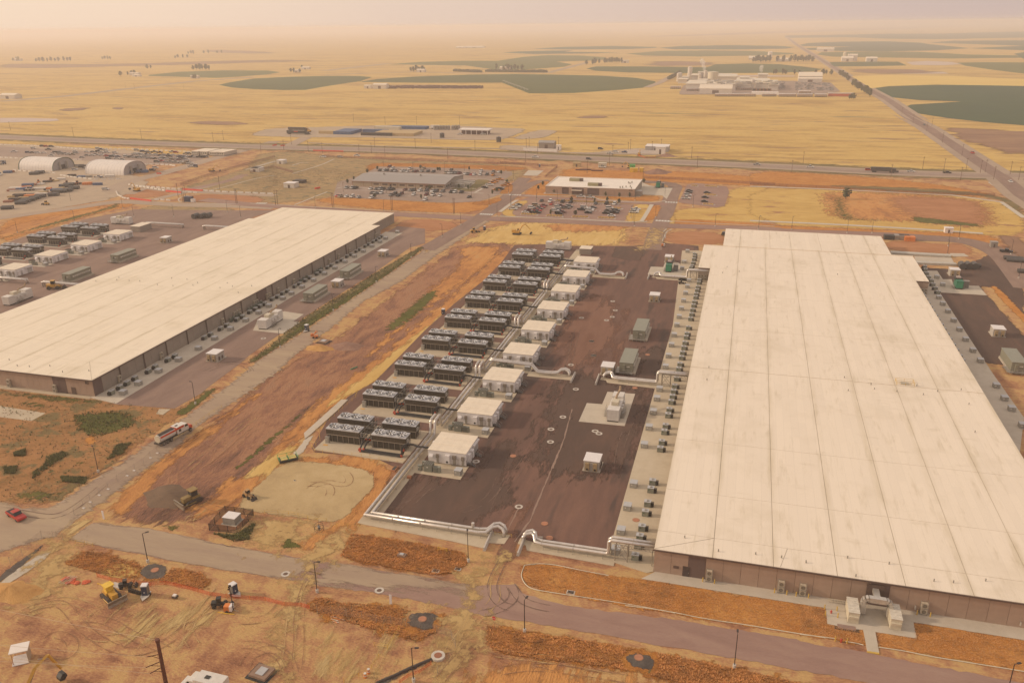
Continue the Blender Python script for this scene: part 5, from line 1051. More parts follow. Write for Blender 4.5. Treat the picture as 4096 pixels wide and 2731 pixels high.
# left yard behind hall B: white buildings and cooling units
for i, (s_, l_) in enumerate((('1090,425', 'farthest'), ('750,540', 'second farthest'), ('375,655', 'third farthest'), ('-20,800', 'nearest visible'))):
 p = S(A5, s_)[0]; clone(mo0, 'white boxy equipment building in the yard behind the left hall, ' + l_, (p[0] , p[1]), 0, 'white equipment buildings behind the left hall')
 clone(tk0, 'ribbed transformer before the %s white building behind the left hall' % l_, (p[0] + 1.6, p[1] - 4.6), 0, 'ribbed transformers behind the left hall')
 clone(pc0, 'low grey cabinet before the %s white building behind the left hall' % l_, (p[0] + 9.3, p[1] - 4.6), 0, 'low cabinets behind the left hall')
 sheet('concrete_pad', [(p[0] - 2, p[1] - 6), (p[0] + 10.6, p[1] - 6), (p[0] + 10.6, p[1] + .5), (p[0] - 2, p[1] + .5)], gm['concrete'], 17, th=.05)
for i, (s_, l_) in enumerate((('645,350', 'farthest'), ('290,450', 'second farthest'), ('-90,580', 'third farthest'), ('-560,700', 'nearest'))):
 x, y = S(A5, s_)[0]
 for dx, dy, w_ in ((0, 0, 'front left'), (13.4, -.3, 'front right'), (0, 6.8, 'back left'), (13.4, 6.9, 'back right')):
  clone(ch0, 'three-fan cooling unit, %s of the %s bank behind the left hall' % (w_, l_), (x + dx, y + dy), 0, 'three-fan cooling units behind the left hall')
 sheet('concrete_pad', [(x - 1, y - 5), (x + 25, y - 5), (x + 25, y + 12), (x - 1, y + 12)], gm['concrete'], 17, th=.05)
 clone(bl0, 'black twin pipes of the %s bank behind the left hall' % l_, (x + 103.3, y, 0), 0, 'black pipes behind the left hall')
# ---------------------------------------------------------------- silver pipelines
def pipeline(label, runs, supports, r=.34, cat='pipes', extra=None):
 t = thing('pipeline', label, cat, (runs[0][0][0], runs[0][0][1], 0)); ox, oy_ = t.location.x, t.location.y
 loc = lambda p: (p[0] - ox, p[1] - oy_, p[2])
 for pts in runs:
  MB().tube([loc(p) for p in pts], r, 12).build('pipe', pipe_m, t, smooth=True)
  bd = MB()
  for a, b_ in zip(pts, pts[1:]):
   d = math.dist(a, b_); n_ = int(d / 7)
   for k_ in range(1, n_ + 1):
    f = k_ / (n_ + 1); q = Vector(a).lerp(Vector(b_), f); u = (Vector(b_) - Vector(a)).normalized() * .14
    bd.tube([loc(q - u), loc(q + u)], r + .05, 12)
  for q in pts[1:-1]: bd.blob(loc(q), r + .03, 1, 8, 5)
  bd.build('band', band_m, t)
 s_ = MB()
 for (x, y, ww, vert) in supports:
  z = .75
  if vert: s_.bar(loc((x - ww, y, 0)), loc((x - ww, y, z)), .05).bar(loc((x + ww, y, 0)), loc((x + ww, y, z)), .05).bar(loc((x - ww, y, z)), loc((x + ww, y, z)), .05)
  else: s_.bar(loc((x, y - ww, 0)), loc((x, y - ww, z)), .05).bar(loc((x, y + ww, 0)), loc((x, y + ww, z)), .05).bar(loc((x, y - ww, z)), loc((x, y + ww, z)), .05)
 if supports: s_.build('support', steel, t)
 if extra: extra(t, loc)
 return t
PZ = 1.15
def loop(x, y): return [(x, y - 1.2, PZ), (x, y - .6, PZ + 1.0), (x, y - .2, PZ + 3.2), (x, y + .5, PZ + 3.8), (x, y + 3.4, PZ + 3.8), (x, y + 4.0, PZ + 3.2), (x, y + 4.3, PZ + 1.0), (x, y + 5.0, PZ)]
run1, run2 = [(-48.0, 149.0, PZ)], []
p1 = [(-76.9, 148.9, PZ), (-76.9, 190.0, PZ)] + loop(-76.9, 191.5) + loop(-76.9, 232.0)[:] + loop(-76.9, 279.0) + loop(-76.9, 325) + [(-76.9, 372, PZ), (-76.9, 376, PZ)]
p2 = [(x + 1.25, y, z) for x, y, z in p1]; p2[0] = (-75.65, 150.1, PZ)
end = [(-47.9, 0, PZ), (-47.0, .5, PZ), (-46.2, 1.8, PZ), (-44.9, 2.2, PZ), (-43.9, 1.8, PZ - .1), (-43.6, 1.4, .2)]
end = [(-50.0, 0, PZ), (-48.2, .2, PZ + .15), (-47.2, 1.8, PZ + .6), (-46.0, 2.3, PZ + .7), (-44.9, 1.9, PZ + .5), (-44.4, 1.4, PZ), (-44.4, 1.2, .1)]
r1 = [(x, 148.9 - .15 + y, z) for x, y, z in reversed(end)] + p1; r2 = [(x + 1.0 * 0, 150.1 + y, z) for x, y, z in reversed(end)] + p2
sup = [(-76.3, y, 1.3, True) for y in np.arange(152, 375, 5.2)] + [(x, 149.5, 1.3, False) for x in np.arange(-73, -46, 3.4)]
def vent_extra(t, loc): MB().cyl(*loc((-51.5, 150.1, 0))[:2], PZ, PZ + 1.3, .36, 10).build('vent_stub', pipe_m, t)
pipeline('long silver twin pipeline running the length of the cooling yard and round its near corner', [r1, r2], sup, extra=vent_extra)
sheet('concrete_pad', [(-78.0, 147.0), (-76.5, 146.8), (-55.5, 145.6), (-47.5, 144.8), (-46.8, 147), (-43.6, 147.4), (-43.2, 151.0), (-47, 151.1), (-73.9, 150.9), (-74.2, 400), (-78.2, 400)], gm['concrete_tan'], 16, th=.05)
def to_hall(y, x0, label, xend=-11.6, ztop=4.6):
 e = [(x0, 1.2, .1), (x0, 1.4, PZ), (x0 + .5, 1.9, PZ + .5), (x0 + 1.6, 2.3, PZ + .7), (x0 + 2.4, 1.8, PZ + .6), (x0 + 3.0, .2, PZ + .1), (x0 + 4.4, 0, PZ)]
 runs = []
 for dy in (0, 1.15): runs.append([(a, y + b_ + dy, c) for a, b_, c in e] + [(-21.6, y + dy, PZ), (-21.0, y + dy, PZ + .4), (-21.0, y + dy, ztop - .5), (-20.4, y + dy, ztop), (xend, y + dy, ztop)])
 def tr(t, loc):
  s_ = MB()
  for yy in (y - .45, y + 1.6):
   for x in (-19.6, -17.0): s_.bar(loc((x, yy, 0)), loc((x, yy, ztop - .5)), .10)
   s_.bar(loc((-19.6, yy, .3)), loc((-17.0, yy, ztop - .8)), .05).bar(loc((-17.0, yy, .3)), loc((-19.6, yy, ztop - .8)), .05)
   s_.bar(loc((-19.8, yy, ztop - .45)), loc((xend - .1, yy, ztop - .45)), .08).bar(loc((-19.8, yy, ztop - 1.15)), loc((xend - .1, yy, ztop - 1.15)), .08)
   for k_ in range(9):
    a = -19.6 + k_ * .9; s_.bar(loc((a, yy, ztop - 1.15)), loc((a + .45, yy, ztop - .45)), .05).bar(loc((a + .45, yy, ztop - .45)), loc((a + .9, yy, ztop - 1.15)), .05)
  s_.bar(loc((xend - .3, y - .45, 0)), loc((xend - .3, y - .45, ztop - .5)), .09).build('truss', frame_m, t)
 pipeline(label, runs, [(x, y + .55, 1.2, False) for x in np.arange(x0 + 5, -22, 3.2)], extra=tr)
 sheet('concrete_pad', [(x0 - .9, y + .2), (x0 + .9, y + .2), (x0 + 1.6, y - 1.6), (-19.5, y - 2.4), (-19.5, y + 1.8), (x0 + 1.6, y + 1.8), (x0 - .9, y + 2.4)], gm['concrete_tan'], 15, th=.04)
to_hall(148.0, -39.9, 'silver twin pipeline crossing near gap and climbing a truss to the near hall corner')
yb = S(A9, '1290,600')[0][1]; x0b = S(A9, '545,600')[0][0]
to_hall(S(A9, '870,610')[0][1], x0b, 'silver twin pipeline climbing a truss to the hall behind the white generator')
to_hall(S(A20, '700,850')[0][1] + .5, S(A20, '440,850')[0][0], 'silver twin pipeline climbing a truss beside the green generator')
def cross_run(y, x1, label):
 e = [(x1 - 5.6, 0, PZ), (x1 - 3.8, .2, PZ + .15), (x1 - 2.8, 1.8, PZ + .6), (x1 - 1.6, 2.3, PZ + .7), (x1 - .5, 1.9, PZ + .5), (x1, 1.4, PZ), (x1, 1.2, .1)]
 pipeline(label, [[(-75.0, y + dy, PZ + 2.6), (-73.5, y + dy, PZ + 2.6), (-61.0, y + dy, PZ + 2.2), (-59.0, y + dy, PZ)] + [(a, y + dy + b_, c) for a, b_, c in e] for dy in (0, 1.15)], [(x, y + .55, 1.2, False) for x in np.arange(-58, x1 - 6, 3.2)])
 sheet('concrete_pad', [(-62, y - 1.6), (x1 + .9, y - 1.6), (x1 + .9, y + 2.6), (-62, y + 2.2)], gm['concrete_tan'], 15, th=.04)
cross_run(S(A9, '0,545')[0][1] + .6, S(A9, '172,590')[0][0], 'silver twin pipeline branching right behind the third white building')
cross_run(S(A7, '1900,585')[0][1] + .5, S(A7, '2250,610')[0][0], 'silver twin pipeline branching right behind the second farthest white building')
for s_, e_, l_ in (('1530,275', '1920,290', 'silver twin pipes on the ground behind the left hall, near the brown shelter'), ('2130,310', '2500,310', 'silver twin pipes on the ground behind the left hall, at its far edge'), ('0,860', '240,890', 'silver twin pipes on the ground behind the left hall, at the photo edge'), ('450,905', '900,905', 'silver twin pipes reaching the left hall beside the orange lift')):
 a, b_ = S(A5, s_)[0], S(A5, e_)[0]
 pipeline(l_, [[(a[0], a[1] + dy, .1), (a[0], a[1] + dy, PZ + .9), (a[0] + 1, a[1] + dy, PZ + 1.0), (b_[0] - 1.2, a[1] + dy, PZ + 1.0), (b_[0] - .4, a[1] + dy + .8, PZ + .8), (b_[0], a[1] + dy + .8, .1)] for dy in (0, 1.15)], [(x, a[1] + .55, 1.2, False) for x in np.arange(a[0] + 2, b_[0] - 2, 3.2)])
# ================================================================ OFFICES, TENTS, PLANT
glass = mat('dark_glass', (.035, .05, .045), .12, var=.02); tan_wall = mat('tan_metal_wall', (.43, .335, .23), .7, var=.04, scale=.4); metal_roof = mat('grey_metal_roof', (.34, .31, .285), .45, metal=.2, var=.05, scale=.3)
rust_trim = mat('rust_trim', (.32, .12, .06), .6)
C_ = thing('long_office', 'long low tan office with ribbed grey metal roof among parked cars', 'office', (-266.5, 539.0, 0)); CW, CD, CE, CR = 69, 39, 3.65, 5.9
MB().box(.3, .3, 0, CW - .3, CD - .3, CE).build('inner_wall', tan_wall, C_)
bx_ = [0, 8.2, 14.6, 21.2, 27.7, 34.2, 40.6, 47.3, 54.2, 61.4, 69]
for i in range(10):
 w_ = bx_[i + 1] - bx_[i]; pn = MB().box(bx_[i] + .12, 0, 0, bx_[i + 1] - .12, .28, CE - .1).build('wall_panel', tan_wall, C_)
 MB().box(bx_[i] - .1, -.06, 0, bx_[i] + .1, .05, CE).build('pilaster', rust_trim, C_)
 if i in (2, 3, 5, 6, 8, 9, 4, 7):
  a = .22 if i not in (4, 7) else .45; f = MB().box(bx_[i] + w_ * a, -.04, 1.4, bx_[i + 1] - w_ * (.18), -.002, 2.5).build('window', trim_m, pn);
 if i in (4, 8): door(C_, bx_[i] + 1.2, 539 * 0 - .01, 1.1, 2.3)
 if i in (4, 8): MB().box(bx_[i] + .3, -1.4, 2.6, bx_[i] + 2.2, 0, 2.75).build('awning', rust_trim, C_)
MB().profx([(0, 0), (CD, 0), (CD, CE), (CD * .47, CR - .1), (0, CE)], CW - .28, CW - .02).build('gable_wall', mat('grey_gable', (.36, .31, .26), .7), C_)
for y in (2.5, 6.2, 10.0): MB().box(CW - .02, y, 1.2, CW + .03, y + 2.6, 2.4).build('window', glass, C_)
rid = CD * .47; n_ = 46
pan = MB().profx([(-.4, CE), (rid, CR), (rid, CR - .12), (-.4, CE - .12)], 0, (CW + .8) / n_ - .1).mesh('roof_panel', metal_roof); pan2 = MB().profx([(rid, CR), (CD + .4, CE), (CD + .4, CE - .12), (rid, CR - .12)], 0, (CW + .8) / n_ - .1).mesh('roof_panel', metal_roof)
for i in range(n_):
 link('roof_panel', pan, C_, (-.4 + i * (CW + .8) / n_, 0, 0)); link('roof_panel', pan2, C_, (-.4 + i * (CW + .8) / n_, 0, 0))
MB().profx([(-.3, CE - .14), (rid, CR - .14), (rid, CR - .3), (-.3, CE - .3)], -.3, CW + .3).profx([(rid, CR - .14), (CD + .3, CE - .14), (CD + .3, CE - .3), (rid, CR - .3)], -.3, CW + .3).build('roof_base', trim_m, C_)
MB().box(-.5, -.55, CE - .3, CW + .5, -.42, CE).build('gutter', rust_trim, C_)
for x in (16, 44): MB().box(x, rid - 1, CR - .1, x + 1, rid, CR + .9).build('roof_vent', steel, C_)
du = MB()
for y in (14, 20): sq(du, [(CW, y, 2.6), (CW + 4, y, 3.2), (CW + 11, y + 1, 2.6), (CW + 15, y + 1, 2.4)], 1.1, 1.1)
du.build('duct', alu, C_); MB().box(CW + 3, 10, 0, CW + 9, 13, 2.2).box(CW + 10, 12, 0, CW + 14, 15, 2.6).build('outdoor_unit', steel, C_)
D_ = thing('flat_office', 'flat white-roofed brown office with dark glass entrance and rooftop units', 'office', (-127.3, 540.4, 0)); DW, DD, DH = 59.2, 37.6, 5.1
MB().box(.2, .2, 0, DW - .2, DD - .2, DH - .45).build('inner_wall', wall_dark, D_)
segs = [(0, 16.3, 0), (16.3, 23, 1), (23, 26, 0), (26, 36.7, 2), (36.7, 40.2, 0), (40.2, 50.7, 1), (50.7, 59.2, 0)]
segs = [(0, 11.3, 0), (11.3, 15.8, 1), (15.8, 18, 0), (18, 25.8, 2), (25.8, 28.2, 0), (28.2, 36, 1), (36, 46, 0), (46, DW, 0)]
for a, b_, k_ in segs:
 d_ = 0 if k_ == 0 else .5
 w = MB().box(a + .03, d_, 0, b_ - .03, d_ + .25, DH - .15).build('wall_panel' if k_ == 0 else 'dark_wall_panel', wall_m if k_ == 0 else mat('charcoal_wall', (.10, .08, .075), .7), D_)
 if k_ == 1:
  nn = max(2, int((b_ - a) / 1.6))
  for i in range(nn): MB().box(a + .2 + (b_ - a - .4) * i / nn + .06, d_ - .05, .3, a + .2 + (b_ - a - .4) * (i + 1) / nn - .06, d_ - .01, 2.6).build('pane', glass, w)
 if k_ == 2: MB().box(a - .2, -2.2, 3.0, b_ - 1.2, .5, 3.2).build('canopy', whiteroof, D_); door(D_, (a + b_) / 2 - .8, .5, 1.5, 2.4); door(D_, (a + b_) / 2 + .9, .5, 1.5, 2.4)
MB().box(DW - .25, .05, 0, DW, DD, DH - .15).build('side_wall', mat('grey_gable', (.36, .31, .26), .7), D_); MB().box(DW, 4, 0, DW + 4, 9, 3.2).build('side_shelter', steel, D_)
MB().box(.25, .25, DH - .4, DW - .25, DD - .25, DH - .25).build('roof', mat('bright_roof', (.80, .73, .64), .6, var=.03, scale=.2), D_)
pr = MB().box(-.05, -.05, DH - .15, DW + .05, .3, DH + .12).box(-.05, DD - .3, DH - .15, DW + .05, DD + .05, DH + .12).box(-.05, .3, DH - .15, .3, DD - .3, DH + .12).box(DW - .3, .3, DH - .15, DW + .05, DD - .3, DH + .12); pr.build('parapet', mat('bright_roof', (.8, .73, .64), .6), D_)
for x, y in ((11.5, 22), (27.0, 7)):
 u = MB().box(x, y, DH - .2, x + 7, y + 3.4, DH + 1.6).build('rooftop_unit', mat('khaki_unit', (.33, .29, .16), .6), D_); MB().box(x + 7, y + .4, DH - .2, x + 9.2, y + 3, DH + 1.6).build('fan_section', trim_m, u)
for x, y in ((49, 4), (50.5, 5), (52.5, 7), (55, 9), (56.5, 3), (52, 22), (54, 24), (53.2, 20)): MB().cyl(x, y, DH - .2, DH + .9, .4, 8).build('roof_exhaust', steel, D_)
text('ADM', D_, (DW - 2.6, -.02, 3.9), 1.1, dark_m)
sky_w = mat('tent_white', (.76, .70, .64), .6, var=.04, scale=.3); tent_g = mat('tent_grey_end', (.42, .39, .38), .7)
def tent(x0, x1, y0, y1, h, label, trim):
 t = thing('arched_tent', label, 'tent', (x0, y0, 0)); D2 = y1 - y0; n = 16; W2 = x1 - x0
 pr_ = [(D2 / 2 - D2 / 2 * math.copysign(abs(math.cos(a)) ** .8, math.cos(a)), h * math.sin(a) ** .8 if math.sin(a) > 0 else 0) for a in (math.pi * i / n for i in range(n + 1))]
 k = 12
 for i in range(k):
  b = MB(); xa, xb = W2 * i / k + .06, W2 * (i + 1) / k - .06; vs = [(x, y, z) for x in (xa, (xa + xb) / 2, xb) for y, z in pr_]; s2 = [(.992 * (y - D2 / 2) + D2 / 2 if j != 1 else y, z * (.992 if j != 1 else 1)) for j in range(3) for y, z in pr_]
  vs = [(v[0], s[0], s[1]) for v, s in zip(vs, s2)]
  b.add(vs, [(j * (n + 1) + q, j * (n + 1) + q + 1, (j + 1) * (n + 1) + q + 1, (j + 1) * (n + 1) + q) for j in range(2) for q in range(n)]).build('roof_panel', sky_w, t, smooth=True)
 pin = [(D2 / 2 + (y - D2 / 2) * .975, z * .975) for y, z in pr_]
 MB().profx(pin, .3, W2 - .3).build('end_wall', tent_g, t); rb = MB()
 for x in (0, W2): rb.tube([(x, y, z) for y, z in pr_], .28, 6)
 rb.build('end_rib', trim, t); MB().box(W2 - .3, D2 * .40, 0, W2 + .05, D2 * .58, 3.6).build('door_opening', dark_m, t)
 for y in (D2 * .30, D2 * .62): MB().cyl(W2 + 1.2, y, 0, 6.2, .8, 10).build('stack', steel, t)
 return t
tent(-564.8, -531.5, 548.5, 572.0, 8.8, 'left white arched fabric tent with green end rib', mat('tent_green', (.08, .13, .08), .6)); tent(-495.5, -460.5, 543.0, 569.5, 8.9, 'right white arched fabric tent nearest the road junction', sky_w)
# site trailers
tr_w = mat('trailer_tan', (.50, .44, .36), .7, var=.05)
for i, (a, l_) in enumerate((('1045,318', 'leftmost'), ('1175,322', 'second from left'), ('1325,328', 'third from left'), ('1440,332', 'rightmost'))):
 p = S(B3, a)[0]; t = thing('site_trailer', 'long white-roofed site trailer at the car park end, %s of four' % l_, 'trailer', p, -.05, 'site trailers'); MB().box(0, 0, .5, 7.5, 19, 3.4).build('wall', tr_w, t); MB().box(-.2, -.2, 3.4, 7.7, 19.2, 3.6).build('roof', whiteroof, t)
 for q in range(3): MB().box(1.2 + q * 2.2, -.04, 1.6, 2.2 + q * 2.2, 0, 2.6).build('window', glass, t)
 MB().box(.2, .2, 0, 7.3, 18.8, .5).build('skirt', trim_m, t)
# the processing plant
pw = mat('plant_wall', (.62, .56, .49), .7, var=.05, scale=.1); pr2 = mat('plant_roof', (.68, .61, .49), .8, var=.06, scale=.05); pg_ = mat('plant_grey', (.46, .43, .40), .6, var=.08, scale=.1)
PL = thing('food_plant', 'sprawling pale factory with loading docks and silos far across the fields', 'factory', (*S(B5, '270,330')[0], 0)); lx, ly = PL.location.x, PL.location.y
def pbox(s_, h, name='block', w=pw, r=pr2, d=None):
 q = S(B5, s_); a, b_ = q[0], q[1]; dd = d or 60; w_ = MB().box(a[0] - lx, min(a[1], b_[1]) - ly, 0, b_[0] - lx, min(a[1], b_[1]) + dd - ly, h).build('wall', w, PL); MB().box(a[0] - lx - 1, min(a[1], b_[1]) - ly - 1, h, b_[0] - lx + 1, min(a[1], b_[1]) + dd - ly + 1, h + .8).build('roof', r, w_); return (a[0] - lx, min(a[1], b_[1]) - ly, b_[0] - lx)
pbox('270,358 855,362', 10, d=95); pbox('1090,350 1255,352', 10.5, d=120); pbox('1245,362 1360,364', 8.5, d=130); pbox('860,325 1090,325', 9, d=120); pbox('600,272 860,272', 11, d=90); pbox('330,278 410,278', 14, w=pg_, d=50); pbox('180,278 290,278', 7, d=40); pbox('520,250 600,250', 15, w=pg_, d=30); pbox('700,235 800,235', 8, w=pg_, d=60)
for i in range(22): MB().box(0, 0, 0, 3, .6, 3.6).build('dock_door', dark_m if i % 3 else rust_trim, PL, (*[c - d for c, d in zip(S(B5, '%d,366' % (290 + i * (25 if i < 7 else 0) + (0 if i < 7 else 770 + (i - 7) * 14 - 0)) )[0], (lx, ly))], 0))
for s_, r_, h_ in (('587,285', 9.5, 21), ('317,235', 4.5, 24), ('185,255', 3.5, 15), ('205,250', 3.5, 15), ('432,278', 3.5, 17), ('498,272', 3.0, 22), ('1053,350', 3.0, 16)):
 p = S(B5, s_)[0]; MB().cyl(p[0] - lx, p[1] - ly, 0, h_, r_, 16).cyl(p[0] - lx, p[1] - ly, h_, h_ + 1.2, r_, 16, r2=.4).build('silo', cream if r_ > 5 else pw, PL)
rd = random.Random(3)
pbox('905,292 1010,292', 12, d=30); pbox('1120,262 1230,262', 13, d=40); pbox('410,262 470,262', 17, w=pg_, d=26); pbox('640,240 690,240', 10, d=40); pbox('420,300 520,300', 9, d=30); pbox('230,262 300,262', 9, w=pg_, d=30)
for i in range(90):
 x = rd.uniform(500, 1350); p = S(B5, '%f,%f' % (x, rd.uniform(258, 290)), 10)[0]; s_ = rd.uniform(1.5, 5); MB().box(p[0] - lx, p[1] - ly, 10, p[0] - lx + s_ * 1.6, p[1] - ly + s_, 10 + s_ * .7).build('rooftop_unit', (pg_, steel, cream)[i % 3], PL)
def steam(p, h, label, k=9):
 sm = bpy.data.materials.get('steam') or bpy.data.materials.new('steam'); sm.use_nodes = True; n = sm.node_tree.nodes
 for q in list(n):
  if q.type != 'OUTPUT_MATERIAL': n.remove(q)
 pv = n.new('ShaderNodeVolumePrincipled'); pv.inputs['Density'].default_value = .13; pv.inputs['Color'].default_value = (.95, .93, .9, 1); sm.node_tree.links.new(pv.outputs[0], [q for q in n if q.type == 'OUTPUT_MATERIAL'][0].inputs['Volume'])
 b = MB()
 for i in range(k): b.blob((p[0] - h * .25 * (i / k) ** 1.3 + math.sin(i * 2.1) * 1.0, p[1], 16 + h * i / k), 2.2 + 2.6 * i / k, i, 8, 5, 1.1)
 o = b.build('steam_plume', sm); o['kind'] = 'stuff'; o['label'] = label
steam(S(B5, '490,272')[0], 26, 'white steam rising from the factory stack'); steam(S(B5, '1155,240')[0], 10, 'faint steam above the factory roof', 5)
def simple(name, label, cat, p, parts, rz=0, group=None):
 t = thing(name, label, cat, p if len(p) == 3 else (*p, 0), rz, group)
 for nm, bx, m_ in parts: MB().box(*bx).build(nm, m_, t)
 return t
def small_house(p, w_, d_, h_, label, m_=None, r_=None, group=None, gable=True, rz=0):
 t = thing('outbuilding', label, 'building', (*p, 0), rz, group); MB().box(0, 0, 0, w_, d_, h_).build('wall', m_ or pw, t)
 if gable: MB().profx([(-.4, h_), (d_ / 2, h_ + d_ * .16), (d_ + .4, h_)], -.4, w_ + .4).build('roof', r_ or whiteroof, t)
 else: MB().box(-.2, -.2, h_, w_ + .2, d_ + .2, h_ + .2).build('roof', r_ or whiteroof, t)
 MB().box(w_ * .4, -.06, 0, w_ * .6, 0, h_ * .7).build('door', trim_m, t); return t
small_house(S(B5, '430,400')[0], 50, 34, 8, 'gabled pale shed before the far factory', pw, whiteroof); small_house(S(B5, '1600,250')[0], 42, 40, 9, 'pale drum-like store right of the far factory', pw); small_house(S(B5, '1595,262')[0], 42, 14, 6, 'low pale shed before the drum-like store')
# trailer rows along the factory front
def box_trailer():
 t = thing('box_trailer', '', 'trailer'); MB().box(-1.3, 0, 1.1, 1.3, 13, 4.0).build('box', mat('trailer_white', (.62, .56, .50), .5, var=.06, rnd=.12), t); MB().box(-1.0, .3, 0, 1.0, 3, 1.1).build('wheels', blk, t); MB().box(-1.25, -.05, 1.2, 1.25, 0, 3.9).build('doors', mat('trailer_doors', (.40, .30, .25), .6), t); return t
bt, btu = box_trailer(), [0]; k = 0
RW = {(625, 17): 'longest front row', (990, 5): 'short front row of five', (1180, 8): 'front row of eight', (1375, 10): 'front row of ten', (1592, 9): 'front row of nine', (1800, 7): 'rightmost front row', (1610, 7): 'second row at right', (290, 7): 'dock at left', (930, 6): 'recessed middle dock', (100, 6): 'leftmost row'}
for a, b_, n_, y in ((625, 965, 17, 432), (990, 1085, 5, 432), (1180, 1330, 8, 432), (1375, 1560, 10, 434), (1592, 1755, 9, 436), (1800, 1925, 7, 438), (1610, 1735, 7, 400), (290, 440, 7, 368), (930, 1040, 6, 356), (100, 205, 6, 342)):
 for i in range(n_):
  p = S(B5, '%f,%f' % (a + (b_ - a) * i / (n_ - 1), y))[0]; place(bt, btu, p, 0, 'pale box trailer, %s from left in the far factory\'s %s' % (od(i), RW[(a, n_)]), 'box trailers at the far factory'); k += 1
simple('long_trailer', 'long red and white trailer at the right end of the factory rows', 'trailer', S(B5, '1945,430')[0], (('box', (0, 0, 1, 36, 8, 5), mat('trailer_white2', (.62, .56, .50), .5)), ('side', (0, -.1, .4, 36, 0, 4), mat('trailer_red', (.5, .10, .05), .5))))
simple('white_cover', 'white covered stockpile before the factory yard', 'tarpaulin', S(B5, '1045,412')[0], (('cover', (0, 0, 0, 40, 16, 4), sky_w), ('edge', (-1, -1, 0, 41, 0, 1.5), whitep)))
# distant farm buildings and trees
leafm = mat('tree_leaf', (.10, .105, .05), .9, var=.3, scale=.6, rnd=.2); bark = mat('bark', (.12, .08, .05), .9)
def tree_mesh(seed, h, w, k=90):
 r = random.Random(seed); b = MB()
 for i in range(k):
  a = r.uniform(0, 6.283); z = r.uniform(.22, 1.0); rr = w * math.sqrt(r.random()) * (1 - abs(z - .55) * 1.25) * (.75 + .4 * math.sin(a * 3 + seed)); c = Vector((rr * math.cos(a), rr * math.sin(a), z * h)); s_ = h * r.uniform(.06, .13)
  u = Vector((r.uniform(-1, 1), r.uniform(-1, 1), r.uniform(-1, 1))).normalized(); v = u.orthogonal().normalized(); q = u.cross(v)
  b.add([c + v * s_, c + q * s_, c - v * s_, c - q * s_, c + u * s_ * .8, c - u * s_ * .5], [(0, 1, 4), (1, 2, 4), (2, 3, 4), (3, 0, 4), (1, 0, 5), (2, 1, 5), (3, 2, 5), (0, 3, 5)])
 return b.mesh('crown', leafm)
def trunk_mesh(h):
 b = MB().tube([(0, 0, 0), (0, 0, h * .6)], h * .03, 6, r2=h * .012)
 for i in range(4):
  a = i * 1.6 + .4; b.tube([(0, 0, h * (.2 + .08 * i)), (math.cos(a) * h * .2, math.sin(a) * h * .2, h * (.42 + .09 * i))], h * .012, 4, r2=h * .005)
 return b.mesh('trunk', bark)
TM = [tree_mesh(i, 10, w, 110) for i, w in enumerate((4.2, 3.4, 5.0, 2.6))]; TK = trunk_mesh(10)
def tree(p, s, label, group, i=0, name='farm_tree'):
 t = thing(name, label, 'tree', (*p, 0), i * 1.3, group); a = link('trunk', TK, t); c = link('crown', TM[i % 4], t); a.scale = c.scale = (s, s, s); return t
WHERE = [(T1, '245,418 265,416 290,418 320,416 345,414 370,415 395,414 430,413 455,412 475,414', 'in the hazy row at far left', 1.5), (T1, '90,412 110,410 125,412', 'in the small clump near the left edge', 1.4), (T1, '690,402 705,400 725,402 740,401', 'in the faint clump right of the far left row', 1.3),
         (T1, '1180,395 1195,390 1230,392 1260,390', 'in the faint clump above the small green circle', 1.3), (T1, '1265,367 1285,363 1300,366 1370,362 1400,362 1460,361 1490,360', 'in the faintest hazy row at left centre', 1.5), (T1, '1300,472 1320,470 1345,472 1360,468 1385,472 1405,472', 'behind the small pale green circle', 1.5),
         (T1, '1300,530 1315,532 990,465 1015,463 810,512 860,508 885,505 905,507 1955,487 1975,489 2015,489 2030,466', 'beside a lone farmhouse at left centre', 1.1), (T2, '540,450 555,452 572,448 590,452 612,448 625,453', 'around the farmhouse left of the long green field', 1.3),
         (T2, '1120,440 1135,438 1150,440 1170,440 1190,440 1210,441 1235,440 1075,438', 'in the farmyard between two green circles', 1.3), (T2, '1640,408 1680,408 1692,404 1720,400 1755,400 1770,397 1785,396 1800,397 1815,394 1830,396 1845,394 1860,396', 'in the dark row right of centre', 1.5),
         (T3, '650,393 665,392 680,391 695,394 710,392 725,393 740,388 752,390 800,388 840,390 880,390 885,386 910,389 930,390 950,388 965,390 980,390 1000,390 1020,392', 'around the twin silos near the far road', 1.7), (T3, '778,468 790,468 835,470 852,470 908,470 938,470 1040,472 1088,472 1108,470 1140,474', 'in the thin line behind the factory', 1.1),
         (T3, '1190,470 1200,480 1210,484 1222,490 1235,500 1246,510 1272,542 1285,548 1300,558 1312,566 1330,575 1345,584 1358,592 1370,600 1383,610', 'in the row along the straight far road', 1.15), (T3, '1255,625 1268,624 1280,626', 'at the near corner of the factory yard', .8)]
k = 0
for c_, s_, w_, sc2 in WHERE:
 for i, p in enumerate(S(c_, s_)):
  tree(p, sc2 * (.8 + .35 * ((i * 7) % 5) / 5), 'tree %s, %s from the left' % (w_, od(i)), 'far trees', k, 'far_tree'); k += 1
hed = MB(); r = random.Random(5)
for c_, a, b_, n_ in ((T2, (810, 450), (985, 456), 44), (T2, (1010, 452), (1395, 456), 90), (T3, (118, 500), (190, 462), 40), (T1, (0, 0), (0, 0), 0)):
 for i in range(n_):
  p = S(c_, '%f,%f' % (a[0] + (b_[0] - a[0]) * i / max(1, n_), a[1] + (b_[1] - a[1]) * i / max(1, n_)))[0]; hed.blob((p[0], p[1], 2.2), r.uniform(2.6, 4.4), i, 6, 4)
hed.build('hedge_row', leafm)['kind'] = 'stuff'
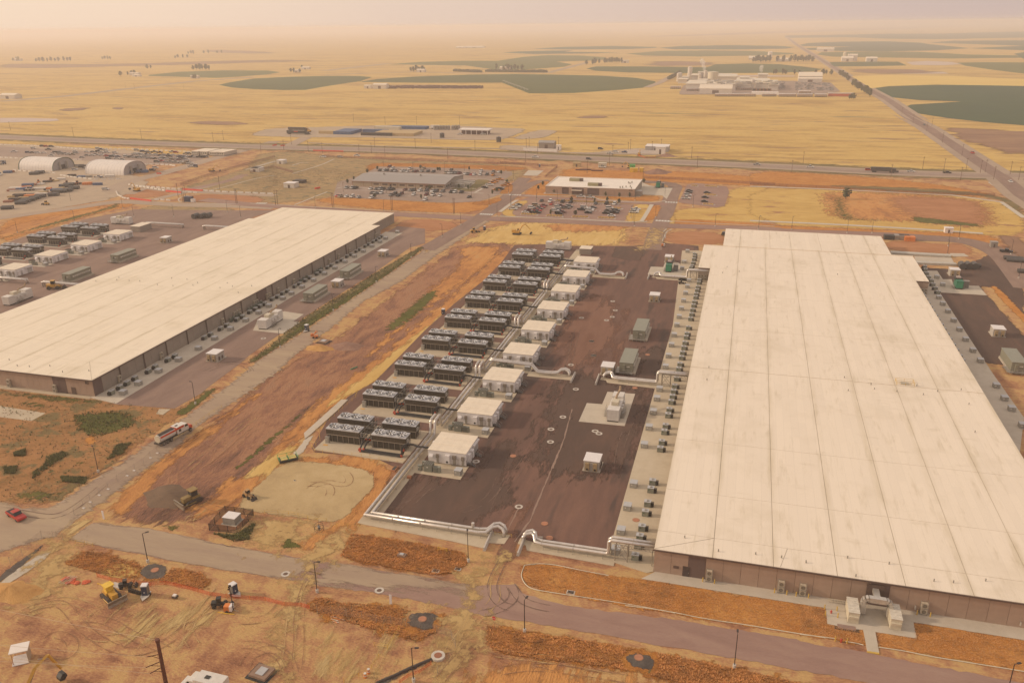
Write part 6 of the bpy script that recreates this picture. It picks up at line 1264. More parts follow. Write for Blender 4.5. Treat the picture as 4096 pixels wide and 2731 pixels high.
for i, (c_, s_, w_, d_, h_, l_) in enumerate(((T2, '300,558', 26, 14, 7, 'blue-grey barn beside the brown feedlot'), (T2, '245,556', 14, 8, 5, 'small white barn left of the blue-grey barn'), (T2, '1095,440', 26, 14, 6, 'white farmhouse among trees between green circles'), (T2, '575,455', 20, 12, 6, 'farmhouse between trees left of the long green field'), (T2, '820,303', 45, 30, 4, 'hazy white shed of the farthest farm, left'), (T2, '880,302', 95, 30, 4, 'hazy long white sheds of the farthest farm, right'),
                                               (T3, '620,378', 36, 30, 6, 'white building left of the far twin silos'), (T3, '790,388', 40, 24, 6, 'white building right of the far twin silos'), (T3, '1205,388', 30, 30, 9, 'pale mill beside the far road, left block'), (T3, '1245,385', 24, 24, 15, 'pale mill beside the far road, tall block'), (T3, '1360,390', 28, 24, 9, 'white mill shed beside the far road, right block'), (T3, '1050,326', 60, 25, 10, 'lone white shed near the faint blue fields'),
                                               (T1, '1970,489', 16, 10, 5, 'white cottage between two trees at left centre'), (T1, '870,508', 24, 12, 5, 'grey farm sheds at left centre'), (T1, '890,516', 20, 8, 3.5, 'low red-roofed shed at left centre'), (T1, '1280,528', 18, 10, 5, 'roadside farmhouse left of centre'), (T1, '2025,468', 22, 12, 5, 'low grey farm shed above the long green field'), (T2, '1860,396', 20, 12, 6, 'white shed at the right end of the dark tree row'), (T1, '0,665', 30, 16, 6, 'dark red barn at the left photo edge'), (T1, '95,412', 26, 14, 8, 'pale house in the clump near the left edge'))):
 small_house(S(c_, s_)[0], w_, d_, h_, l_, group='far farm buildings')
for i, (s_, l_) in enumerate((('748,376', 'left'), ('757,375', 'right'))):
 p = S(T3, s_)[0]; t = thing('grain_silo', 'tall white far silo, %s of the twin pair above the trees' % l_, 'silo', (*p, 0)); MB().cyl(0, 0, 0, 21, 4.5, 14).build('drum', sky_w, t); MB().cyl(0, 0, 21, 23, 4.5, 14, r2=1).build('cap', sky_w, t)
p = S(T3, '1220,385')[0]; t = thing('grain_silo', 'single tan silo on the far mill by the road', 'silo', (*p, 0)); MB().cyl(0, 0, 0, 22, 4.5, 14).build('drum', cream, t); MB().cyl(0, 0, 22, 25, 4.5, 14, r2=1).build('cap', cream, t)
# centre pivot irrigation boom
p0, p1_ = S(T2, '1115,517')[0], S(T2, '1275,577')[0]; t = thing('pivot_irrigator', 'long wheeled irrigation boom at the left tip of the green circle', 'irrigator', (*p0, 0)); b = MB(); nsp = 8
for i in range(nsp):
 a = Vector((0, 0, 0)).lerp(Vector((p1_[0] - p0[0], p1_[1] - p0[1], 0)), i / nsp); c = Vector((0, 0, 0)).lerp(Vector((p1_[0] - p0[0], p1_[1] - p0[1], 0)), (i + 1) / nsp); m_ = (a + c) / 2
 b.tube([a + Vector((0, 0, 3.4)), m_ + Vector((0, 0, 4.4)), c + Vector((0, 0, 3.4))], .35, 5).bar(a, a + Vector((0, 0, 3.4)), .3).tube([a + Vector((0, 0, 3.4)), m_ + Vector((0, 0, 2.6)), c + Vector((0, 0, 3.4))], .15, 4)
b.build('boom', steel, t)
# feedlot cattle pens read as one speckled mass
b = MB(); r = random.Random(9); q = S(T2, '380,555 1000,540')
for i in range(700):
 x = r.uniform(385, 985); p = S(T2, '%f,%f' % (x, r.uniform(541, 557)))[0]; b.box(p[0], p[1], 0, p[0] + 2.4, p[1] + 1, 1.5)
b.build('cattle_herd', mat('cattle', (.12, .055, .04), .9))['kind'] = 'stuff'
dust = MB()
# ================================================================ VEHICLES
def car_meshes(kind):
 L_, W_ = {'sedan': (4.7, 1.8), 'suv': (4.9, 1.95), 'pickup': (5.8, 2.0)}[kind]; w = W_ / 2
 if kind == 'pickup': side = [(-2.9, .45), (-2.9, 1.1), (-.75, 1.12), (-.7, 1.12), (.1, 1.12), (1.15, 1.15), (2.75, 1.0), (2.9, .75), (2.9, .45)]; cab = [(-.85, 1.1), (-.7, 1.78), (.75, 1.8), (1.35, 1.12)]
 elif kind == 'suv': side = [(-2.4, .4), (-2.45, 1.1), (1.2, 1.12), (2.3, .98), (2.45, .7), (2.45, .4)]; cab = [(-2.38, 1.08), (-2.15, 1.72), (.55, 1.76), (1.3, 1.1)]
 else: side = [(-2.35, .35), (-2.35, .92), (-1.7, .98), (1.0, .95), (2.2, .82), (2.35, .6), (2.35, .35)]; cab = [(-1.8, .95), (-1.0, 1.4), (.3, 1.42), (1.1, .93)]
 body = MB().prof(side, -w, w); n = len(cab); top = MB()
 # cab: glass band with a roof skin
 gl_ = MB().prof(cab, -w * .86, w * .86); rf = [cab[1], cab[2]]
 roof = MB().box(rf[0][0] + .02, -w * .8, rf[0][1] - .02, rf[1][0] + .05, w * .8, rf[1][1] + .05)
 if kind == 'pickup': bed = MB().box(-2.8, -w * .85, 1.02, -.95, w * .85, 1.125); return body, gl_, roof, bed
 return body, gl_, roof, None
wheel_b = MB().tube([(0, -.12, .34), (0, .12, .34)], .34, 10); wheel_me = wheel_b.mesh('wheel', blk)
tail_m = mat('tail_red', (.4, .03, .02), .4)
cols = {'white': (.66, .64, .60), 'black': (.02, .02, .02), 'dark grey': (.07, .07, .07), 'silver': (.38, .37, .35), 'grey': (.19, .185, .18), 'maroon': (.13, .02, .02), 'red': (.45, .03, .02), 'orange': (.62, .24, .03), 'blue': (.05, .08, .16), 'tan': (.36, .29, .2)}
cglass = mat('car_glass', (.02, .022, .024), .1); bedm = mat('bed_black', (.03, .03, .03), .8)
CK = {k: car_meshes(k) for k in ('sedan', 'suv', 'pickup')}; CP = {}
def car(col, kind, p, rz, label, group=None, z=0):
 key = (col, kind)
 if key not in CP:
  pm = mat('car_' + col.replace(' ', '_'), cols[col], .28, var=.03, scale=.8); b, g_, r_, bed = CK[kind]
  CP[key] = [b.mesh('body', pm), g_.mesh('windows', cglass), r_.mesh('roof', pm), bed.mesh('bed', bedm) if bed else None]
  w = {'sedan': .9, 'suv': .975, 'pickup': 1.0}[kind]; xx = {'sedan': 1.42, 'suv': 1.5, 'pickup': 1.85}[kind]; CP[key].append((w, xx))
 m_ = CP[key]; t = thing({'sedan': 'parked_car', 'suv': 'parked_suv', 'pickup': 'pickup_truck'}[kind], label, {'sedan': 'car', 'suv': 'car', 'pickup': 'pickup'}[kind], (p[0], p[1], z), rz, group)
 link('body', m_[0], t); link('windows', m_[1], t); link('roof', m_[2], t)
 if m_[3]: link('cargo_bed', m_[3], t)
 w, xx = m_[4]
 for sx in (-1, 1):
  for s2 in (-1, 1): link('wheel', wheel_me, t, (sx * xx, s2 * (w - .1), 0))
 return t
HP = math.pi / 2; rc = random.Random(11)
def pick_col(bias=None): return rc.choices(list(cols), weights=bias or (34, 16, 14, 14, 10, 4, 4, 0, 3, 2))[0]
cnt_used = {}
KN = {'sedan': 'car', 'suv': 'SUV', 'pickup': 'pickup'}
def rowcars(c_, s_, rz, where, group, jit=.05, z=.12, spec=None, lv=.1):
 """cars of one row; labelled by colour, kind and order among the same colour and kind in the row"""
 items = []
 for a in s_.split():
  q = a.split(','); col = q[2].replace('_', ' ') if len(q) > 2 else pick_col(); kind = q[3] if len(q) > 3 else rc.choices(('sedan', 'suv', 'pickup'), weights=(30, 38, 32))[0]
  items.append((float(q[0]), float(q[1]), col, kind))
 items.sort(); seen = {}; tot = {}
 for it in items: tot[it[2:]] = tot.get(it[2:], 0) + 1
 for x, y, col, kind in items:
  i = seen.get((col, kind), 0); seen[(col, kind)] = i + 1; p = S(c_, '%f,%f' % (x, y))[0]
  if tot[(col, kind)] == 1: l_ = 'only %s %s %s' % (col, KN[kind], where)
  else: l_ = '%s %s %s from left %s' % (od(i), col, KN[kind], where)
  car(col, kind, p, rz + rc.uniform(-jit, jit), l_, group, lv)
LG = 'cars in the big left car park'; RZL = .42
rowcars(B2, '635,400 690,405 770,406 500,432 725,450', RZL, 'in the back rows of the left car park', LG, .1)
rowcars(B2, '210,484 420,495 485,496 560,502 655,501 790,512 830,494 890,494 900,518 970,516 1020,522 1080,525 1135,504 1120,474 765,545', RZL, 'behind the left arched tent', LG, .1)
rowcars(B2, '1465,434 1505,452 1580,459 1295,486 1385,486 1470,482 1510,494 1600,494 1720,504 2040,459 2135,480 2010,521 2070,522 2215,490 2120,533', RZL, 'in the middle of the left car park', LG, .1)
rowcars(B2, '1300,536 1375,539 1430,524 1520,536 1590,540 1620,552 1670,554 1700,540 1765,556 1225,567 1620,584 1745,586 1825,602 1880,552 1950,564 2010,569 2090,574 2150,572', RZL, 'in the row just above the right arched tent', LG, .1)
rowcars(B3, '185,247 280,266 365,277 460,277 548,286 740,276 800,284 960,304 1005,302', RZL, 'in the thin back row left of the site trailers', LG, .1)
rowcars(B3, '150,309 205,309 260,322 330,319 395,322 490,326 550,329 620,329 680,326 760,324', RZL, 'in the second row left of the site trailers', LG, .1)
rowcars(B3, '20,354 90,356 145,356 215,366 270,364 320,364 375,376 430,372 480,379 560,384 620,382 670,389 740,392 800,384 845,396', RZL, 'in the dense third row of the left car park', LG, .1)
rowcars(B3, '850,346 880,356 935,352 1000,352 1050,354 1110,356 1170,356 1225,359 1275,354 900,384 965,404', RZL, 'just before the site trailers', LG, .1)
rowcars(B3, '565,422,red,pickup 640,432 710,434 790,436 875,439 940,454 985,449 1020,454 500,430 590,360 700,345', RZL, 'in the nearest row of the left car park', LG, .1)
CG = 'cars round the long tan office'
rowcars(B6, '125,384 205,386 245,388 445,397 525,401 572,399 617,401 695,406 742,406 910,412 990,419 1027,419 1110,422 1200,422 1285,432 1330,432 1418,434 1532,441 1580,441 1668,444', -HP, 'in the front row facing the long tan office', CG)
rowcars(B6, '465,453 505,453 540,459 590,455 725,482,grey,pickup 775,464 820,490 860,464,maroon,suv 1025,476,white,suv 1198,477,maroon,suv 1285,482,white,pickup 1378,491', -HP, 'in the second row before the long tan office', CG)
rowcars(B6, '5,494 40,501 122,501 197,504,white,suv 283,511 455,519,white,suv 1180,544,white,suv 1770,509,black,sedan', -HP, 'in the row farthest from the long tan office', CG)
rowcars(B6, '1980,380,black,sedan 2045,345,white,pickup 2080,318,orange,pickup 2120,300,orange,suv 2180,272,orange,pickup 2250,356,orange,pickup 2290,338,orange,suv 2195,402,dark_grey,suv 2135,412,orange,sedan', 0, 'at the right end of the office car park', CG)
rowcars(B6, '740,124,white,suv 975,128,white,pickup 1160,125,tan,pickup 700,101,maroon,suv 1530,148,dark_grey,suv 1930,161,white,suv 2095,170,grey,suv 2170,172,white,sedan', -HP, 'in the back row behind the long tan office', CG)
rowcars(B6, '1715,197 1755,200 1800,205 1840,205 1920,208,white,suv 2010,207,dark_grey,suv 2090,213,orange,pickup 575,151 625,151 665,153 735,158 780,160 865,163 905,163 940,166 1025,164 1060,164 1135,163 1215,165 1290,169 1460,184 1505,186 1545,186 1590,186 1640,188', -HP, 'just behind the long tan office roof', CG)
DG = 'cars before the flat office'
rowcars(B4, '175,670,white,pickup 218,640,white,pickup 250,615,dark_grey,sedan 425,655,white,suv 480,620,tan,suv 562,644,red,sedan 588,622,maroon,sedan 520,664,grey,pickup 390,694,maroon,pickup 500,694,red,pickup 345,716,white,sedan 430,716,black,sedan 490,718,black,pickup', 0, 'in the left block before the flat office', DG)
rowcars(B4, '780,650,white,suv 815,632,maroon,suv 885,656,grey,pickup 932,638,grey,suv 772,676,dark_grey,sedan 742,694,white,suv 840,710,maroon,sedan 790,730,black,suv', 0, 'in the second block before the flat office', DG)
rowcars(B4, '1130,652,white,suv 1250,650,dark_grey,sedan 1100,678,black,pickup 1215,672,white,sedan 1205,693,white,suv 1185,720,black,sedan 1470,660,white,suv 1450,694,dark_grey,sedan 1560,694,dark_grey,suv 1425,726,black,sedan 1535,720,black,pickup 1500,761,white,sedan', 0, 'in the right blocks before the flat office', DG)
rowcars(B4, '1825,676,white,pickup 1812,694,white,suv 1800,714,white,pickup', 0, 'in the grassy strip right of the office car park', DG)
rowcars(B4, '690,602,red,sedan 675,568,white,suv 840,575,black,suv 950,580,black,sedan 1287,597,dark_grey,sedan 1432,597,black,suv 1537,602,white,suv 560,560,black,sedan', -HP, 'in the top row before the flat office entrance', DG, .1)
rowcars(B4, '1210,516,white,pickup 1085,506,white,pickup', 0, 'on the drive right at the flat office entrance', DG)
rowcars(A3, '1618,676,black,sedan 1615,690,dark_grey,sedan 1605,716,white,suv 1590,742,white,pickup 1770,692,dark_grey,sedan 1755,733,black,sedan 1748,768,black,sedan', 0, 'in the small right-hand car park', 'cars in the small right car park')
for c_, s_, rz, w_ in ((A4, '60,454,silver,pickup 515,474,white,pickup 1015,499,red,suv 1380,514,white,pickup 1690,524,black,pickup', -.06, 'driving on the highway at right'), (A3, '300,388,white,pickup 760,405,dark_grey,suv', -.05, 'driving on the highway at centre'), (A4, '2235,600,white,sedan 1910,354,red,suv 1495,113,grey,suv', -1.5, 'on the straight side road'),
                      (A3, '860,317,black,suv 940,356,white,pickup 992,345,white,suv 1068,346,blue,pickup 875,475,white,pickup', -.05, 'beside the white-walled compounds'), (A2, '915,376,white,pickup 772,388,silver,suv 625,386,white,pickup', -.05, 'on the dirt near the red barriers'), (A2, '1797,192,white,pickup 1995,193,white,pickup 1935,183,white,suv', 0, 'in the gravel yard by the white canopy'),
                      (A2, '2250,832,white,pickup 2280,812,white,pickup 2300,800,dark_grey,suv', 0, 'x') , (A1, '905,665,white,suv 1330,480,white,suv 1305,500,dark_grey,suv 1635,465,white,pickup 640,495,white,suv 845,560,blue,pickup', .3, 'on the gravel near the arched tents'), (B1, '1500,418,black,pickup', -.2, 'beside the dark soil at right'), (O, '2896,940,black,suv', 1.4, 'at the far left corner of the right hall')):
 if w_ != 'x': rowcars(c_, s_, rz, w_, 'vehicles about the site', .04)
red = car('red', 'pickup', S(A11, '150,1500')[0], -.35, 'red pickup alone on the dusty road at the left edge', None, .07)
# far factory cars: one mass
b = MB(); r = random.Random(4)
for x0, x1, y0, y1, n_ in ((1550, 1640, 270, 370, 60), (1655, 1760, 275, 360, 60), (1760, 1830, 280, 300, 22), (1795, 1880, 325, 370, 34), (1865, 1940, 280, 320, 34), (1905, 1990, 330, 370, 30), (1370, 1420, 275, 360, 30)):
 for i in range(n_):
  p = S(B5, '%f,%f' % (r.uniform(x0, x1), y0 + (y1 - y0) * r.randrange(8) / 8))[0]; b.box(p[0], p[1], .2, p[0] + 4.6, p[1] + 1.9, 1.1).box(p[0] + .9, p[1] + .1, 1.1, p[0] + 3.6, p[1] + 1.8, 1.6, dx=.3)
b.build('parked_cars', mat('mixed_cars', (.45, .42, .40), .4, var=.4, scale=.13))['kind'] = 'stuff'
# ================================================================ POLES
pole_m = mat('pole_bronze', (.045, .032, .028), .5); wood_m = mat('pole_wood', (.16, .095, .065), .9, var=.15); conc_b = mat('pole_base', (.58, .53, .46), .9)
def make_lamp(h=7.2, two=False):
 t = thing('street_lamp', '', 'street lamp'); MB().tube([(0, 0, .7), (0, 0, h)], .095, 6, r2=.07).build('pole', pole_m, t); MB().cyl(0, 0, 0, .75, .30, 10).build('base', conc_b, t)
 a = MB().tube([(0, 0, h - .05), (.7, 0, h + .05)], .05, 5).build('arm', pole_m, t); MB().box(.55, -.17, h - .02, 1.25, .17, h + .1).build('lamp_head', pole_m, t); return t
lp0, lpu = make_lamp(), [0]
for c_, s_, rz, l_ in ((A15, '868,632', .3, 'tall dark street lamp at the dusty crossing left of centre'), (A15, '1775,1470', .2, 'dark street lamp beside the orange fence at the bottom centre'), (A14, '1270,535', .8, 'dark street lamp above the black tarp patch'), (A16, '640,1130', 1.3, 'dark street lamp right of the stop sign'), (A16, '158,528', 1.9, 'dark street lamp before the pipe bend and vent'),
                     (A17, '1085,1415', 1.6, 'dark street lamp on the brush strip below the right road'), (A11, '882,1095', 2.6, 'dark street lamp at the edge of the green scrub'), (A11, '1752,485', 2.8, 'dark street lamp at the end of the green verge'), (A6, '840,1280', -.2, 'nearest dark street lamp on the verge behind the left yard'), (A6, '1395,898', -.2, 'second dark street lamp on the left yard verge'),
                     (A6, '1843,598', -.2, 'third dark street lamp on the left yard verge'), (A6, '2208,343', -.2, 'farthest dark street lamp on the left yard verge'), (A18, '2160,1560', .5, 'street lamp leaning in at the bottom right corner'), (B1, '1630,690', 2, 'street lamp at the right edge by the far yard road'), (B1, '1550,440', 2, 'street lamp beside the dark soil plot'), (B1, '885,445', 2, 'street lamp by the red hydrant pad'),
                     (B1, '1005,278', 2, 'street lamp on the curved road right of the hall'), (A3, '1395,1140', 1.4, 'light mast beside the orange machine at the yard gate')):
 p = S(c_, s_)[0]; place(lp0, lpu, p, rz, l_, 'dark street lamps')
mid = {'along the road beyond the left hall': (A1, '1050,820 1145,895 1487,895 640,940 150,1030 605,755 1945,855 2060,905'), 'on the road behind the left hall': (A2, '560,818 1145,848 1803,965 1645,1067 2045,800 2113,890 2230,808'), 'in the long office car park': (A2, '800,690 1168,700 1525,720 1895,745 1145,482 1395,500 1665,500 1833,510 2188,500 2255,582 2165,662 2212,692'),
       'before the flat office': (A3, '95,800 310,790 490,760 540,905 738,800 950,862 1120,905 1137,940 1330,900 1155,755 1410,715 1650,808 1150,975 315,745'), 'on the grassland right of the flat office': (A3, '1840,975 2210,1000'), 'along the path behind the right hall': (A4, '72,1005 357,1008 832,1037 1045,1038 1790,1087 1700,1150')}
for w_, (c_, s_) in mid.items():
 for i, p in enumerate(S(c_, s_)): clone(lp0, '%s thin street lamp %s' % (od(i), w_), p, (i * 1.1) % 6, 'dark street lamps')
def make_util(h=9.5):
 t = thing('utility_pole', '', 'utility pole'); MB().tube([(0, 0, 0), (0, 0, h)], .17, 6, r2=.11).build('pole', wood_m, t); MB().box(-.9, -.06, h - .9, .9, .06, h - .75).build('crossarm', wood_m, t); return t
ut0, utu = make_util(), [0]
UT = {'north of the highway at left': (A1, '90,152 630,205 1212,225 1825,252 1912,236'), 'along the near highway edge': (A2, '95,345 290,322 500,338 935,368 1040,352 1155,382 1692,402 620,350'), 'on the far highway edge': (A2, '355,278 1068,302 1415,312 1550,262 1925,332'), 'by the centre stretch of highway': (A3, '220,432 322,358 963,375 935,452 1095,348 1115,320 1300,340 1378,318 1638,392 1685,478 500,298 250,298 225,308 745,520 1222,590'),
      'along the right part of the highway': (A4, '455,438 357,518 1208,558 1480,488 1662,502 1852,500 1975,520 2018,515 2090,578 2232,532 2305,580 1805,585'), 'along the straight side road': (A4, '1560,122 1398,92 1515,162 1650,262 1818,372 1302,22'), 'far out left of the pivot circles': (T1, '905,598 1235,598 845,590'), 'beyond the gravel yard': (T2, '180,765 378,784 576,784 845,784')}
for w_, (c_, s_) in UT.items():
 for i, p in enumerate(S(c_, s_)): place(ut0, utu, p, .1, '%s wooden utility pole %s' % (od(i), w_), 'wooden utility poles')
# paired poles carrying a line across the middle
for w_, (c_, s_) in {'behind the left hall roof': (A2, '220,792 238,790 705,812 718,815 1210,842 1222,843 1740,866 1750,866'), 'at the red barriers': (A1, '1525,725 1565,770 1578,768 1590,740 1880,655 2020,782 2030,782')}.items():
 for i, p in enumerate(S(c_, s_)): clone(ut0, '%s thin line pole %s' % (od(i), w_), p, 0, 'thin line poles')
# the rusty steel pole with wires in the near corner
q = G(629.5, 2559, 22.0); t = thing('steel_pylon', 'rusty brown steel pole with side arms and wires at the bottom edge', 'pylon', (q[0], q[1], 0)); rs = mat('weathering_steel', (.135, .048, .03), .8, var=.2)
MB().tube([(0, 0, 0), (0, 0, 22)], .42, 12, r2=.25).build('pole', rs, t); MB().cyl(0, 0, 21.8, 22.15, .34, 12).build('cap', rs, t)
wm_ = mat('wire', (.50, .37, .24), .5)
ends = ((629.5, 2559, 22.0, 0, 2427, 22.0), (590, 2625, 19.5, 0, 2568, 19.5), (583, 2668, 18.2, 0, 2633, 18.2), (600, 2692, 17.2, 0, 2615, 17.2))
for i, (xa, ya, za, xb, yb_, zb) in enumerate(ends):
 a = Vector(G(xa, ya, za)); b_ = Vector(G(xb, yb_, zb)); d = b_ - a; far_ = a + d * 2.2; n = 24; pts = []
 for k_ in range(n + 1):
  f = k_ / n; v = a.lerp(far_, f); v.z -= 1.4 * 4 * f * (1 - f) * .35; pts.append(v)
 if i:
  c = Vector((q[0], q[1], za)); MB().tube([c - Vector((q[0], q[1], 0)), a - Vector((q[0], q[1], 0))], .07, 6).tube([c - Vector((q[0], q[1], .9)), a.lerp(c, .3) - Vector((q[0], q[1], 0))], .04, 5).build('side_arm', rs, t)
 w = MB().tube(pts, .028, 4).build('overhead_wire', wm_); tag(w, 'pale overhead wire from the rusty pole, ' + ('topmost', 'second from top', 'third from top', 'lowest')[i], 'wire', 'overhead wires of the rusty pole')
# ================================================================ FENCES AND BARRIERS
def line_pts(pts, step):
 out = [];
 for a, b_ in zip(pts, pts[1:]):
  d = math.dist(a, b_); n = max(1, round(d / step)); out += [((a[0] + (b_[0] - a[0]) * i / n, a[1] + (b_[1] - a[1]) * i / n), math.atan2(b_[1] - a[1], b_[0] - a[0]), d / n) for i in range(n)]
 out.append((pts[-1], out[-1][1], 0)); return out
def fence(name, label, cat, pts, step, h, post_m, mesh_m, pr=.05, wires=0, infill=True, group=None):
 t = thing(name, label, cat, (*pts[0], 0), 0, group); o_ = pts[0]; L_ = line_pts(pts, step); pm = MB().cyl(0, 0, 0, h, pr, 5).mesh('post', post_m); w = MB()
 for p, a, d in L_: link('post', pm, t, (p[0] - o_[0], p[1] - o_[1], 0))
 for (p, a, d), (p2, a2, d2) in zip(L_, L_[1:]):
  u = (p[0] - o_[0], p[1] - o_[1]); v = (p2[0] - o_[0], p2[1] - o_[1])
  if infill: w.add([(*u, .08), (*v, .08), (*v, h - .05), (*u, h - .05)], [(0, 1, 2, 3)])
  else:
   for z in ([h - .05, h * .5] if wires == 0 else [h * (k_ + 1) / wires for k_ in range(wires)]): w.bar((*u, z), (*v, z), pr * .6)
 w.build('mesh_panel' if infill else 'rail', mesh_m, t); return t
def seethru(name, col, a):
 m = bpy.data.materials.new(name); m.use_nodes = True; n = m.node_tree.nodes; b = n['Principled BSDF']; b.inputs['Base Color'].default_value = (*col, 1); b.inputs['Roughness'].default_value = .9; b.inputs['Alpha'].default_value = a; return m
net_dark = seethru('dark_mesh', (.06, .045, .04), .55); net_grey = seethru('chain_link', (.35, .29, .25), .16); net_org = seethru('orange_netting', (.70, .12, .04), .5); net_far = seethru('rust_mesh', (.22, .10, .07), .45)
enc = S(A12, '615,1285 790,1110 1080,1140 915,1395 622,1362 615,1285')
fence('mesh_enclosure', 'dark mesh fence enclosing the lone blue-grey cabinet', 'fence', S(A12, '622,1362 790,1175 1085,1208 915,1398 622,1362'), 2.6, 1.9, pole_m, net_dark, .07)
cabp = S(A12, '765,1295')[0]; t = simple('enclosed_cabinet', 'blue-grey flat cabinet inside the dark mesh enclosure', 'cabinet', (cabp[0], cabp[1]), (('body', (0, 0, .15, 3.1, 2.6, 1.75), gl), ('lid', (-.06, -.06, 1.75, 3.16, 2.66, 1.85), bluewhite), ('base', (-.4, -.4, 0, 3.5, 3.0, .15), padm)))
BIG('soil', A12, '640,1350 790,1180 1060,1210 900,1380', 'red_soil', 16, .6, .5)
fence('temporary_fence', 'long thin chain-link fence along the right edge of the dusty left road', 'fence', S(A11, '665,1480 750,1415 810,1362 890,1300 970,1245 1055,1180 1135,1125 1210,1078 1290,1025 1350,968 1410,925 1500,870'), 3.0, 2.0, steel, net_grey, .035)
for i, p in enumerate(S(A11, '750,1418 810,1364 890,1302 970,1248 1140,1128 1202,1082 1350,968 1410,925')): simple('sandbag', 'white sandbag on a fence foot by the left road, %s from near end' % od(i), 'sandbag', p, (('bag', (-.3, -.2, 0, .3, .2, .22), sky_w),), 0, 'white sandbags on fence feet')
fence('temporary_fence', 'chain-link fence above the pale trench at the left edge', 'fence', S(A14, '90,555 195,480 262,405 360,325 460,330 545,345'), 3.0, 2.0, steel, net_grey, .035)
fence('temporary_fence', 'chain-link fence left of the bottom black tarp', 'fence', S(A15, '870,830 1000,838 1145,860 1290,885 1425,918 1560,930 1700,955 1850,970'), 3.0, 2.0, steel, net_grey, .035)
fence('temporary_fence', 'chain-link fence curving past the concrete manhole ring', 'fence', S(A15, '1990,1010 2130,1060 2170,1155 2110,1280 2000,1420'), 3.0, 2.0, steel, net_grey, .035)
fence('orange_net_fence', 'sagging orange plastic net fence across the bottom-left dirt', 'fence', S(A14, '835,660 950,695 1150,715 1290,735 1420,725 1560,755 1700,790 1800,820 1950,840 2145,855') + S(A15, '380,712 560,760 720,768 800,790'), 3.2, 1.1, ora, net_org, .05)
fence('orange_net_fence', 'orange net fence right of the pipe trench at bottom centre', 'fence', S(A15, '1940,1310 1830,1390 1720,1430 1640,1490'), 3.2, .9, ora, net_org, .05)
fence('orange_net_fence', 'short orange net round the digger by the white compound', 'fence', S(A3, '1180,370 1240,392 1330,390 1330,372'), 3.2, 1.1, ora, net_org, .05)
ylw = mat('barricade_yellow', (.66, .42, .06), .5)
def barricade(label, pts, group='yellow rail barricades'):
 t = fence('rail_barricade', label, 'barricade', pts, 2.2, 1.05, ylw, ylw, .04, infill=False, group=group); return t
barricade('yellow barricade along the near edge of the nearest cooling pad', S(A8, '110,915 140,960 215,968 320,980 400,988 490,995 580,1005 660,1015 745,1035 830,1050 1000,1068'))
barricade('yellow barricade climbing the left side of the cooling pads', S(A8, '150,900 190,855 180,780 150,765 195,740 235,700 280,665 325,625 365,585 400,550 445,515 490,480 525,445 540,400'))
barricade('yellow barricade across the lower edge of the graded tan pad', S(A12, '1090,1215 1200,1190 1340,1190 1450,1200 1550,1215 1650,1245 1750,1272 1850,1275'))
barricade('yellow barricade between skid steer and pipe corner', S(A12, '1895,1310 1950,1330 2065,1330 2190,1325')); barricade('yellow barricade beside the road end at lower left', S(A14, '650,375 730,380 800,400'))
barricade('lower yellow barricade on the bottom dirt, right piece', S(A15, '1405,1140 1530,1165 1590,1070 1640,985')); barricade('lower yellow barricade on the bottom dirt, left piece', S(A15, '1450,1250 1380,1350 1260,1430 1120,1480'))
barricade('yellow barricade rails along the upper left road edge', S(A11, '1560,820 1640,760 1700,720 1760,670 1830,620 1920,560 1990,520')); barricade('yellow chain barrier across the yard gap', S(A13, '1515,890 1690,918'))
def jersey(a, b_, label, m_=conc_b, h=.9, group=None, w=.32):
 d = math.dist(a, b_); t = thing('concrete_barrier', label, 'barrier', (*a, 0), math.atan2(b_[1] - a[1], b_[0] - a[0]), group); MB().profx([(-w, 0), (w, 0), (w * .45, h), (-w * .45, h)], 0, d).build('barrier', m_, t); return t
a, b_ = S(A13, '1400,1055 1485,860'); jersey(a, b_, 'long concrete barrier left of the yard gap', mat('barrier_concrete', (.55, .50, .44), .9)); a, b_ = S(A13, '1752,1108 1830,912'); jersey(a, b_, 'long concrete barrier right of the yard gap', mat('barrier_concrete', (.55, .50, .44), .9))
for c_, s_, l_ in ((A9, '215,605 262,512', 'concrete barrier right of the branching pipe end'), (A9, '475,628 512,532', 'concrete barrier left of the pipe by the two sheds'), (A20, '350,860 385,782', 'concrete barrier by the green generator pad'), (A20, '5,848 35,770', 'concrete barrier by the far branching pipe'), (A13, '1385,850 1440,858', 'concrete block behind the near pipe bend'), (A13, '1960,940 2015,940', 'concrete block behind the right pipe bend')):
 a, b_ = S(c_, s_); jersey(a, b_, l_, mat('barrier_concrete', (.55, .50, .44), .9))
redb = mat('barrier_red', (.72, .07, .03), .5); whb = mat('barrier_white', (.68, .62, .54), .6)
JB = [(A1, '1210,635 1470,655 1570,660', 4.5, 0, 'upper left road'), (A1, '1100,620 1420,672', 4.5, 0, 'lower left road'), (A1, '1740,672 1900,682 2100,690 2352,700', 5.5, 0, 'right cross road'), (A1, '995,680 1010,710 1060,735 1115,742', 3.2, 0, 'curved verge'), (A1, '1325,748 1470,755', 5, 0, 'road mouth'), (A1, '1560,684 1700,690', 5, 0, 'small junction')]
for c_, s_, stp, k_, w_ in JB:
 for i, (p, a, d) in enumerate(line_pts(S(c_, s_), stp)[:-1]):
  jersey(p, (p[0] + math.cos(a) * d * .7, p[1] + math.sin(a) * d * .7), '%s white road barrier from the left at the %s' % (od(i), w_), whb, .9, 'white road barriers', .4)
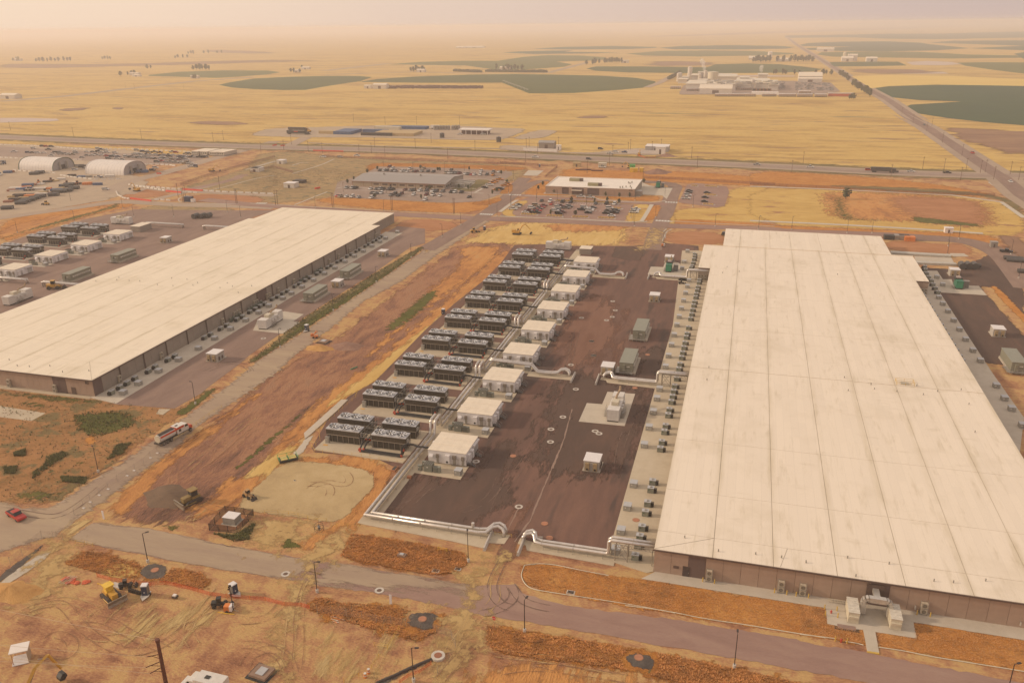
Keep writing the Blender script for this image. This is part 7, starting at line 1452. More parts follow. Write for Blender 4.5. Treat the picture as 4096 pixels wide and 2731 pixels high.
for i, (c_, s_, l_) in enumerate(((A1, '1115,740 1295,762', 'red water barriers on the curved verge'), (A1, '1420,676 1550,690', 'red water barriers below the small junction'), (A1, '1565,662 1735,674', 'red water barriers above the small junction'), (A2, '540,330 800,338', 'long red barrier line beside the highway'), (A2, '260,290 300,288', 'short red barriers on the far highway edge, right'), (A2, '195,288 228,282', 'short red barriers on the far highway edge, left'), (A2, '555,657 600,648', 'short red barriers at the end of the cross road'), (A1, '1340,527 1380,527', 'small red barrier ring near the right tent'))):
 a, b_ = S(c_, s_); d = math.dist(a, b_); n = max(1, int(d / 2.2)); t = thing('water_barrier', l_, 'barrier', (*a, 0), math.atan2(b_[1] - a[1], b_[0] - a[0]), 'red water barriers'); me = MB().profx([(-.35, 0), (.35, 0), (.2, 1.1), (-.2, 1.1)], .05, d / n - .05).mesh('segment', redb)
 for q in range(n): link('segment', me, t, (q * d / n, 0, 0))
# barrier rows round the big car park, past picking apart one by one
for s_, c_, l_ in (('0,372 400,385 800,405 1000,425 1300,445', B2, 'behind the left car park'), ('0,565 300,580 700,590 1250,600', B2, 'left of the arched tents'), ('200,755 500,780 850,800', B2, 'in front of the left tent'), ('900,830 1100,860 1400,890 1850,890', B2, 'in front of the right tent'), ('1500,430 2240,455', B2, 'behind the middle of the car park'), ('30,455 300,465 560,470 700,478 795,490', B3, 'at the near edge of the car park'), ('100,225 400,240 700,255 1050,270', B3, 'behind the car park near the trailers')):
 t = thing('barrier_row', 'row of pale concrete barriers ' + l_, 'barrier', (*S(c_, s_)[0], 0)); o_ = S(c_, s_)[0]; me = MB().profx([(-.35, 0), (.35, 0), (.15, .9), (-.15, .9)], 0, 3.4).mesh('block', whb)
 for p, a, d in line_pts(S(c_, s_), 5.2)[:-1]: link('block', me, t, (p[0] - o_[0], p[1] - o_[1], 0), a)
for s_, c_, l_, st_ in (('1545,625 1700,570 2000,480 2220,420 2352,385', A1, 'rust mesh fence beside the access road left of centre', 4), ('640,385 940,395 1500,415 2000,440 2352,450', A2, 'rust mesh fence along the highway behind the long office', 4), ('390,555 490,475', A3, 'dark mesh fence at the corner behind the flat office', 3), ('0,440 490,465', A3, 'rust mesh fence running to the corner behind the flat office', 4), ('1230,565 1500,575 2352,625', A3, 'long dark fence behind the flat office and grassland', 5), ('0,625 700,655 1500,700 2100,720', A4, 'long rust fence across the grassland at right', 5), ('0,520 200,470 370,520', A2, 'dark fence round the small pump compound', 3)):
 fence('mesh_fence', l_, 'fence', S(c_, s_), st_, 2.0, mat('fence_post', (.14, .06, .045), .8), net_far, .07)
fence('temporary_fence', 'thin chain-link fence along the yellow dirt north of the cooling yard', 'fence', S(A3, '0,925 400,945 900,960 1250,965'), 6, 1.8, steel, net_grey, .035)
# white-walled compounds by the highway
for i, (s_, h_, l_) in enumerate((('197,328 485,340', 2.6, 'left long white wall beside the highway'), ('1088,352 1360,358', 3.0, 'right long white wall beside the highway'))):
 a, b_ = S(A3, s_); t = thing('compound_wall', l_, 'wall', (*a, 0), math.atan2(b_[1] - a[1], b_[0] - a[0])); d = math.dist(a, b_); n = int(d / 4.5); me = MB().box(.04, 0, 0, d / n - .04, .5, h_).mesh('wall_panel', sky_w)
 for q in range(n): link('wall_panel', me, t, (q * d / n, 0, 0))
for s_, w_, d2_, h_, l_ in (('330,312', 14, 10, 5.5, 'small brown building with pitched roof in the left white compound'), ('480,322', 4, 4, 4, 'white kiosk at the right end of the left compound'), ('1240,335', 20, 16, 4.5, 'grey block in the right white compound'), ('1328,358', 8, 8, 6, 'white tall kiosk at the right compound')):
 small_house(S(A3, s_)[0], w_, d2_, h_, l_, wall_grey if 'brown' in l_ else tent_g if 'grey' in l_ else sky_w, metal_roof if 'brown' in l_ else sky_w, gable='brown' in l_)
# ================================================================ MACHINES
yk = mat('machine_yellow', (.60, .33, .05), .45, var=.1); ysun = mat('machine_bright', (.78, .50, .05), .4); trk = mat('track_steel', (.07, .055, .045), .7, var=.2)
def excavator(label, p, rz, reach=1.0, m_=None, s=1.0, pose=None):
 m_ = m_ or yk; t = thing('excavator', label, 'excavator', p, rz); t.scale = (s, s, s)
 for y in (-1.35, 1.35):
  MB().prof([(-2.0, .15), (-2.3, .55), (-2.0, .95), (2.0, .95), (2.3, .55), (2.0, .15)], y - .32, y + .32).build('track', trk, t)
 MB().box(-1.2, -1.0, .5, 1.2, 1.0, 1.05).build('undercarriage', trk, t); MB().box(-2.6, -1.4, 1.1, 1.4, 1.4, 2.0).box(-2.6, -1.4, 2.0, -.6, .3, 2.7).build('engine_house', m_, t)
 c = MB().box(.0, .45, 2.0, 1.5, 1.4, 3.1).build('cab', m_, t); MB().box(.1, .40, 2.2, 1.54, 1.45, 2.95).build('window', cglass, c)
 k = pose or [(1.0, 1.8), (4.6, 5.9), (7.6, 3.0), (7.9, .9)]
 b = MB();
 for (xa, za), (xb, zb), w in ((k[0], ((k[0][0] * .45 + k[1][0] * .55), (k[0][1] * .3 + k[1][1] * .7) + .4), .34), (((k[0][0] * .45 + k[1][0] * .55), (k[0][1] * .3 + k[1][1] * .7) + .4), k[1], .30)): b.tube([(xa, -.2, za), (xb, -.2, zb)], w, 4)
 b.build('boom', m_, t); MB().tube([(k[1][0], -.2, k[1][1]), (k[2][0], -.2, k[2][1])], .26, 4, r2=.2).build('stick', m_, t)
 MB().tube([(k[0][0] + .6, -.2, k[0][1] - .1), ((k[0][0] + k[1][0]) / 2, -.2, (k[0][1] + k[1][1]) / 2 + .6)], .09, 6).tube([((k[0][0] * .3 + k[1][0] * .7), -.2, k[1][1] + .25), ((k[1][0] * .6 + k[2][0] * .4), -.2, k[1][1] * .6 + k[2][1] * .4 + .45)], .08, 6).build('hydraulic_ram', steel, t)
 x, z = k[3]; MB().prof([(x - .3, z + .9), (x + .3, z + .9), (x + .5, z + .2), (x - .1, z - .4), (x - .8, z - .2), (x - .8, z + .3)], -.8, .45).build('bucket', blk, t); return t
bp = S(A14, '556,1530')[0]; excavator('large yellow excavator reaching up from the bottom left corner', (bp[0] - 7.7 * .33, bp[1] - 7.7 * .944 - .3), 1.234, pose=[(1.0, 1.8), (6.2, 6.6), (7.7, 2.6), (7.7, .9)])
for c_, s_, rz, l_, s_2 in ((A7, '1050,108', 0, 'yellow excavator on the bare ground beyond the cooling banks', 1), (B3, '1365,575', .1, 'small yellow excavator beside the rust fence left of centre', .9), (B3, '185,885', 2.9, 'brown excavator on the island between road barriers', .95), (A3, '1110,478', 2.9, 'orange excavator on the dirt behind the flat office', .8), (A2, '505,170', 2.6, 'small crane-like excavator in the far gravel yard', .9), (A3, '1190,368', 1.6, 'digger at the orange netting by the right white compound', .8)):
 excavator(l_, S(c_, s_)[0], rz, s=s_2)
def dozer(label, p, rz, s=1.0, cabm=None, yk=yk):
 t = thing('bulldozer', label, 'bulldozer', p, rz); t.scale = (s,) * 3
 for y in (-1.1, 1.1): MB().prof([(-1.9, .1), (-2.2, .5), (-1.7, 1.0), (1.2, .95), (1.7, .5), (1.4, .1)], y - .3, y + .3).build('track', trk, t)
 MB().box(.0, -.6, .7, 1.9, .6, 1.75).build('bonnet', yk, t); MB().box(-1.9, -.9, .7, 0, .9, 1.5).build('body', yk, t); c = MB().box(-1.4, -.7, 1.5, .0, .7, 2.75).build('cab', blk if not cabm else cabm, t); MB().box(-1.6, -.9, 2.75, .2, .9, 2.95).build('roof', cabm or yk, t)
 MB().prof([(2.5, .05), (2.9, .0), (2.75, .5), (2.9, 1.25), (2.6, 1.2), (2.5, .6)], -1.9, 1.9).build('blade', mat('blade_steel', (.36, .30, .23), .4, metal=.5), t)
 for y in (-1.4, 1.4): MB().tube([(-.5, y, .5), (2.55, y, .4)], .12, 5).build('push_arm', yk, t)
 return t
dozer('dark yellow bulldozer with wide blade in the excavated strip', S(A12, '430,1065')[0], -2.0, 1.1, None, mat('dusty_yellow', (.30, .20, .07), .6, var=.15)); dozer('yellow bulldozer with bright cab on the bottom-left dirt', S(A14, '960,840')[0], -.45, 1.0, ysun)
def loader(label, p, rz, s=1.0, m_=None):
 t = thing('wheel_loader', label, 'loader', p, rz); t.scale = (s,) * 3; m_ = m_ or yk; w = MB().tube([(0, -.22, 0), (0, .22, 0)], .62, 12).mesh('wheel', blk)
 MB().box(-2.2, -.75, .8, .3, .75, 1.8).box(.3, -.5, .8, 1.8, .5, 1.3).build('body', m_, t); c = MB().box(-.7, -.6, 1.8, .4, .6, 2.9).build('cab', cglass, t); MB().box(-.8, -.7, 2.9, .5, .7, 3.0).build('roof', m_, c)
 for x in (-1.4, 1.3):
  for y in (-.95, .95): link('wheel', w, t, (x, y, .62))
 MB().tube([(1.2, -.5, 1.4), (3.0, -.5, .6)], .12, 5).tube([(1.2, .5, 1.4), (3.0, .5, .6)], .12, 5).build('lift_arm', m_, t); MB().prof([(2.8, .1), (3.7, .1), (3.0, 1.1), (2.8, .9)], -1.1, 1.1).build('bucket', trk, t); return t
for c_, s_, rz, l_, s_2, m_ in ((A7, '560,85', .6, 'yellow wheel loader on the dirt beyond the yard corner', .9, None), (A12, '1030,1015', -.4, 'small tan skid loader on the edge of the graded pad', .7, mat('faded_tan', (.45, .27, .12), .6)), (B2, '690,1270', 3.0, 'lone small loader at the near edge of the laydown yard', .95, None), (A5, '570,930', .4, 'orange lift machine at the edge behind the left hall', 1.3, yk), (A14, '1085,745', .5, 'dark small loader left of the portable toilet', .6, trk), (A14, '1890,910', .4, 'black compact machine beside the orange light tower', .7, blk), (A20, '885,925', .2, 'small dark utility buggy beside the near end of the cabinets', .6, trk)):
 loader(l_, S(c_, s_)[0], rz, s_2, m_)
# vacuum tanker truck
t = thing('tanker_truck', 'white and red vacuum tanker truck driving up the dusty left road', 'truck', (*S(A11, '1555,790')[0], .08)); a, b_ = S(A11, '1475,820 1690,705'); t.rotation_euler = (0, 0, math.atan2(b_[1] - a[1], b_[0] - a[0])); tw = mat('truck_white', (.66, .62, .56), .35, var=.06); tr_ = mat('truck_red', (.62, .09, .03), .35, var=.08)
MB().tube([(-5.0, 0, 2.0), (0.2, 0, 2.0)], 1.15, 16).build('tank', tw, t, smooth=False); MB().tube([(-5.25, 0, 2.0), (-5.0, 0, 2.0)], 1.05, 16).build('rear_door', cream, t); MB().prof([(-4.9, 2.95), (.1, 2.95), (.1, 3.12), (-4.9, 3.12)], -.75, -.35).box(-4.8, -.35, 3.1, 0, .35, 3.22).build('top_walkway', trk, t)
MB().box(-4.9, -1.17, 2.35, .1, -.98, 2.8).build('red_band', tr_, t); MB().box(.6, -1.2, 1.1, 3.0, 1.2, 3.1).build('pump_house', tw, t); MB().box(.58, -1.23, 2.4, 3.02, 1.23, 3.0).build('red_band', tr_, t); MB().box(1.2, -1.26, 1.6, 1.9, -1.2, 2.3).box(1.1, -.3, 3.1, 1.9, .3, 3.15).build('hatch', blk, t)
MB().tube([(.25, -.9, 2.2), (.25, .2, 2.2)], .55, 12).build('hose_reel', tr_, t); MB().prof([(3.1, 1.0), (3.1, 2.9), (4.3, 2.9), (4.7, 2.1), (4.7, 1.0)], -1.1, 1.1).build('cab', tw, t); MB().prof([(3.5, 2.1), (3.5, 2.75), (4.32, 2.75), (4.62, 2.15)], -1.13, 1.13).build('window', cglass, t)
MB().prof([(4.7, .8), (4.7, 1.95), (6.0, 1.7), (6.15, .8)], -.9, .9).build('bonnet', tr_, t); MB().box(-5.1, -.9, .7, 5.6, .9, 1.05).build('chassis', blk, t); MB().box(-5.6, -1.1, .6, -5.1, 1.1, 1.0).build('bumper', trk, t); wh_ = MB().tube([(0, -.2, 0), (0, .2, 0)], .52, 12).mesh('wheel', blk); hb_ = MB().tube([(0, -.22, 0), (0, .22, 0)], .22, 8).mesh('hub', steel)
for x in (-4.2, -2.9, -1.6, 5.2):
 for y in (-1.0, 1.0): link('hub', hb_, link('wheel', wh_, t, (x, y, .52)))
# white box truck at the bottom edge
p = S(A14, '1750,1590')[0]; t = thing('box_truck', 'white box truck cut off by the bottom edge of the photo', 'truck', (p[0], p[1] - 2.4), -.03); MB().box(0, 0, 1.0, 5.2, 2.5, 3.4).build('box', tw, t); MB().box(1.6, .9, 3.4, 2.5, 1.6, 3.5).build('roof_hatch', blk, t); MB().prof([(-1.7, .7), (-1.7, 2.4), (-1.2, 2.9), (0, 2.95), (0, .7)], .1, 2.4).build('cab', tw, t); MB().prof([(-1.75, 1.8), (-1.3, 2.65), (-.9, 2.65), (-.9, 1.8)], .05, 2.45).build('window', cglass, t); MB().box(-2.9, .3, .7, -1.7, 2.2, 1.7).build('bonnet', tw, t)
for x in (-2.2, 1.0, 4.0):
 for y in (.2, 2.3): link('wheel', wh_, t, (x, y, .52))
# portable toilets
blue_ = mat('toilet_navy', (.035, .045, .09), .5); gry_ = mat('toilet_grey', (.16, .15, .14), .5)
def toilet(label, p, rz, trailer_=False, m_=None):
 t = thing('portable_toilet', label, 'portable toilet', p, rz, 'portable toilets'); z = .4 if trailer_ else 0; MB().box(-.6, -.6, z, .6, .6, z + 2.1).build('cabin', m_ or gry_, t); MB().box(-.66, -.66, z + 2.1, .66, .66, z + 2.22, dx=.1, dy=.1).build('roof', bluewhite, t); d = MB().box(-.5, -.64, z + .1, .5, -.6, z + 1.95).build('door', blue_, t); MB().box(-.15, -.66, z + .6, .1, -.64, z + .85).build('sign', lab_m, d)
 if trailer_: MB().add([(-.8, -.9, .3), (.8, -.9, .3), (0, -2.2, .3), (-.8, .8, .3), (.8, .8, .3), (-.8, -.9, .42), (.8, -.9, .42), (0, -2.2, .42), (-.8, .8, .42), (.8, .8, .42)], [(5, 7, 6), (5, 6, 9, 8), (0, 5, 8, 3), (1, 4, 9, 6), (0, 2, 7, 5), (2, 1, 6, 7)]).build('trailer', mat('barrier_concrete', (.55, .5, .44), .6), t); MB().tube([(-.9, 0, .3), (.9, 0, .3)], .3, 10).build('wheels', blk, t)
 return t
toilet('navy portable toilet on a trailer by the black tarp patch', S(A14, '1255,815')[0], .35, True); toilet('grey portable toilet on a trailer behind the orange light tower', S(A14, '2010,805')[0], 1.2, True, gry_); toilet('navy portable toilet by the left yard verge', S(A6, '1120,1108')[0], -.2, True)
toilet('dark portable toilet at the left edge of the cooling yard', S(A7, '210,1015')[0], 0); toilet('dark portable toilet on the dirt beyond the cooling yard', S(A7, '680,58')[0], 0); toilet('dark portable toilet at the fence behind the flat office', S(B4, '532,95')[0], 0)
for i, s_ in enumerate(('1090,505 1125,508', )):
 for j, p in enumerate(S(B3, s_)): toilet('navy booth on the access road left of centre, ' + ('left', 'right')[j], p, 0, True, blue_)
p = S(B3, '985,1050')[0]; t = thing('ticket_booth', 'dark booth with white sign at the kerb of the red island', 'booth', (*p, 0)); MB().box(-3, 0, 0, 2.5, 3, 3.2).build('cabin', blue_, t); MB().box(2.6, -.5, 0, 5, 1.5, 2.0).build('pod', sky_w, t)
# light towers
def light_tower(label, p, rz, h=6.0):
 t = thing('light_tower', label, 'light tower', p, rz, 'mobile light towers'); MB().box(-1.0, -.6, .35, .4, .6, 1.4).build('generator', ora, t); MB().box(.1, -.62, .4, .6, .62, 1.45).build('panel', bluewhite, t); MB().tube([(.7, 0, .4), (.55, 0, h)], .08, 6).build('mast', pole_m, t); MB().tube([(-.4, -.7, .3), (-.4, .7, .3)], .28, 8).build('wheels', blk, t); l_ = MB()
 for q in (-.5, -.2, .2, .5): l_.box(.45, q - .12, h - .15 - abs(q), .7, q + .12, h + .1 - abs(q))
 l_.build('lamp', pole_m, t); MB().bar((.6, 0, .35), (1.8, -.3, .3), .05).build('drawbar', steel, t); return t
light_tower('orange and white light tower with black mast at the orange net', S(A14, '1975,950')[0], .2); light_tower('orange light tower at the far gate of the middle yard', S(A20, '600,340')[0], .1, 7)
p = S(A6, '1205,1180')[0]; t = thing('boom_lift', 'folded bright orange boom lift on the left road', 'boom lift', (*p, .08), .3); MB().box(-.8, -.7, .3, 1.0, .7, .9).build('chassis', ora, t); MB().tube([(-.8, 0, .9), (.6, 0, 2.6), (1.2, 0, 2.3)], .16, 5).tube([(-.9, 0, 1.3), (.9, 0, 2.0)], .12, 5).build('boom', ora, t); MB().box(-1.5, -.5, .6, -.9, .5, 1.6).build('basket', ora, t)
for x in (-.5, .7):
 for y in (-.8, .8): link('wheel', wheel_me, t, (x, y, 0))
# odds and ends near the camera
p = S(A14, '60,1135')[0]; q0 = G(90, 2640, 0); t = thing('gatehouse_canopy', 'white-roofed open booth with slanted white panel in the bottom left corner', 'booth', (q0[0], q0[1], 0), .62)
MB().box(-1.5, -1.3, 2.7, 1.5, 1.3, 2.85).build('roof', sky_w, t)
for x, y in ((-1.2, -1), (1.2, -1), (-1.2, 1), (1.2, 1)): MB().bar((x, y, 0), (x, y, 2.7), .05).build('post', rust_trim, t)
MB().add([(-1.4, -1.2, .15), (1.2, -1.2, .15), (1.2, .7, .8), (-1.4, .7, .8), (-1.4, -1.2, .05), (1.2, -1.2, .05), (1.2, .7, .7), (-1.4, .7, .7)], [(0, 1, 2, 3), (7, 6, 5, 4), (0, 4, 5, 1), (1, 5, 6, 2), (2, 6, 7, 3), (3, 7, 4, 0)]).build('panel', bluewhite, t); MB().box(1.2, -1.2, 0, 1.3, 1.2, 2.7).build('side_panel', tan_wall, t)
def vault(label, p, w_, d_, rz, dark=True):
 t = thing('utility_vault', label, 'vault', p, rz);
 if dark: MB().box(-w_ / 2 - .5, -d_ / 2 - .5, 0, w_ / 2 + .5, d_ / 2 + .5, .10).build('pit', blk, t)
 MB().box(-w_ / 2, -d_ / 2, .0, w_ / 2, d_ / 2, .55).build('slab', mat('vault_brown', (.28, .18, .125), .9, var=.1), t); MB().box(-w_ * .22, -d_ * .3, .55, w_ * .22, d_ * .3, .68).build('lid', gtop, t); return t
vault('square concrete vault in a dark pit at the bottom centre-left', S(A15, '350,1395')[0], 3.4, 3.0, -.12); vault('concrete vault in a dark pit at the left road edge', S(A6, '1295,1222')[0], 3.6, 3.0, -.1); vault('small grey concrete vault in the brush island', S(A15, '1665,292')[0], 1.8, 1.1, -.05, False);
for i, (c_, s_, l_) in enumerate(((A14, '1330,601', 'on the left black tarp'), (A15, '1858,885', 'on the middle black tarp'), (A16, '1620,1352', 'on the right black tarp'), (A13, '1705,63', 'orange-painted, before the nearest white building'), (A13, '2035,770', 'orange-painted, upper one near the right pipe bend'), (A13, '2085,920', 'orange-painted, lower one near the right pipe bend'), (A9, '1020,312', 'orange-painted, right of the olive house'), (A9, '888,660', 'orange-painted, right of the white generator'), (A19, '565,708', 'on the strip between grey cabinets'))):
 t = thing('manhole_cover', 'round rusty manhole cover ' + l_, 'manhole', (*S(c_, s_)[0], .02)); MB().cyl(0, 0, 0, .16, .72, 18).build('cover', mat('cover_rust', (.46, .20, .11), .7), t); MB().cyl(0, 0, 0, .12, .85, 18).build('ring', mat('cover_rim', (.36, .18, .10), .8), t)
for i, (c_, s_) in enumerate(((A13, '1765,593'), (A9, '135,962'), (A9, '270,672'), (A9, '512,1135'), (A9, '10,1090'), (A9, '5,1222'), (A9, '218,418'), (A9, '455,320'), (A9, '435,170'), (A7, '1785,1060'), (A7, '2170,975'), (A7, '2135,1050'), (A7, '2070,1088'), (A7, '2140,872'), (A7, '1900,1327'), (A7, '1922,1488'), (A13, '1318,120'), (A9, '472,1110'), (A15, '570,460'), (A15, '1452,615'), (A6, '663,1187'))):
 t = thing('manhole', 'pale ringed manhole in the paving, %s' % ('nearest the yard gap', 'left of the T-shaped pad', 'below the branching pipe end', 'below the T-shaped pad', 'at far left of the near yard, upper', 'at far left of the near yard, lower', 'left of the branching pipe end', 'left of the near olive house', 'right of the third stair landing', 'by the fourth white building', 'right of the middle yard, upper', 'right of the middle yard, second', 'right of the middle yard, third', 'farthest in the row', 'right of the fifth white building', 'right of the sixth white building', 'beside the nearest stair landing', 'on the dark square below the T-shaped pad', 'on the near road, left', 'on the near road, right', 'in the left hall yard')[i], 'manhole', (*S(c_, s_)[0], .02), 0, 'pale ringed manholes'); b = MB()
 vs = []; n = 20
 for j in range(n):
  a = 2 * math.pi * j / n; vs += [(math.cos(a) * .95, math.sin(a) * .95, .09), (math.cos(a) * .5, math.sin(a) * .5, .09)]
 MB().add(vs, [(2 * j, (2 * j + 2) % (2 * n), (2 * j + 3) % (2 * n), 2 * j + 1) for j in range(n)]).build('ring', conc_b, t); MB().cyl(0, 0, 0, .085, .5, 14).build('lid', wood_m, t)
p = S(A15, '2005,1240')[0]; t = thing('manhole_ring', 'raised concrete manhole ring at the end of the pipe trench', 'manhole', (*p, 0)); MB().cyl(0, 0, 0, .45, 1.25, 20).build('ring', conc_b, t); MB().cyl(0, 0, .45, .5, .7, 16).build('lid', rust_trim, t)
soft('pipe_trench', chaikin(S(A15, '1400,1484 1560,1420 1700,1350 1850,1290 1960,1250 1985,1275 1850,1320 1700,1385 1560,1460 1450,1520'), 1), gm['gravel_dark'], 16, fade=.35, step=.3, sm=0)
pt = S(A15, '1440,1484 1580,1425 1720,1358 1850,1302 1950,1262'); t = thing('drain_pipe', 'dark corrugated pipe in the trench at the bottom centre', 'pipe', (*pt[0], 0)); MB().tube([(a - pt[0][0], b_ - pt[0][1], .12) for a, b_ in pt], .3, 8).build('pipe', trk, t)
# stop sign
p = S(A16, '380,1112')[0]; t = thing('stop_sign', 'red octagonal stop sign at the near road corner', 'sign', (*p, 0), -.15); MB().bar((0, 0, 0), (0, 0, 2.9), .04).build('post', rust_trim, t); oc = [(.42 * math.cos(math.pi / 8 + i * math.pi / 4), 2.7 + .42 * math.sin(math.pi / 8 + i * math.pi / 4)) for i in range(8)]; MB().prof(oc, -.08, -.04).build('plate', mat('sign_red', (.60, .03, .025), .4), t); text('STOP', t, (0, -.085, 2.58), .30, lab_m)
for c_, s_, l_ in ((A15, '1560,742', 'white flat board standing beside the near road'), (A14, '890,162', 'white board at the left end of the dug strip'), (A7, '655,105' if 0 else '2740,150', 'white board at the far yard gate')):
 simple('sign_board', l_, 'sign', S(c_, s_)[0], (('board', (-.25, 0, 0, .25, .08, 2.2), bluewhite),))
simple('wooden_crate', 'rusty open crate beside the yellow barricade', 'crate', S(A13, '468,205')[0], (('box', (-.55, -1.2, 0, .55, 1.2, .55), mat('crate_rust', (.45, .20, .10), .8)), ('inside', (-.42, -1.05, .5, .42, 1.05, .57), trk))); simple('wooden_crate', 'small rusty box at the foot of the twin pipeline', 'crate', S(A13, '620,295')[0], (('box', (-.5, -.4, 0, .5, .5, .7), mat('crate_rust', (.45, .20, .10), .8)),))
p = S(A12, '1500,640')[0]; t = thing('form_trailer', 'green-railed flat trailer of yellow boards at the footing corner', 'trailer', (p[0] - 1.7, p[1] + .3), -.25 + HP * .62); MB().box(-2.4, -1.3, .2, 2.4, 1.3, .7).build('bed', blk, t); MB().box(-1.9, -1.0, .7, -.2, 1.0, .85).box(.2, -1.0, .7, 2.0, 1.0, .85).build('boards', mat('board_yellow', (.62, .48, .16), .7), t); g_ = MB(); gn = mat('rail_green', (.10, .42, .10), .5)
for x in (-2.4, 0, 2.4):
 for y in (-1.3, 1.3): g_.bar((x, y, .6), (x, y, 1.5), .05)
for y in (-1.3, 1.3): g_.bar((-2.4, y, 1.5), (2.4, y, 1.5), .05)
for x in (-2.4, 2.4, 0): g_.bar((x, -1.3, 1.1), (x, 1.3, 1.1), .05)
g_.build('railing', gn, t)
p = S(A12, '1770,1370')[0]; t = thing('cable_reel', 'large black wire reel with a small machine on the dirt', 'reel', (*p, 0), .6)
for y in (-.5, .5):
 ring = [(math.cos(a) * 1.05, y, 1.05 + math.sin(a) * 1.05) for a in (2 * math.pi * i / 16 for i in range(17))]; b = MB().tube(ring, .04, 4)
 for i in range(4): b.bar((0, y, 1.05), (math.cos(i * 1.57) * 1.05, y, 1.05 + math.sin(i * 1.57) * 1.05), .03)
 b.build('wheel', blk, t)
MB().tube([(0, -.5, 1.05), (0, .5, 1.05)], .3, 10).build('drum', mat('slate', (.17, .165, .155), .5), t)
for i, (c_, s_, l_) in enumerate(((A15, '1352,1390', 'upper'), (A15, '1320,1430', 'lower'))):
 t = thing('traffic_drum', 'orange and white traffic drum, %s of two at the bottom' % l_, 'traffic drum', (*S(c_, s_)[0], 0)); MB().cyl(0, 0, 0, .35, .3, 10).cyl(0, 0, .55, .8, .27, 10).build('band', ora, t); MB().cyl(0, 0, .35, .55, .28, 10).cyl(0, 0, .8, .95, .25, 10).build('white_band', lab_m, t)
p = S(A14, '630,700')[0]; t = thing('netting_pile', 'crumpled heap of orange netting and white stakes', 'netting', (*p, 0)); b = MB(); r = random.Random(2)
for i in range(14): b.blob((r.uniform(-2.6, 3.0), r.uniform(-.8, .8), .12), r.uniform(.35, .8), i, 7, 4, .35)
b.build('netting', mat('net_solid', (.72, .14, .05), .8, var=.3, scale=3), t)
for i in range(4): MB().bar((-2.5 + i * .6, -1.3, .2), (-1.6 + i * .5, 1.2, .5), .05).build('stake', lab_m, t)
for i, (s_, l_) in enumerate((('835,715 965,740', 'by the yellow bulldozer'), ('1870,960 2012,980', 'before the orange light tower'))):
 a, b_ = S(A14, s_); w = MB().tube([(0, 0, .08), ((b_[0] - a[0]) / 2, (b_[1] - a[1]) / 2 - .1, .08), (b_[0] - a[0], b_[1] - a[1], .08)], .09, 6).build('yellow_pole', ysun, None, a); tag(w, 'bright yellow pole lying on the dirt ' + l_, 'pole')
r = random.Random(8)
for i in range(7):
 p = S(A15, '%f,%f' % (r.uniform(990, 1090), r.uniform(845, 905)))[0]; w = MB().tube([(0, 0, .06), (r.uniform(1.2, 2.2), r.uniform(-.7, .2), .1)], .06, 5).build('striped_stake', ora if i % 2 else lab_m, None, p); tag(w, 'orange and white stake lying in the scattered pile left of the tarp', 'stake', 'scattered orange and white stakes')
b = MB(); p = S(A14, '1160,795')[0]; t = thing('drag_harrow', 'black steel drag frame left of the portable toilet', 'attachment', (*p, 0), -.1); MB().box(-1.5, -.3, 0, 1.5, .3, .25).build('frame', blk, t)
for i in range(7): MB().box(-1.4 + i * .44, -.35, .25, -1.25 + i * .44, .3, .75).build('tine', trk, t)
simple('steel_plate', 'pale flat plate on the dirt beside the orange net', 'plate', S(A14, '1010,732')[0], (('plate', (-1.5, -.6, 0, 1.5, .6, .07), mat('barrier_concrete', (.55, .50, .44), .9)),), -.2)
simple('fuel_barrow', 'small white-topped barrow right of the navy toilet', 'barrow', S(A14, '1505,840')[0], (('tray', (-.5, -.4, .3, .5, .4, .6), trk), ('load', (-.4, -.3, .6, .3, .3, .85), sky_w)))
for i, (c_, s_, w_, l_) in enumerate(((A15, '1983,432', 1.4, 'right end of the brush island, left'), (A15, '2190,415', 1.2, 'right end of the brush island, right'), (A16, '1036,793', 1.5, 'grass island along the right road'), (A12, '1513,840' if 0 else '1513,842', .5, 'graded tan pad'))):
 t = thing('drain_inlet', 'square drain inlet in the ' + l_, 'drain', (*S(c_, s_)[0], 0)); MB().box(-w_ * .55, -w_ * .4, 0, w_ * .55, w_ * .4, .14).build('frame', conc_b, t); MB().box(-w_ * .42, -w_ * .3, .1, w_ * .42, w_ * .3, .16).build('grate', blk, t)
p = S(A13, '968,1060')[0]; t = thing('yellow_guard', 'yellow guard rail cage in the brush island', 'guard rail', (*p, 0)); MB().bar((-1, 0, 0), (-1, 0, 1.1), .08).bar((1, 0, 0), (1, 0, 1.1), .08).bar((-1, 0, 1.0), (1, 0, 1.0), .06).bar((-1, 0, .6), (1, 0, .6), .06).build('rail', ylw, t)
w = MB().tube([(0, 0, .15), (1.2, 2.6, .15)], .22, 8).build('green_pipe', mat('pipe_green', (.12, .28, .15), .5), None, S(A8, '475,185')[0]); tag(w, 'short green pipe lying on the dug strip', 'pipe')
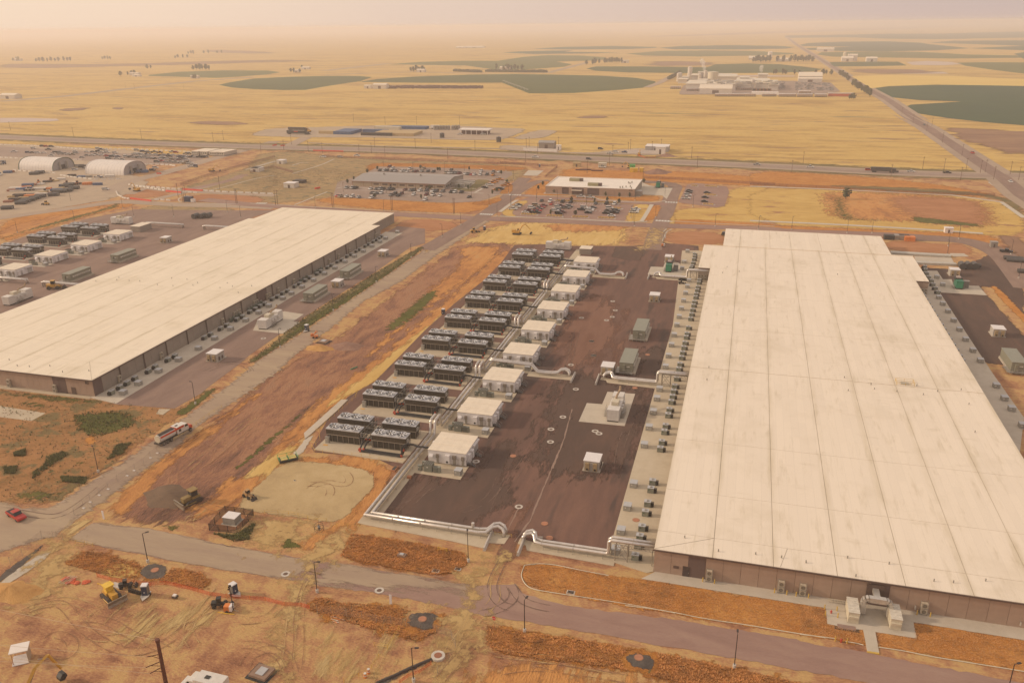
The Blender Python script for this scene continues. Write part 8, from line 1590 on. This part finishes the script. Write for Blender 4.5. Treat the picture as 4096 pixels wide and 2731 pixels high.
# white hoses and borders along the grass islands
for c_, s_, l_ in ((A16, '640,560 615,620 612,660 640,720 700,765 850,790 1080,825 1350,865 1650,915 1931,970', 'white edging hose round the left end of the grass island'), (A18, '0,885 200,908 365,930', 'white hose continuing along the road grass, middle'), (A18, '475,960 600,980 665,998', 'short white hose right of the road hydrant'), (A18, '825,1020 1100,1060 1370,1118 1700,1170 2352,1275', 'white hose along the road grass right of the walkway'), (A16, '640,560 760,545 900,555 1100,600 1360,648', 'white edging hose along the back of the grass island'), (A17, '0,800 400,850 800,935 1200,990 1600,1060 1988,1120', 'white hose along the road grass, left part')):
 pts = chaikin(S(c_, s_), 2); w = MB().tube([(a - pts[0][0], b_ - pts[0][1], .12) for a, b_ in pts], .09, 5).build('edging_hose', mat('hose_white', (.66, .60, .46), .6), None, pts[0]); tag(w, l_, 'hose')
# mounds of soil
def mound(label, p, rx, ry, h, m_, seed=0, name='dirt_pile'):
 r = random.Random(seed); n, k = 26, 9; vs = [(0, 0, h)]; fs = []
 ph = [r.uniform(0, 6) for _ in range(4)]
 for i in range(1, k + 1):
  f = i / k
  for j in range(n):
   a = 2 * math.pi * j / n; w = 1 + .14 * math.sin(2 * a + ph[0]) + .09 * math.sin(5 * a + ph[1]) + .05 * math.sin(9 * a + ph[2]); vs.append((rx * f * w * math.cos(a), ry * f * w * math.sin(a), h * max(0, (1 - f) ** 1.15 + .05 * r.uniform(-1, 1) * (1 - f)) - .04 * (i == k)))
 fs += [(0, 1 + j, 1 + (j + 1) % n) for j in range(n)]
 for i in range(k - 1): fs += [(1 + i * n + j, 1 + (i + 1) * n + j, 1 + (i + 1) * n + (j + 1) % n, 1 + i * n + (j + 1) % n) for j in range(n)]
 o = MB().add(vs, fs).build(name, m_, None, p, smooth=True); tag(o, label, 'dirt pile'); return o
m1 = gmat('pile_tan', [(.40, .22, .10), (.50, .30, .14), (.56, .36, .18)], s=(.2, .9, 4), bump=.8); m2 = gmat('pile_mauve', [(.20, .12, .095), (.28, .175, .135), (.36, .24, .18)], s=(.2, .9, 4), bump=1)
mound('large sandy spoil heap beside the pale trench at left', S(A14, '90,790')[0], 6.5, 4.0, 1.6, m1, 1); mound('mauve gravel heap on the dirt behind the flat office', S(A3, '1345,515')[0], 11, 9, 3.2, m2, 2); mound('small gravel heap right of the right white compound', S(A3, '1425,375')[0], 8, 6, 2.6, m2, 3); mound('smooth soil heap at the road trench by the dark vault', S(A6, '1250,1290')[0], 5, 3.2, 1.3, m1, 4)
mound('dark soil heap beside the big bulldozer', S(A12, '200,1010')[0], 7.5, 5, 1.2, gmat('pile_dark', [(.13, .095, .07), (.20, .14, .10)], s=(.2, .9, 4)), 5); mound('low brown heap in the dug strip near the vault', S(A6, '1540,1270')[0], 7, 4, 1.0, m2, 6)
# ================================================================ STORED GOODS IN THE OUTER YARDS
darkp = mat('stored_pipe', (.07, .065, .06), .5); bl_ = mat('tarp_blue', (.06, .11, .22), .6); tb_ = mat('timber', (.50, .36, .18), .8)
def roll(label, p, rz=0, L_=7, r=1.2, n=3, m_=darkp, group=None, tip=lab_m):
 t = thing('pipe_bundle', label, 'pipe bundle', p, rz, group)
 me = MB().tube([(0, 0, r), (L_, 0, r)], r, 10).mesh('pipe', m_)
 for i in range(n): link('pipe', me, t, (0, i * 2 * r, 0))
 MB().box(L_, -.1, r - .3, L_ + .06, .3, r + .3).build('end_label', tip, t); return t
def crates(label, p, w_, d_, h_, m_, group=None, rz=0, nx=4):
 t = thing('crate_stack', label, 'crates', p, rz, group); me = MB().box(.06, .06, 0, w_ / nx - .06, d_ - .06, h_).mesh('crate', m_)
 for i in range(nx): link('crate', me, t, (i * w_ / nx, 0, 0))
 return t
k = 0
for i, p in enumerate(S(B2, '20,1340 230,1265 290,1240 370,1215 440,1190 520,1165 720,1140 780,1095 850,1090 930,1075 1030,1040 890,1010 950,990 440,822 520,805')): roll('dark round bundle in the laydown yard, %s from the near left' % od(i), p, .45, 6.5, 1.1, 2, darkp, 'dark bundles in the laydown yard')
for i, p in enumerate(S(B1, '1045,598 1110,598 1175,600')): roll('dark cylindrical tank beside the far right yard road, ' + ('left', 'middle', 'right')[i], p, HP, 4.5, 1.5, 1, darkp, 'dark tanks by the far right road')
for i, p in enumerate(S(B1, '1475,490 1505,512 1620,630 1030,560')): roll('long dark pipe bundle at the right edge, ' + ('upper', 'lower', 'rightmost near the lamp', 'reddish one left of the tanks')[i], p, -.1, 8, .8, 2, darkp, 'dark pipe bundles at right')
for i, p in enumerate(S(A1, '1655,912 1715,910 1765,906')): roll('black cylindrical bin on the road behind the left hall, ' + ('left', 'middle', 'right')[i], p, HP, 4.5, 1.5, 1, darkp, 'black bins behind the left hall')
rc2 = random.Random(21); gcol = [('tan', tb_), ('rust brown', rust_trim), ('blue', bl_), ('orange', ora), ('dark', trk), ('pale', whb), ('grey', steel)]
zones = {'upper row of the laydown yard': (B2, (130, 1045, 830, 905, 12)), 'second row of the laydown yard': (B2, (90, 1075, 560, 1040, 8)), 'pale middle row of the laydown yard': (B2, (110, 1160, 560, 1110, 7)), 'near row of the laydown yard': (B2, (40, 1235, 900, 1030, 12)), 'far right row of the laydown yard': (B2, (1000, 960, 1380, 975, 6)), 'between the arched tents': (B2, (1080, 690, 1260, 740, 5)), 'left edge of the laydown yard': (B2, (-160, 850, 120, 790, 5)), 'beside the right tent end': (B2, (1880, 815, 2100, 790, 4)), 'in front of the tents': (B2, (1000, 850, 1560, 870, 5)), 'red equipment group left of the tents': (B2, (-40, 640, 60, 660, 2))}
for w_, (c_, (xa, ya, xb, yb_, n)) in zones.items():
 for i in range(n):
  f = i / max(1, n - 1); p = S(c_, '%f,%f' % (xa + (xb - xa) * f + rc2.uniform(-12, 12), ya + (yb_ - ya) * f + rc2.uniform(-6, 6)))[0]; nm, m_ = rc2.choice(gcol); kk = rc2.random()
  lab = '%s %s from the left in the %s' % (od(i), nm + (' crate stack' if kk < .55 else ' loader' if kk < .75 else ' bundle'), w_)
  if kk < .55: crates(lab, p, rc2.uniform(4, 9), rc2.uniform(2, 4), rc2.uniform(.8, 2.2), m_, 'stored goods in the laydown yard', .4, rc2.randrange(2, 5))
  elif kk < .75: loader(lab, p, rc2.uniform(0, 6), 1.0, m_)
  else: roll(lab, p, rc2.uniform(.2, .7), rc2.uniform(4, 9), .5, 4, m_, 'stored goods in the laydown yard')
C8 = (1050, 480, 4.276)
def semi(label, p, rz, m_, L_=13, txt=None):
 t = thing('semi_truck', label, 'truck', p, rz); MB().box(0, 0, 1.1, L_, 2.5, 4.0).build('trailer', m_, t); MB().box(L_ + .5, .1, .8, L_ + 3.2, 2.4, 3.4).build('cab', m_, t); MB().box(L_ + 3.2, .4, .8, L_ + 5, 2.1, 1.9).build('bonnet', m_, t); MB().box(1, .2, 0, 4, 2.3, 1.1).box(L_ - 1, .2, 0, L_ + 2, 2.3, 1.0).build('wheels', blk, t)
 if txt: MB().box(L_ * .4, -.05, 2.9, L_ * .62, 0, 3.5).build('lettering', redb, t)
 return t
semi('black semi truck with red lettering in the far gravel yard', S(C8, '415,248')[0], -.03, blk, 22, True); semi('low tan hauler behind the black semi truck', S(C8, '440,190')[0], 0, darkp, 20)
semi('flatbed semi truck with black load on the highway', S(A4, '1035,515')[0], -.06, darkp, 14)
for i, (s_, w_, d_, h_, m_, n, l_) in enumerate((('1210,250', 20, 28, 3.2, bl_, 5, 'long dark blue container row in the gravel yard'), ('2180,155', 42, 10, 3.0, bl_, 10, 'bright blue stacked goods at the back of the gravel yard'), ('1460,203', 12, 5, 2.8, bl_, 3, 'small blue stack in the gravel yard'), ('1710,212', 28, 6, 3, bl_, 6, 'blue stack beside the orange loader'), ('1680,268', 34, 5, 3, blk, 5, 'black covered goods in front of the timber stack'), ('1900,268', 44, 26, 3.0, tb_, 12, 'big timber stack in the middle of the gravel yard'), ('1905,175', 30, 6, 4, cream, 2, 'long cream trailer behind the timber stack'), ('960,240', 18, 6, 3.2, tb_, 2, 'tan covered truck bed left of the containers'))):
 crates(l_, S(C8, s_)[0], w_, d_, h_, m_, None, 0, n)
for i, p in enumerate(S(A2, '1580,150 1600,150 1625,150 1650,150 1675,150 1700,150 1735,150 1760,148 1785,148')): t = thing('steel_tank', 'grey upright tank in the row left of the white canopy, %s from left' % od(i), 'tank', (*p, 0), 0, 'grey upright tanks'); MB().cyl(0, 0, 0, 4.5, 1.6, 10).build('drum', steel, t); MB().cyl(0, 0, 4.5, 4.9, 1.6, 10, r2=.5).build('cap', steel, t)
for s_, l_, h_ in (('1643,218', 'black round water tank left of the white canopy', 4.5), ('2127,252', 'black round water tank right of the white canopy', 4.5)):
 t = thing('water_tank', l_, 'tank', (*S(A2, s_)[0], 0)); MB().cyl(0, 0, 0, h_, 2.4, 14).build('drum', darkp, t); MB().cyl(0, 0, h_, h_ + .6, 2.4, 14, r2=.5).build('lid', darkp, t)
t = thing('fuel_canopy', 'white-roofed open canopy building in the far gravel yard', 'canopy', (*S(A2, '1790,188')[0], 0)); MB().box(-.5, -.5, 4.2, 32, 13, 5.2).build('roof', sky_w, t); MB().box(2, 2, 0, 30, 11, 4.2).build('inner_wall', wall_dark, t)
for i in range(6): MB().box(1 + i * 5.8, 0, 0, 1.6 + i * 5.8, .6, 4.2).build('post', sky_w, t)
semi('white box truck behind the grey tanks', S(A2, '1545,142')[0], 0, sky_w, 10)
for i, (c_, s_, w_, d_, h_, m_, l_) in enumerate(((B4, '978,92', 6, 4, 3.0, tb_, 'yellow wooden site cabin on the dirt beyond the flat office'), (B4, '1318,100', 6, 5, 3.0, cream, 'cream box body behind the white pickup'), (B4, '1740,128', 4, 3, 3.5, gn, 'bright green machine among the yellow bins'), (A1, '2145,508', 7, 8, 2.8, whb, 'small pale pump house beside the access road'), (A2, '5,508', 6, 7, 2.8, whb, 'pale hut at the pump compound'), (A2, '230,440', 6, 6, 2.8, whb, 'pale hut in the middle of the pump compound'), (A2, '290,645', 8, 7, 3.2, whb, 'square pale hut on the sage slope'), (A2, '365,605', 8, 6, 1.8, trk, 'dark fenced box behind the square pale hut'), (A4, '1670,1035', 4, 3, 2.6, sky_w, 'white hut with blue roof on the path behind the hall'), (A4, '2065,1160', 3, 3, 2.6, steel, 'grey pump trailer beside the dark soil plot'))):
 small_house(S(c_, s_)[0], w_, d_, h_, l_, m_, gp if 0 else (bluewhite if m_ in (whb, sky_w) else m_), gable=False)
for i, p in enumerate(S(B4, '1740,165 1793,165 1872,162')): crates('yellow bin in the row beyond the flat office, ' + ('left', 'middle', 'right')[i], p, 3, 3, 3, ysun, 'yellow bins', 0, 1)
for i, p in enumerate(S(B1, '225,285 330,285 380,285 440,300')): crates('stacked dark materials behind the right hall corner, %s from left' % od(i), p, 5, 4, 2.2, (blk, steel, trk, ora)[i], 'stacked materials behind the right hall', 0, 2)
for i, p in enumerate(S(B4, '1015,140 1070,135 1225,150')): roll('rusty pipe stack on the dirt beyond the flat office, ' + ('left', 'middle', 'right')[i], p, .05, 9, .4, 3, rs, 'rusty pipe stacks')
# solar arrays / covered rows right of the hall, behind
for i, (s_, w_, h_, l_) in enumerate((('290,440 925,475 930,458 290,420', 0, .9, 'long low glazed cover right of the hall, farther'), ('560,545 985,562 965,545 560,525', 0, .9, 'long low glazed cover right of the hall, nearer'))):
 q = S(B1, s_); sheet('cover_slab', q, mat('pale_cover', (.50, .47, .40), .5), 20, th=h_)
sheet('concrete_pad', S(B1, '560,525 965,545 930,478 540,460'), gm['concrete'], 18, th=.05); sheet('concrete_pad', S(B1, '910,428 1060,430 1110,462 950,462'), gm['concrete'], 18, th=.03)
# kerbs, walks, crossings
kerb = mat('kerb', (.56, .50, .41), .9)
for c_, s_, w_ in ((A2, '0,778 400,800 800,822 1400,855 1900,880', .8), (A3, '-60,890 400,905 1000,935 1220,942 1260,930', 1.0), (A1, '1540,765 1520,745 1560,720 1680,700', .8), (A1, '1540,765 1700,775 1900,782 2040,785', .8), (A1, '1780,672 1960,628 2200,562 2352,540', 1.0), (A1, '2100,492 2352,415', 1.2), (A2, '380,792 660,680', 1.2), (A2, '360,525 600,455 720,400', 1.2), (A2, '80,460 240,415', 1.2), (A2, '360,455 440,430 500,430', 1.2), (A4, '0,635 700,660 2100,730 2352,905', 3.0), (A4, '0,930 700,960 1500,1005 2000,1040', 3.4), (A4, '2060,600 2340,790', 3.0), (B4, '0,755 300,770 900,795 1600,825 1880,840 1960,760', 1.0), (B4, '2040,600 1960,740 1900,830', 2.4), (B4, '0,700 130,600 230,540', 2.4), (B4, '330,480 950,490', 1.2), (B4, '680,545 1610,595', 1.0), (B4, '1250,500 1360,545 1800,570 2100,575 2230,545', 1.2),
               (B6, '0,380 60,368 400,380 800,400 1300,425 1700,440 1960,450', 1.2), (B6, '1850,440 2060,320 2140,270', 1.6), (B6, '1500,375 1860,390', 1.0), (B6, '1700,250 2120,270', 1.0), (B6, '2060,470 2330,465', 1.2), (B4, '2120,820 2320,835', 1.4), (A3, '1450,930 1560,935 1800,950 2352,975', 1.0), (A20, '600,110 650,60', .5), (A3, '1390,1100 1420,1020 1470,1000', .6)):
 strip('kerb', chaikin(S(c_, s_), 1), w_, kerb, 20, label=None)
for c_, s_, n in ((A2, '60,778 135,778', 5), (A2, '1975,870 2070,875', 6), (A2, '2225,705 2310,708', 5), (A3, '1420,768 1510,772', 5), (A3, '1340,926 1440,930', 5)):
 a, b_ = S(c_, s_)
 for i in range(n):
  x = a[0] + (b_[0] - a[0]) * i / (n - 1); y = a[1] + (b_[1] - a[1]) * i / (n - 1); sheet('road_marking', [(x - .55, y - 1.6), (x + .55, y - 1.6), (x + .55, y + 1.6), (x - .55, y + 1.6)], white_paint, 22)
# parking bay lines
for c_, a_, b2, n, L_ in ((B4, (740, 580), (1620, 605), 26, 5), (B4, (380, 640), (390, 720), 4, 8), (B6, (100, 400), (1650, 455), 52, 5), (B6, (560, 140), (2100, 190), 44, 5), (B6, (460, 460), (1440, 500), 30, 5), (A3, (1700, 640), (1850, 780), 10, 5), (B4, (760, 640), (1500, 700), 14, 5)):
 for i in range(n):
  p = S(c_, '%f,%f' % (a_[0] + (b2[0] - a_[0]) * i / n, a_[1] + (b2[1] - a_[1]) * i / n))[0]; sheet('bay_marking', [(p[0], p[1] - L_ / 2), (p[0] + .16, p[1] - L_ / 2), (p[0] + .16, p[1] + L_ / 2), (p[0], p[1] + L_ / 2)], white_paint, 14)
# planted islands with ornamental grass and young trees
isl = gmat('ornamental', [(.28, .17, .08), (.45, .30, .14), (.55, .38, .2)], s=(.4, 1.5, 5))
for i, (c_, s_, w_) in enumerate(((B4, '290,732 500,742', 2), (B4, '630,752 840,762', 2), (B4, '975,768 1185,775', 2), (B4, '1325,780 1540,790', 2), (B4, '1510,650 1640,660', 2), (A3, '1640,628 1690,632', 2), (A3, '1755,632 1860,638', 2), (A3, '1750,705 1850,712', 2), (A3, '1740,785 1830,792', 2), (B4, '750,552 1600,585', 1.2))):
 a, b_ = S(c_, s_); t = thing('planting_bed', 'kerbed bed of tawny ornamental grass, %s from the left before the flat office' % od(i) if i < 5 else 'kerbed planting bed of tawny grass, %s listed in the right car park' % od(i - 5), 'planting bed', (*a, 0), math.atan2(b_[1] - a[1], b_[0] - a[0]), 'kerbed planting beds'); d = math.dist(a, b_); MB().box(-.6, -w_ / 2 - .3, 0, d + .6, w_ / 2 + .3, .14).build('kerb', kerb, t); b = MB()
 for q in range(int(d / .9)): b.blob((q * .9 + .4, (q % 2 - .5) * w_ * .5, .5), .62, q, 6, 4, .9)
 b.build('grass_clumps', isl, t)['kind'] = 'stuff'
young = [(B4, '650,440', 1), (B4, '725,455', 1), (B4, '810,450', 0), (B4, '1420,490', 0), (B4, '1490,480', 1), (B4, '1600,505', 0), (B4, '1680,490', 0), (B4, '1740,500', 1), (B4, '575,345', 0), (B4, '515,400', 0), (B4, '1930,310', 1), (B4, '680,735', 1), (B4, '1015,745', 1), (B4, '1440,560', 0), (B4, '960,560', 0), (B4, '1270,575', 0), (B4, '1600,585', 0), (B6, '540,135', 1), (B6, '400,175', 0), (B6, '220,275', 0), (B6, '135,315', 0), (B6, '1345,150', 1), (B6, '1375,150', 1), (B6, '1770,140', 1), (B6, '1115,120', 1), (B6, '2200,195', 0), (B6, '500,510', 1), (B6, '1125,525', 1), (B6, '1240,400', 0), (B6, '2275,320', 1), (B6, '2140,430', 0), (B6, '2080,460', 1), (B6, '1630,385', 1), (B6, '1760,395', 0), (A4, '822,745', 0)]
for i, (c_, s_, k_) in enumerate(young):
 p = S(c_, s_)[0]; where = 'flat office' if c_ is B4 else 'long tan office' if c_ is B6 else 'burnt meadow'
 tree(p, .3 if c_ is not A4 else .7, ('%s young tree by the %s' % (od([q for q in range(len(young)) if young[q][0] is c_].index(i)), where)) if c_ is not A4 else 'lone dark tree at the edge of the burnt meadow', 'young trees by the offices' if c_ is not A4 else None, i, 'young_tree')
# ================================================================ TUFTS AND TRACKS
CLR = [(*S(A14, '1320,612')[0], 3.3), (*S(A15, '1850,900')[0], 3.8), (*S(A16, '1632,1388')[0], 3.3)]
def tufts(name, polys, n, h, w, m_, seed, label):
 r = np.random.default_rng(seed); V = []; F = []; k = 0
 for pts, cnt in polys:
  A_ = np.array(pts); lo, hi = A_.min(0), A_.max(0); c = 0; tries = 0
  while c < cnt and tries < 40:
   tries += 1; Q = r.uniform(lo, hi, (cnt * 2, 2)); IN = np.zeros(len(Q), bool)
   for i in range(len(A_)):
    a, b_ = A_[i], A_[(i + 1) % len(A_)]; cc_ = ((a[1] > Q[:, 1]) != (b_[1] > Q[:, 1])); IN ^= cc_ & (Q[:, 0] < (b_[0] - a[0]) * (Q[:, 1] - a[1]) / (b_[1] - a[1] + 1e-12) + a[0])
   for ex in CLR: IN &= (np.hypot(Q[:, 0] - ex[0], Q[:, 1] - ex[1]) > ex[2])
   Q = Q[IN][:cnt - c]; c += len(Q)
   for x, y in Q:
    s_ = r.uniform(.6, 1.4); a0 = r.uniform(0, 6.28)
    for j in range(4):
     a = a0 + j * 1.57 + r.uniform(-.4, .4); lx_, ly_ = math.cos(a) * w * s_, math.sin(a) * w * s_; px_, py_ = -math.sin(a) * w * .35, math.cos(a) * w * .35
     V += [(x - px_, y - py_, 0), (x + px_, y + py_, 0), (x + lx_, y + ly_, h * s_)]; F.append((k, k + 1, k + 2)); k += 3
 me = bpy.data.meshes.new(name); me.from_pydata(V, [], F); me.materials.append(m_); o = bpy.data.objects.new(name, me); COL.objects.link(o); o['kind'] = 'stuff'; o['label'] = label; return o
gd = mat('blade_orange', (.72, .34, .12), .9, var=.25, scale=.4); gg = mat('blade_green', (.21, .20, .075), .9, var=.25, scale=.4); gy = mat('blade_straw', (.72, .38, .15), .9, var=.2, scale=.4)
pb = S(A15, '1190,80 1700,150 2260,260 2280,370 2150,450 1950,470 1500,390 1080,300 1140,180'); ps = S(O, '1950,2500 2098,2531 2266,2550 2429,2578 2700,2625 2950,2675 3200,2731 3500,2800 3000,2800 2700,2725 2450,2670 2219,2643 2033,2620 1944,2578')
pg1 = S(A14, '560,520 700,440 900,450 1200,560 1500,580 1720,620 1790,700 1750,770 1400,700 900,640 600,560'); pg2 = S(A15, '850,670 1050,720 1500,760 2000,850 2070,850 2000,1000 1800,1090 1300,960 800,800')
tufts('dry_brush', [(pb, 3600), (ps, 5000), (pg1, 1500), (pg2, 1600)], 0, .3, .26, gd, 1, 'rusty dry brush on the roadside islands')
pl1 = S(A16, '615,560 1000,580 1360,650 1640,680 1931,720 1931,965 1500,900 1150,840 800,780 640,720'); pl2 = S(A17, '0,560 800,660 1988,830 1988,1090 800,935 0,800'); pl3 = S(A18, '800,870 1200,930 1200,780 2352,960 2352,1260 1500,1110 840,1010'); pl4 = S(A18, '0,590 270,620 285,785 650,850 680,980 0,880')
tufts('dry_grass', [(pl1, 5000), (pl2, 4500), (pl3, 3500), (pl4, 2000)], 0, .22, .16, gy, 2, 'short straw grass on the roadside lawns')
sf = S(A11, '0,350 400,415 830,450 1280,490 1570,535 1900,340 1600,600 1400,720 1060,980 880,1110 640,1260 500,1370 0,1370')
gw = [S(A11, s_) for s_ in ('640,600 700,570 900,550 1100,545 1240,600 1220,680 1000,750 800,780 690,720', '420,950 570,910 620,930 430,1060 290,1160 300,1090 400,1020', '120,920 230,890 230,950 130,950', '40,1050 160,1040 130,1110 40,1100', '1040,850 1180,830 1100,930 950,990 1000,930', '540,1130 780,1140 760,1200 560,1180')]
tufts('green_weeds', [(sf, 250)] + [(g_, 350) for g_ in gw] + [(S(A6, '480,1445 1060,985 1800,520 2300,225 2345,245 1900,560 1400,880 900,1230 560,1440'), 1500), (S(A12, '620,1385 900,1410 1080,1280 1100,1300 1040,1460 880,1480'), 250)], 0, .5, .3, gg, 3, 'green weeds in the scrub and verges')
tufts('low_scrub', [(sf, 600), (S(A2, '0,520 500,480 1000,500 900,620 400,640 100,700 0,740'), 2500)], 0, .3, .25, mat('blade_brown', (.42, .24, .12), .9, var=.3, scale=.4), 4, 'brown scrub on the left slope')
tm = gmat('tyre_track', [(.27, .155, .10), (.33, .20, .12)], s=(.3, 1, 4), alpha=True, athr=.32, ascale=.35); tl = gmat('tyre_track_pale', [(.45, .31, .17), (.49, .36, .2)], s=(.3, 1, 4), alpha=True, athr=.32, ascale=.35); tk_ = gmat('tyre_track_dark', [(.18, .125, .10), (.21, .15, .12)], s=(.3, 1, 4), alpha=True, athr=.25, ascale=.3)
def track(pts, m_, lv=21, w=.27, gauge=1.9):
 pts = chaikin(pts, 3)
 for sg in (-1, 1):
  V = []; F = []; M_ = []
  for i, p in enumerate(pts):
   a = pts[max(0, i - 1)]; b_ = pts[min(len(pts) - 1, i + 1)]; d = math.dist(a, b_) + 1e-9; nx, ny = -(b_[1] - a[1]) / d, (b_[0] - a[0]) / d
   e_ = min(1, 5 * min(i, len(pts) - 1 - i) / len(pts))
   for o_, mm in ((-w, 0), (0, .95 * e_), (w, 0)): V.append((p[0] + nx * (sg * gauge / 2 + o_), p[1] + ny * (sg * gauge / 2 + o_), 0)); M_.append(mm)
  for i in range(len(pts) - 1):
   for j in range(2): F.append((i * 3 + j, i * 3 + j + 1, i * 3 + j + 4, i * 3 + j + 3))
  z = lz(lv, .006); me = bpy.data.meshes.new('tyre_track'); me.from_pydata([(a, b_, z) for a, b_, c in V], [], F); at = me.attributes.new('m', 'FLOAT', 'POINT'); at.data.foreach_set('value', M_); me.materials.append(m_); o = bpy.data.objects.new('tyre_track', me); COL.objects.link(o); o['kind'] = 'structure'
for s_, c_, m_ in (('0,1150 200,950 450,880 560,900 700,1100 1000,1300 1300,1300 1600,1100 1700,960', A14, tm), ('430,1250 420,1180 480,1150 600,1180 640,1280 560,1350 440,1310 425,1230', A14, tm), ('600,1050 750,1010 950,1040 1100,1150 1350,1250 1500,1330', A14, tm), ('150,1000 300,900 500,850 700,880 900,1000', A14, tl), ('1600,1100 1900,950 2100,850', A14, tm), ('700,1140 900,1200 1250,1130 1700,1000 1850,800 1950,650', A14, tl), ('1700,1300 1600,1150 1650,1000 1800,850 1950,700', A14, tl),
                   ('180,1400 200,1250 400,1150 560,1200 640,1350 640,1480', A15, tm), ('60,1130 300,1120 500,1200 600,1350 580,1480', A15, tm), ('560,1480 600,1200 620,1000 640,800 700,560 860,380', A15, tl), ('650,1480 700,1150 690,900 720,700 800,500', A15, tm), ('100,900 300,900 450,850 560,700', A15, tm), ('1900,1484 2100,1200 2250,1000 2352,800', A15, tl), ('2000,1484 2200,1250 2352,1100', A15, tm),
                   ('560,450 430,600 380,720 400,850 300,950 150,1100 0,1300', A16, tl), ('480,480 380,650 350,780 430,900 560,930', A16, tk_), ('500,700 560,800 520,880 400,950 200,990', A16, tk_), ('520,720 600,850 700,900 900,940', A16, tk_), ('300,1300 600,1340 1000,1380 1500,1480', A16, tl), ('350,1480 700,1420 1200,1480 1700,1568', A16, tm), ('270,1250 450,1300 900,1440 1400,1540', A16, tm),
                   ('0,1250 150,1170 350,1080 500,1060 700,1150 900,1150', A12, tm), ('150,650 400,430 700,250 1000,50', A12, tm), ('300,800 600,560 900,330 1150,130', A12, tl), ('250,900 250,760 350,640 700,400', A12, tm), ('550,750 800,560 1000,370 1150,260', A12, tm), ('1600,880 1850,880 1900,950 1860,1020', A12, tm), ('1650,960 1700,900 1850,850 2050,900 2100,820 2000,720', A12, tm), ('300,1250 500,1230 700,1130 900,1000', A12, tl), ('420,1350 400,1250 500,1180 700,1000', A12, tl),
                   ('100,1500 250,1440 430,1450 520,1500 540,1568', A6, tk_), ('0,1560 200,1470 400,1430 520,1380', A6, tk_), ('300,1120 420,1080 600,1060', A6, tk_), ('500,700 900,300 1300,80', A13, tk_), ('1500,700 1550,500 1700,300 1900,0', A13, tk_), ('250,640 600,520 900,380 1000,300', A13, tk_), ('1100,650 1300,600 1500,480 1600,200', A13, tk_), ('100,700 200,400 300,0', A9, tk_), ('700,1500 750,1200 900,900', A9, tk_),
                   ('1000,500 1300,420 1600,400 1900,430', A7, tm), ('100,700 350,500 600,300 800,230', A7, tm), ('600,120 800,150 1100,170 1500,160', A7, tl), ('300,950 600,600 800,350', A7, tl), ('700,80 900,60 1200,20', A7, tm), ('1300,100 1700,90 2200,120', A7, tm), ('200,1400 500,1250 900,1100 1300,900', A11, tk_), ('0,1420 300,1480 500,1500 700,1400 1000,1150', A11, tk_)):
 track(S(c_, s_), m_)
# ================================================================ HAZE
hb = MB().box(-52000, -400, -1.2, 52000, 62000, 112.0)
hm = bpy.data.materials.new('smoke_haze'); hm.use_nodes = True; n = hm.node_tree.nodes; l = hm.node_tree.links; n.clear()
oo = n.new('ShaderNodeOutputMaterial'); pv = n.new('ShaderNodeVolumePrincipled')
pv.inputs['Density'].default_value = HAZE_D; pv.inputs['Color'].default_value = (.99, .94, .93, 1); pv.inputs['Anisotropy'].default_value = .15
l.new(pv.outputs[0], oo.inputs['Volume'])
hz = hb.build('haze', hm); hz['kind'] = 'stuff'; hz['label'] = 'thin tan wildfire smoke hanging over the whole plain'
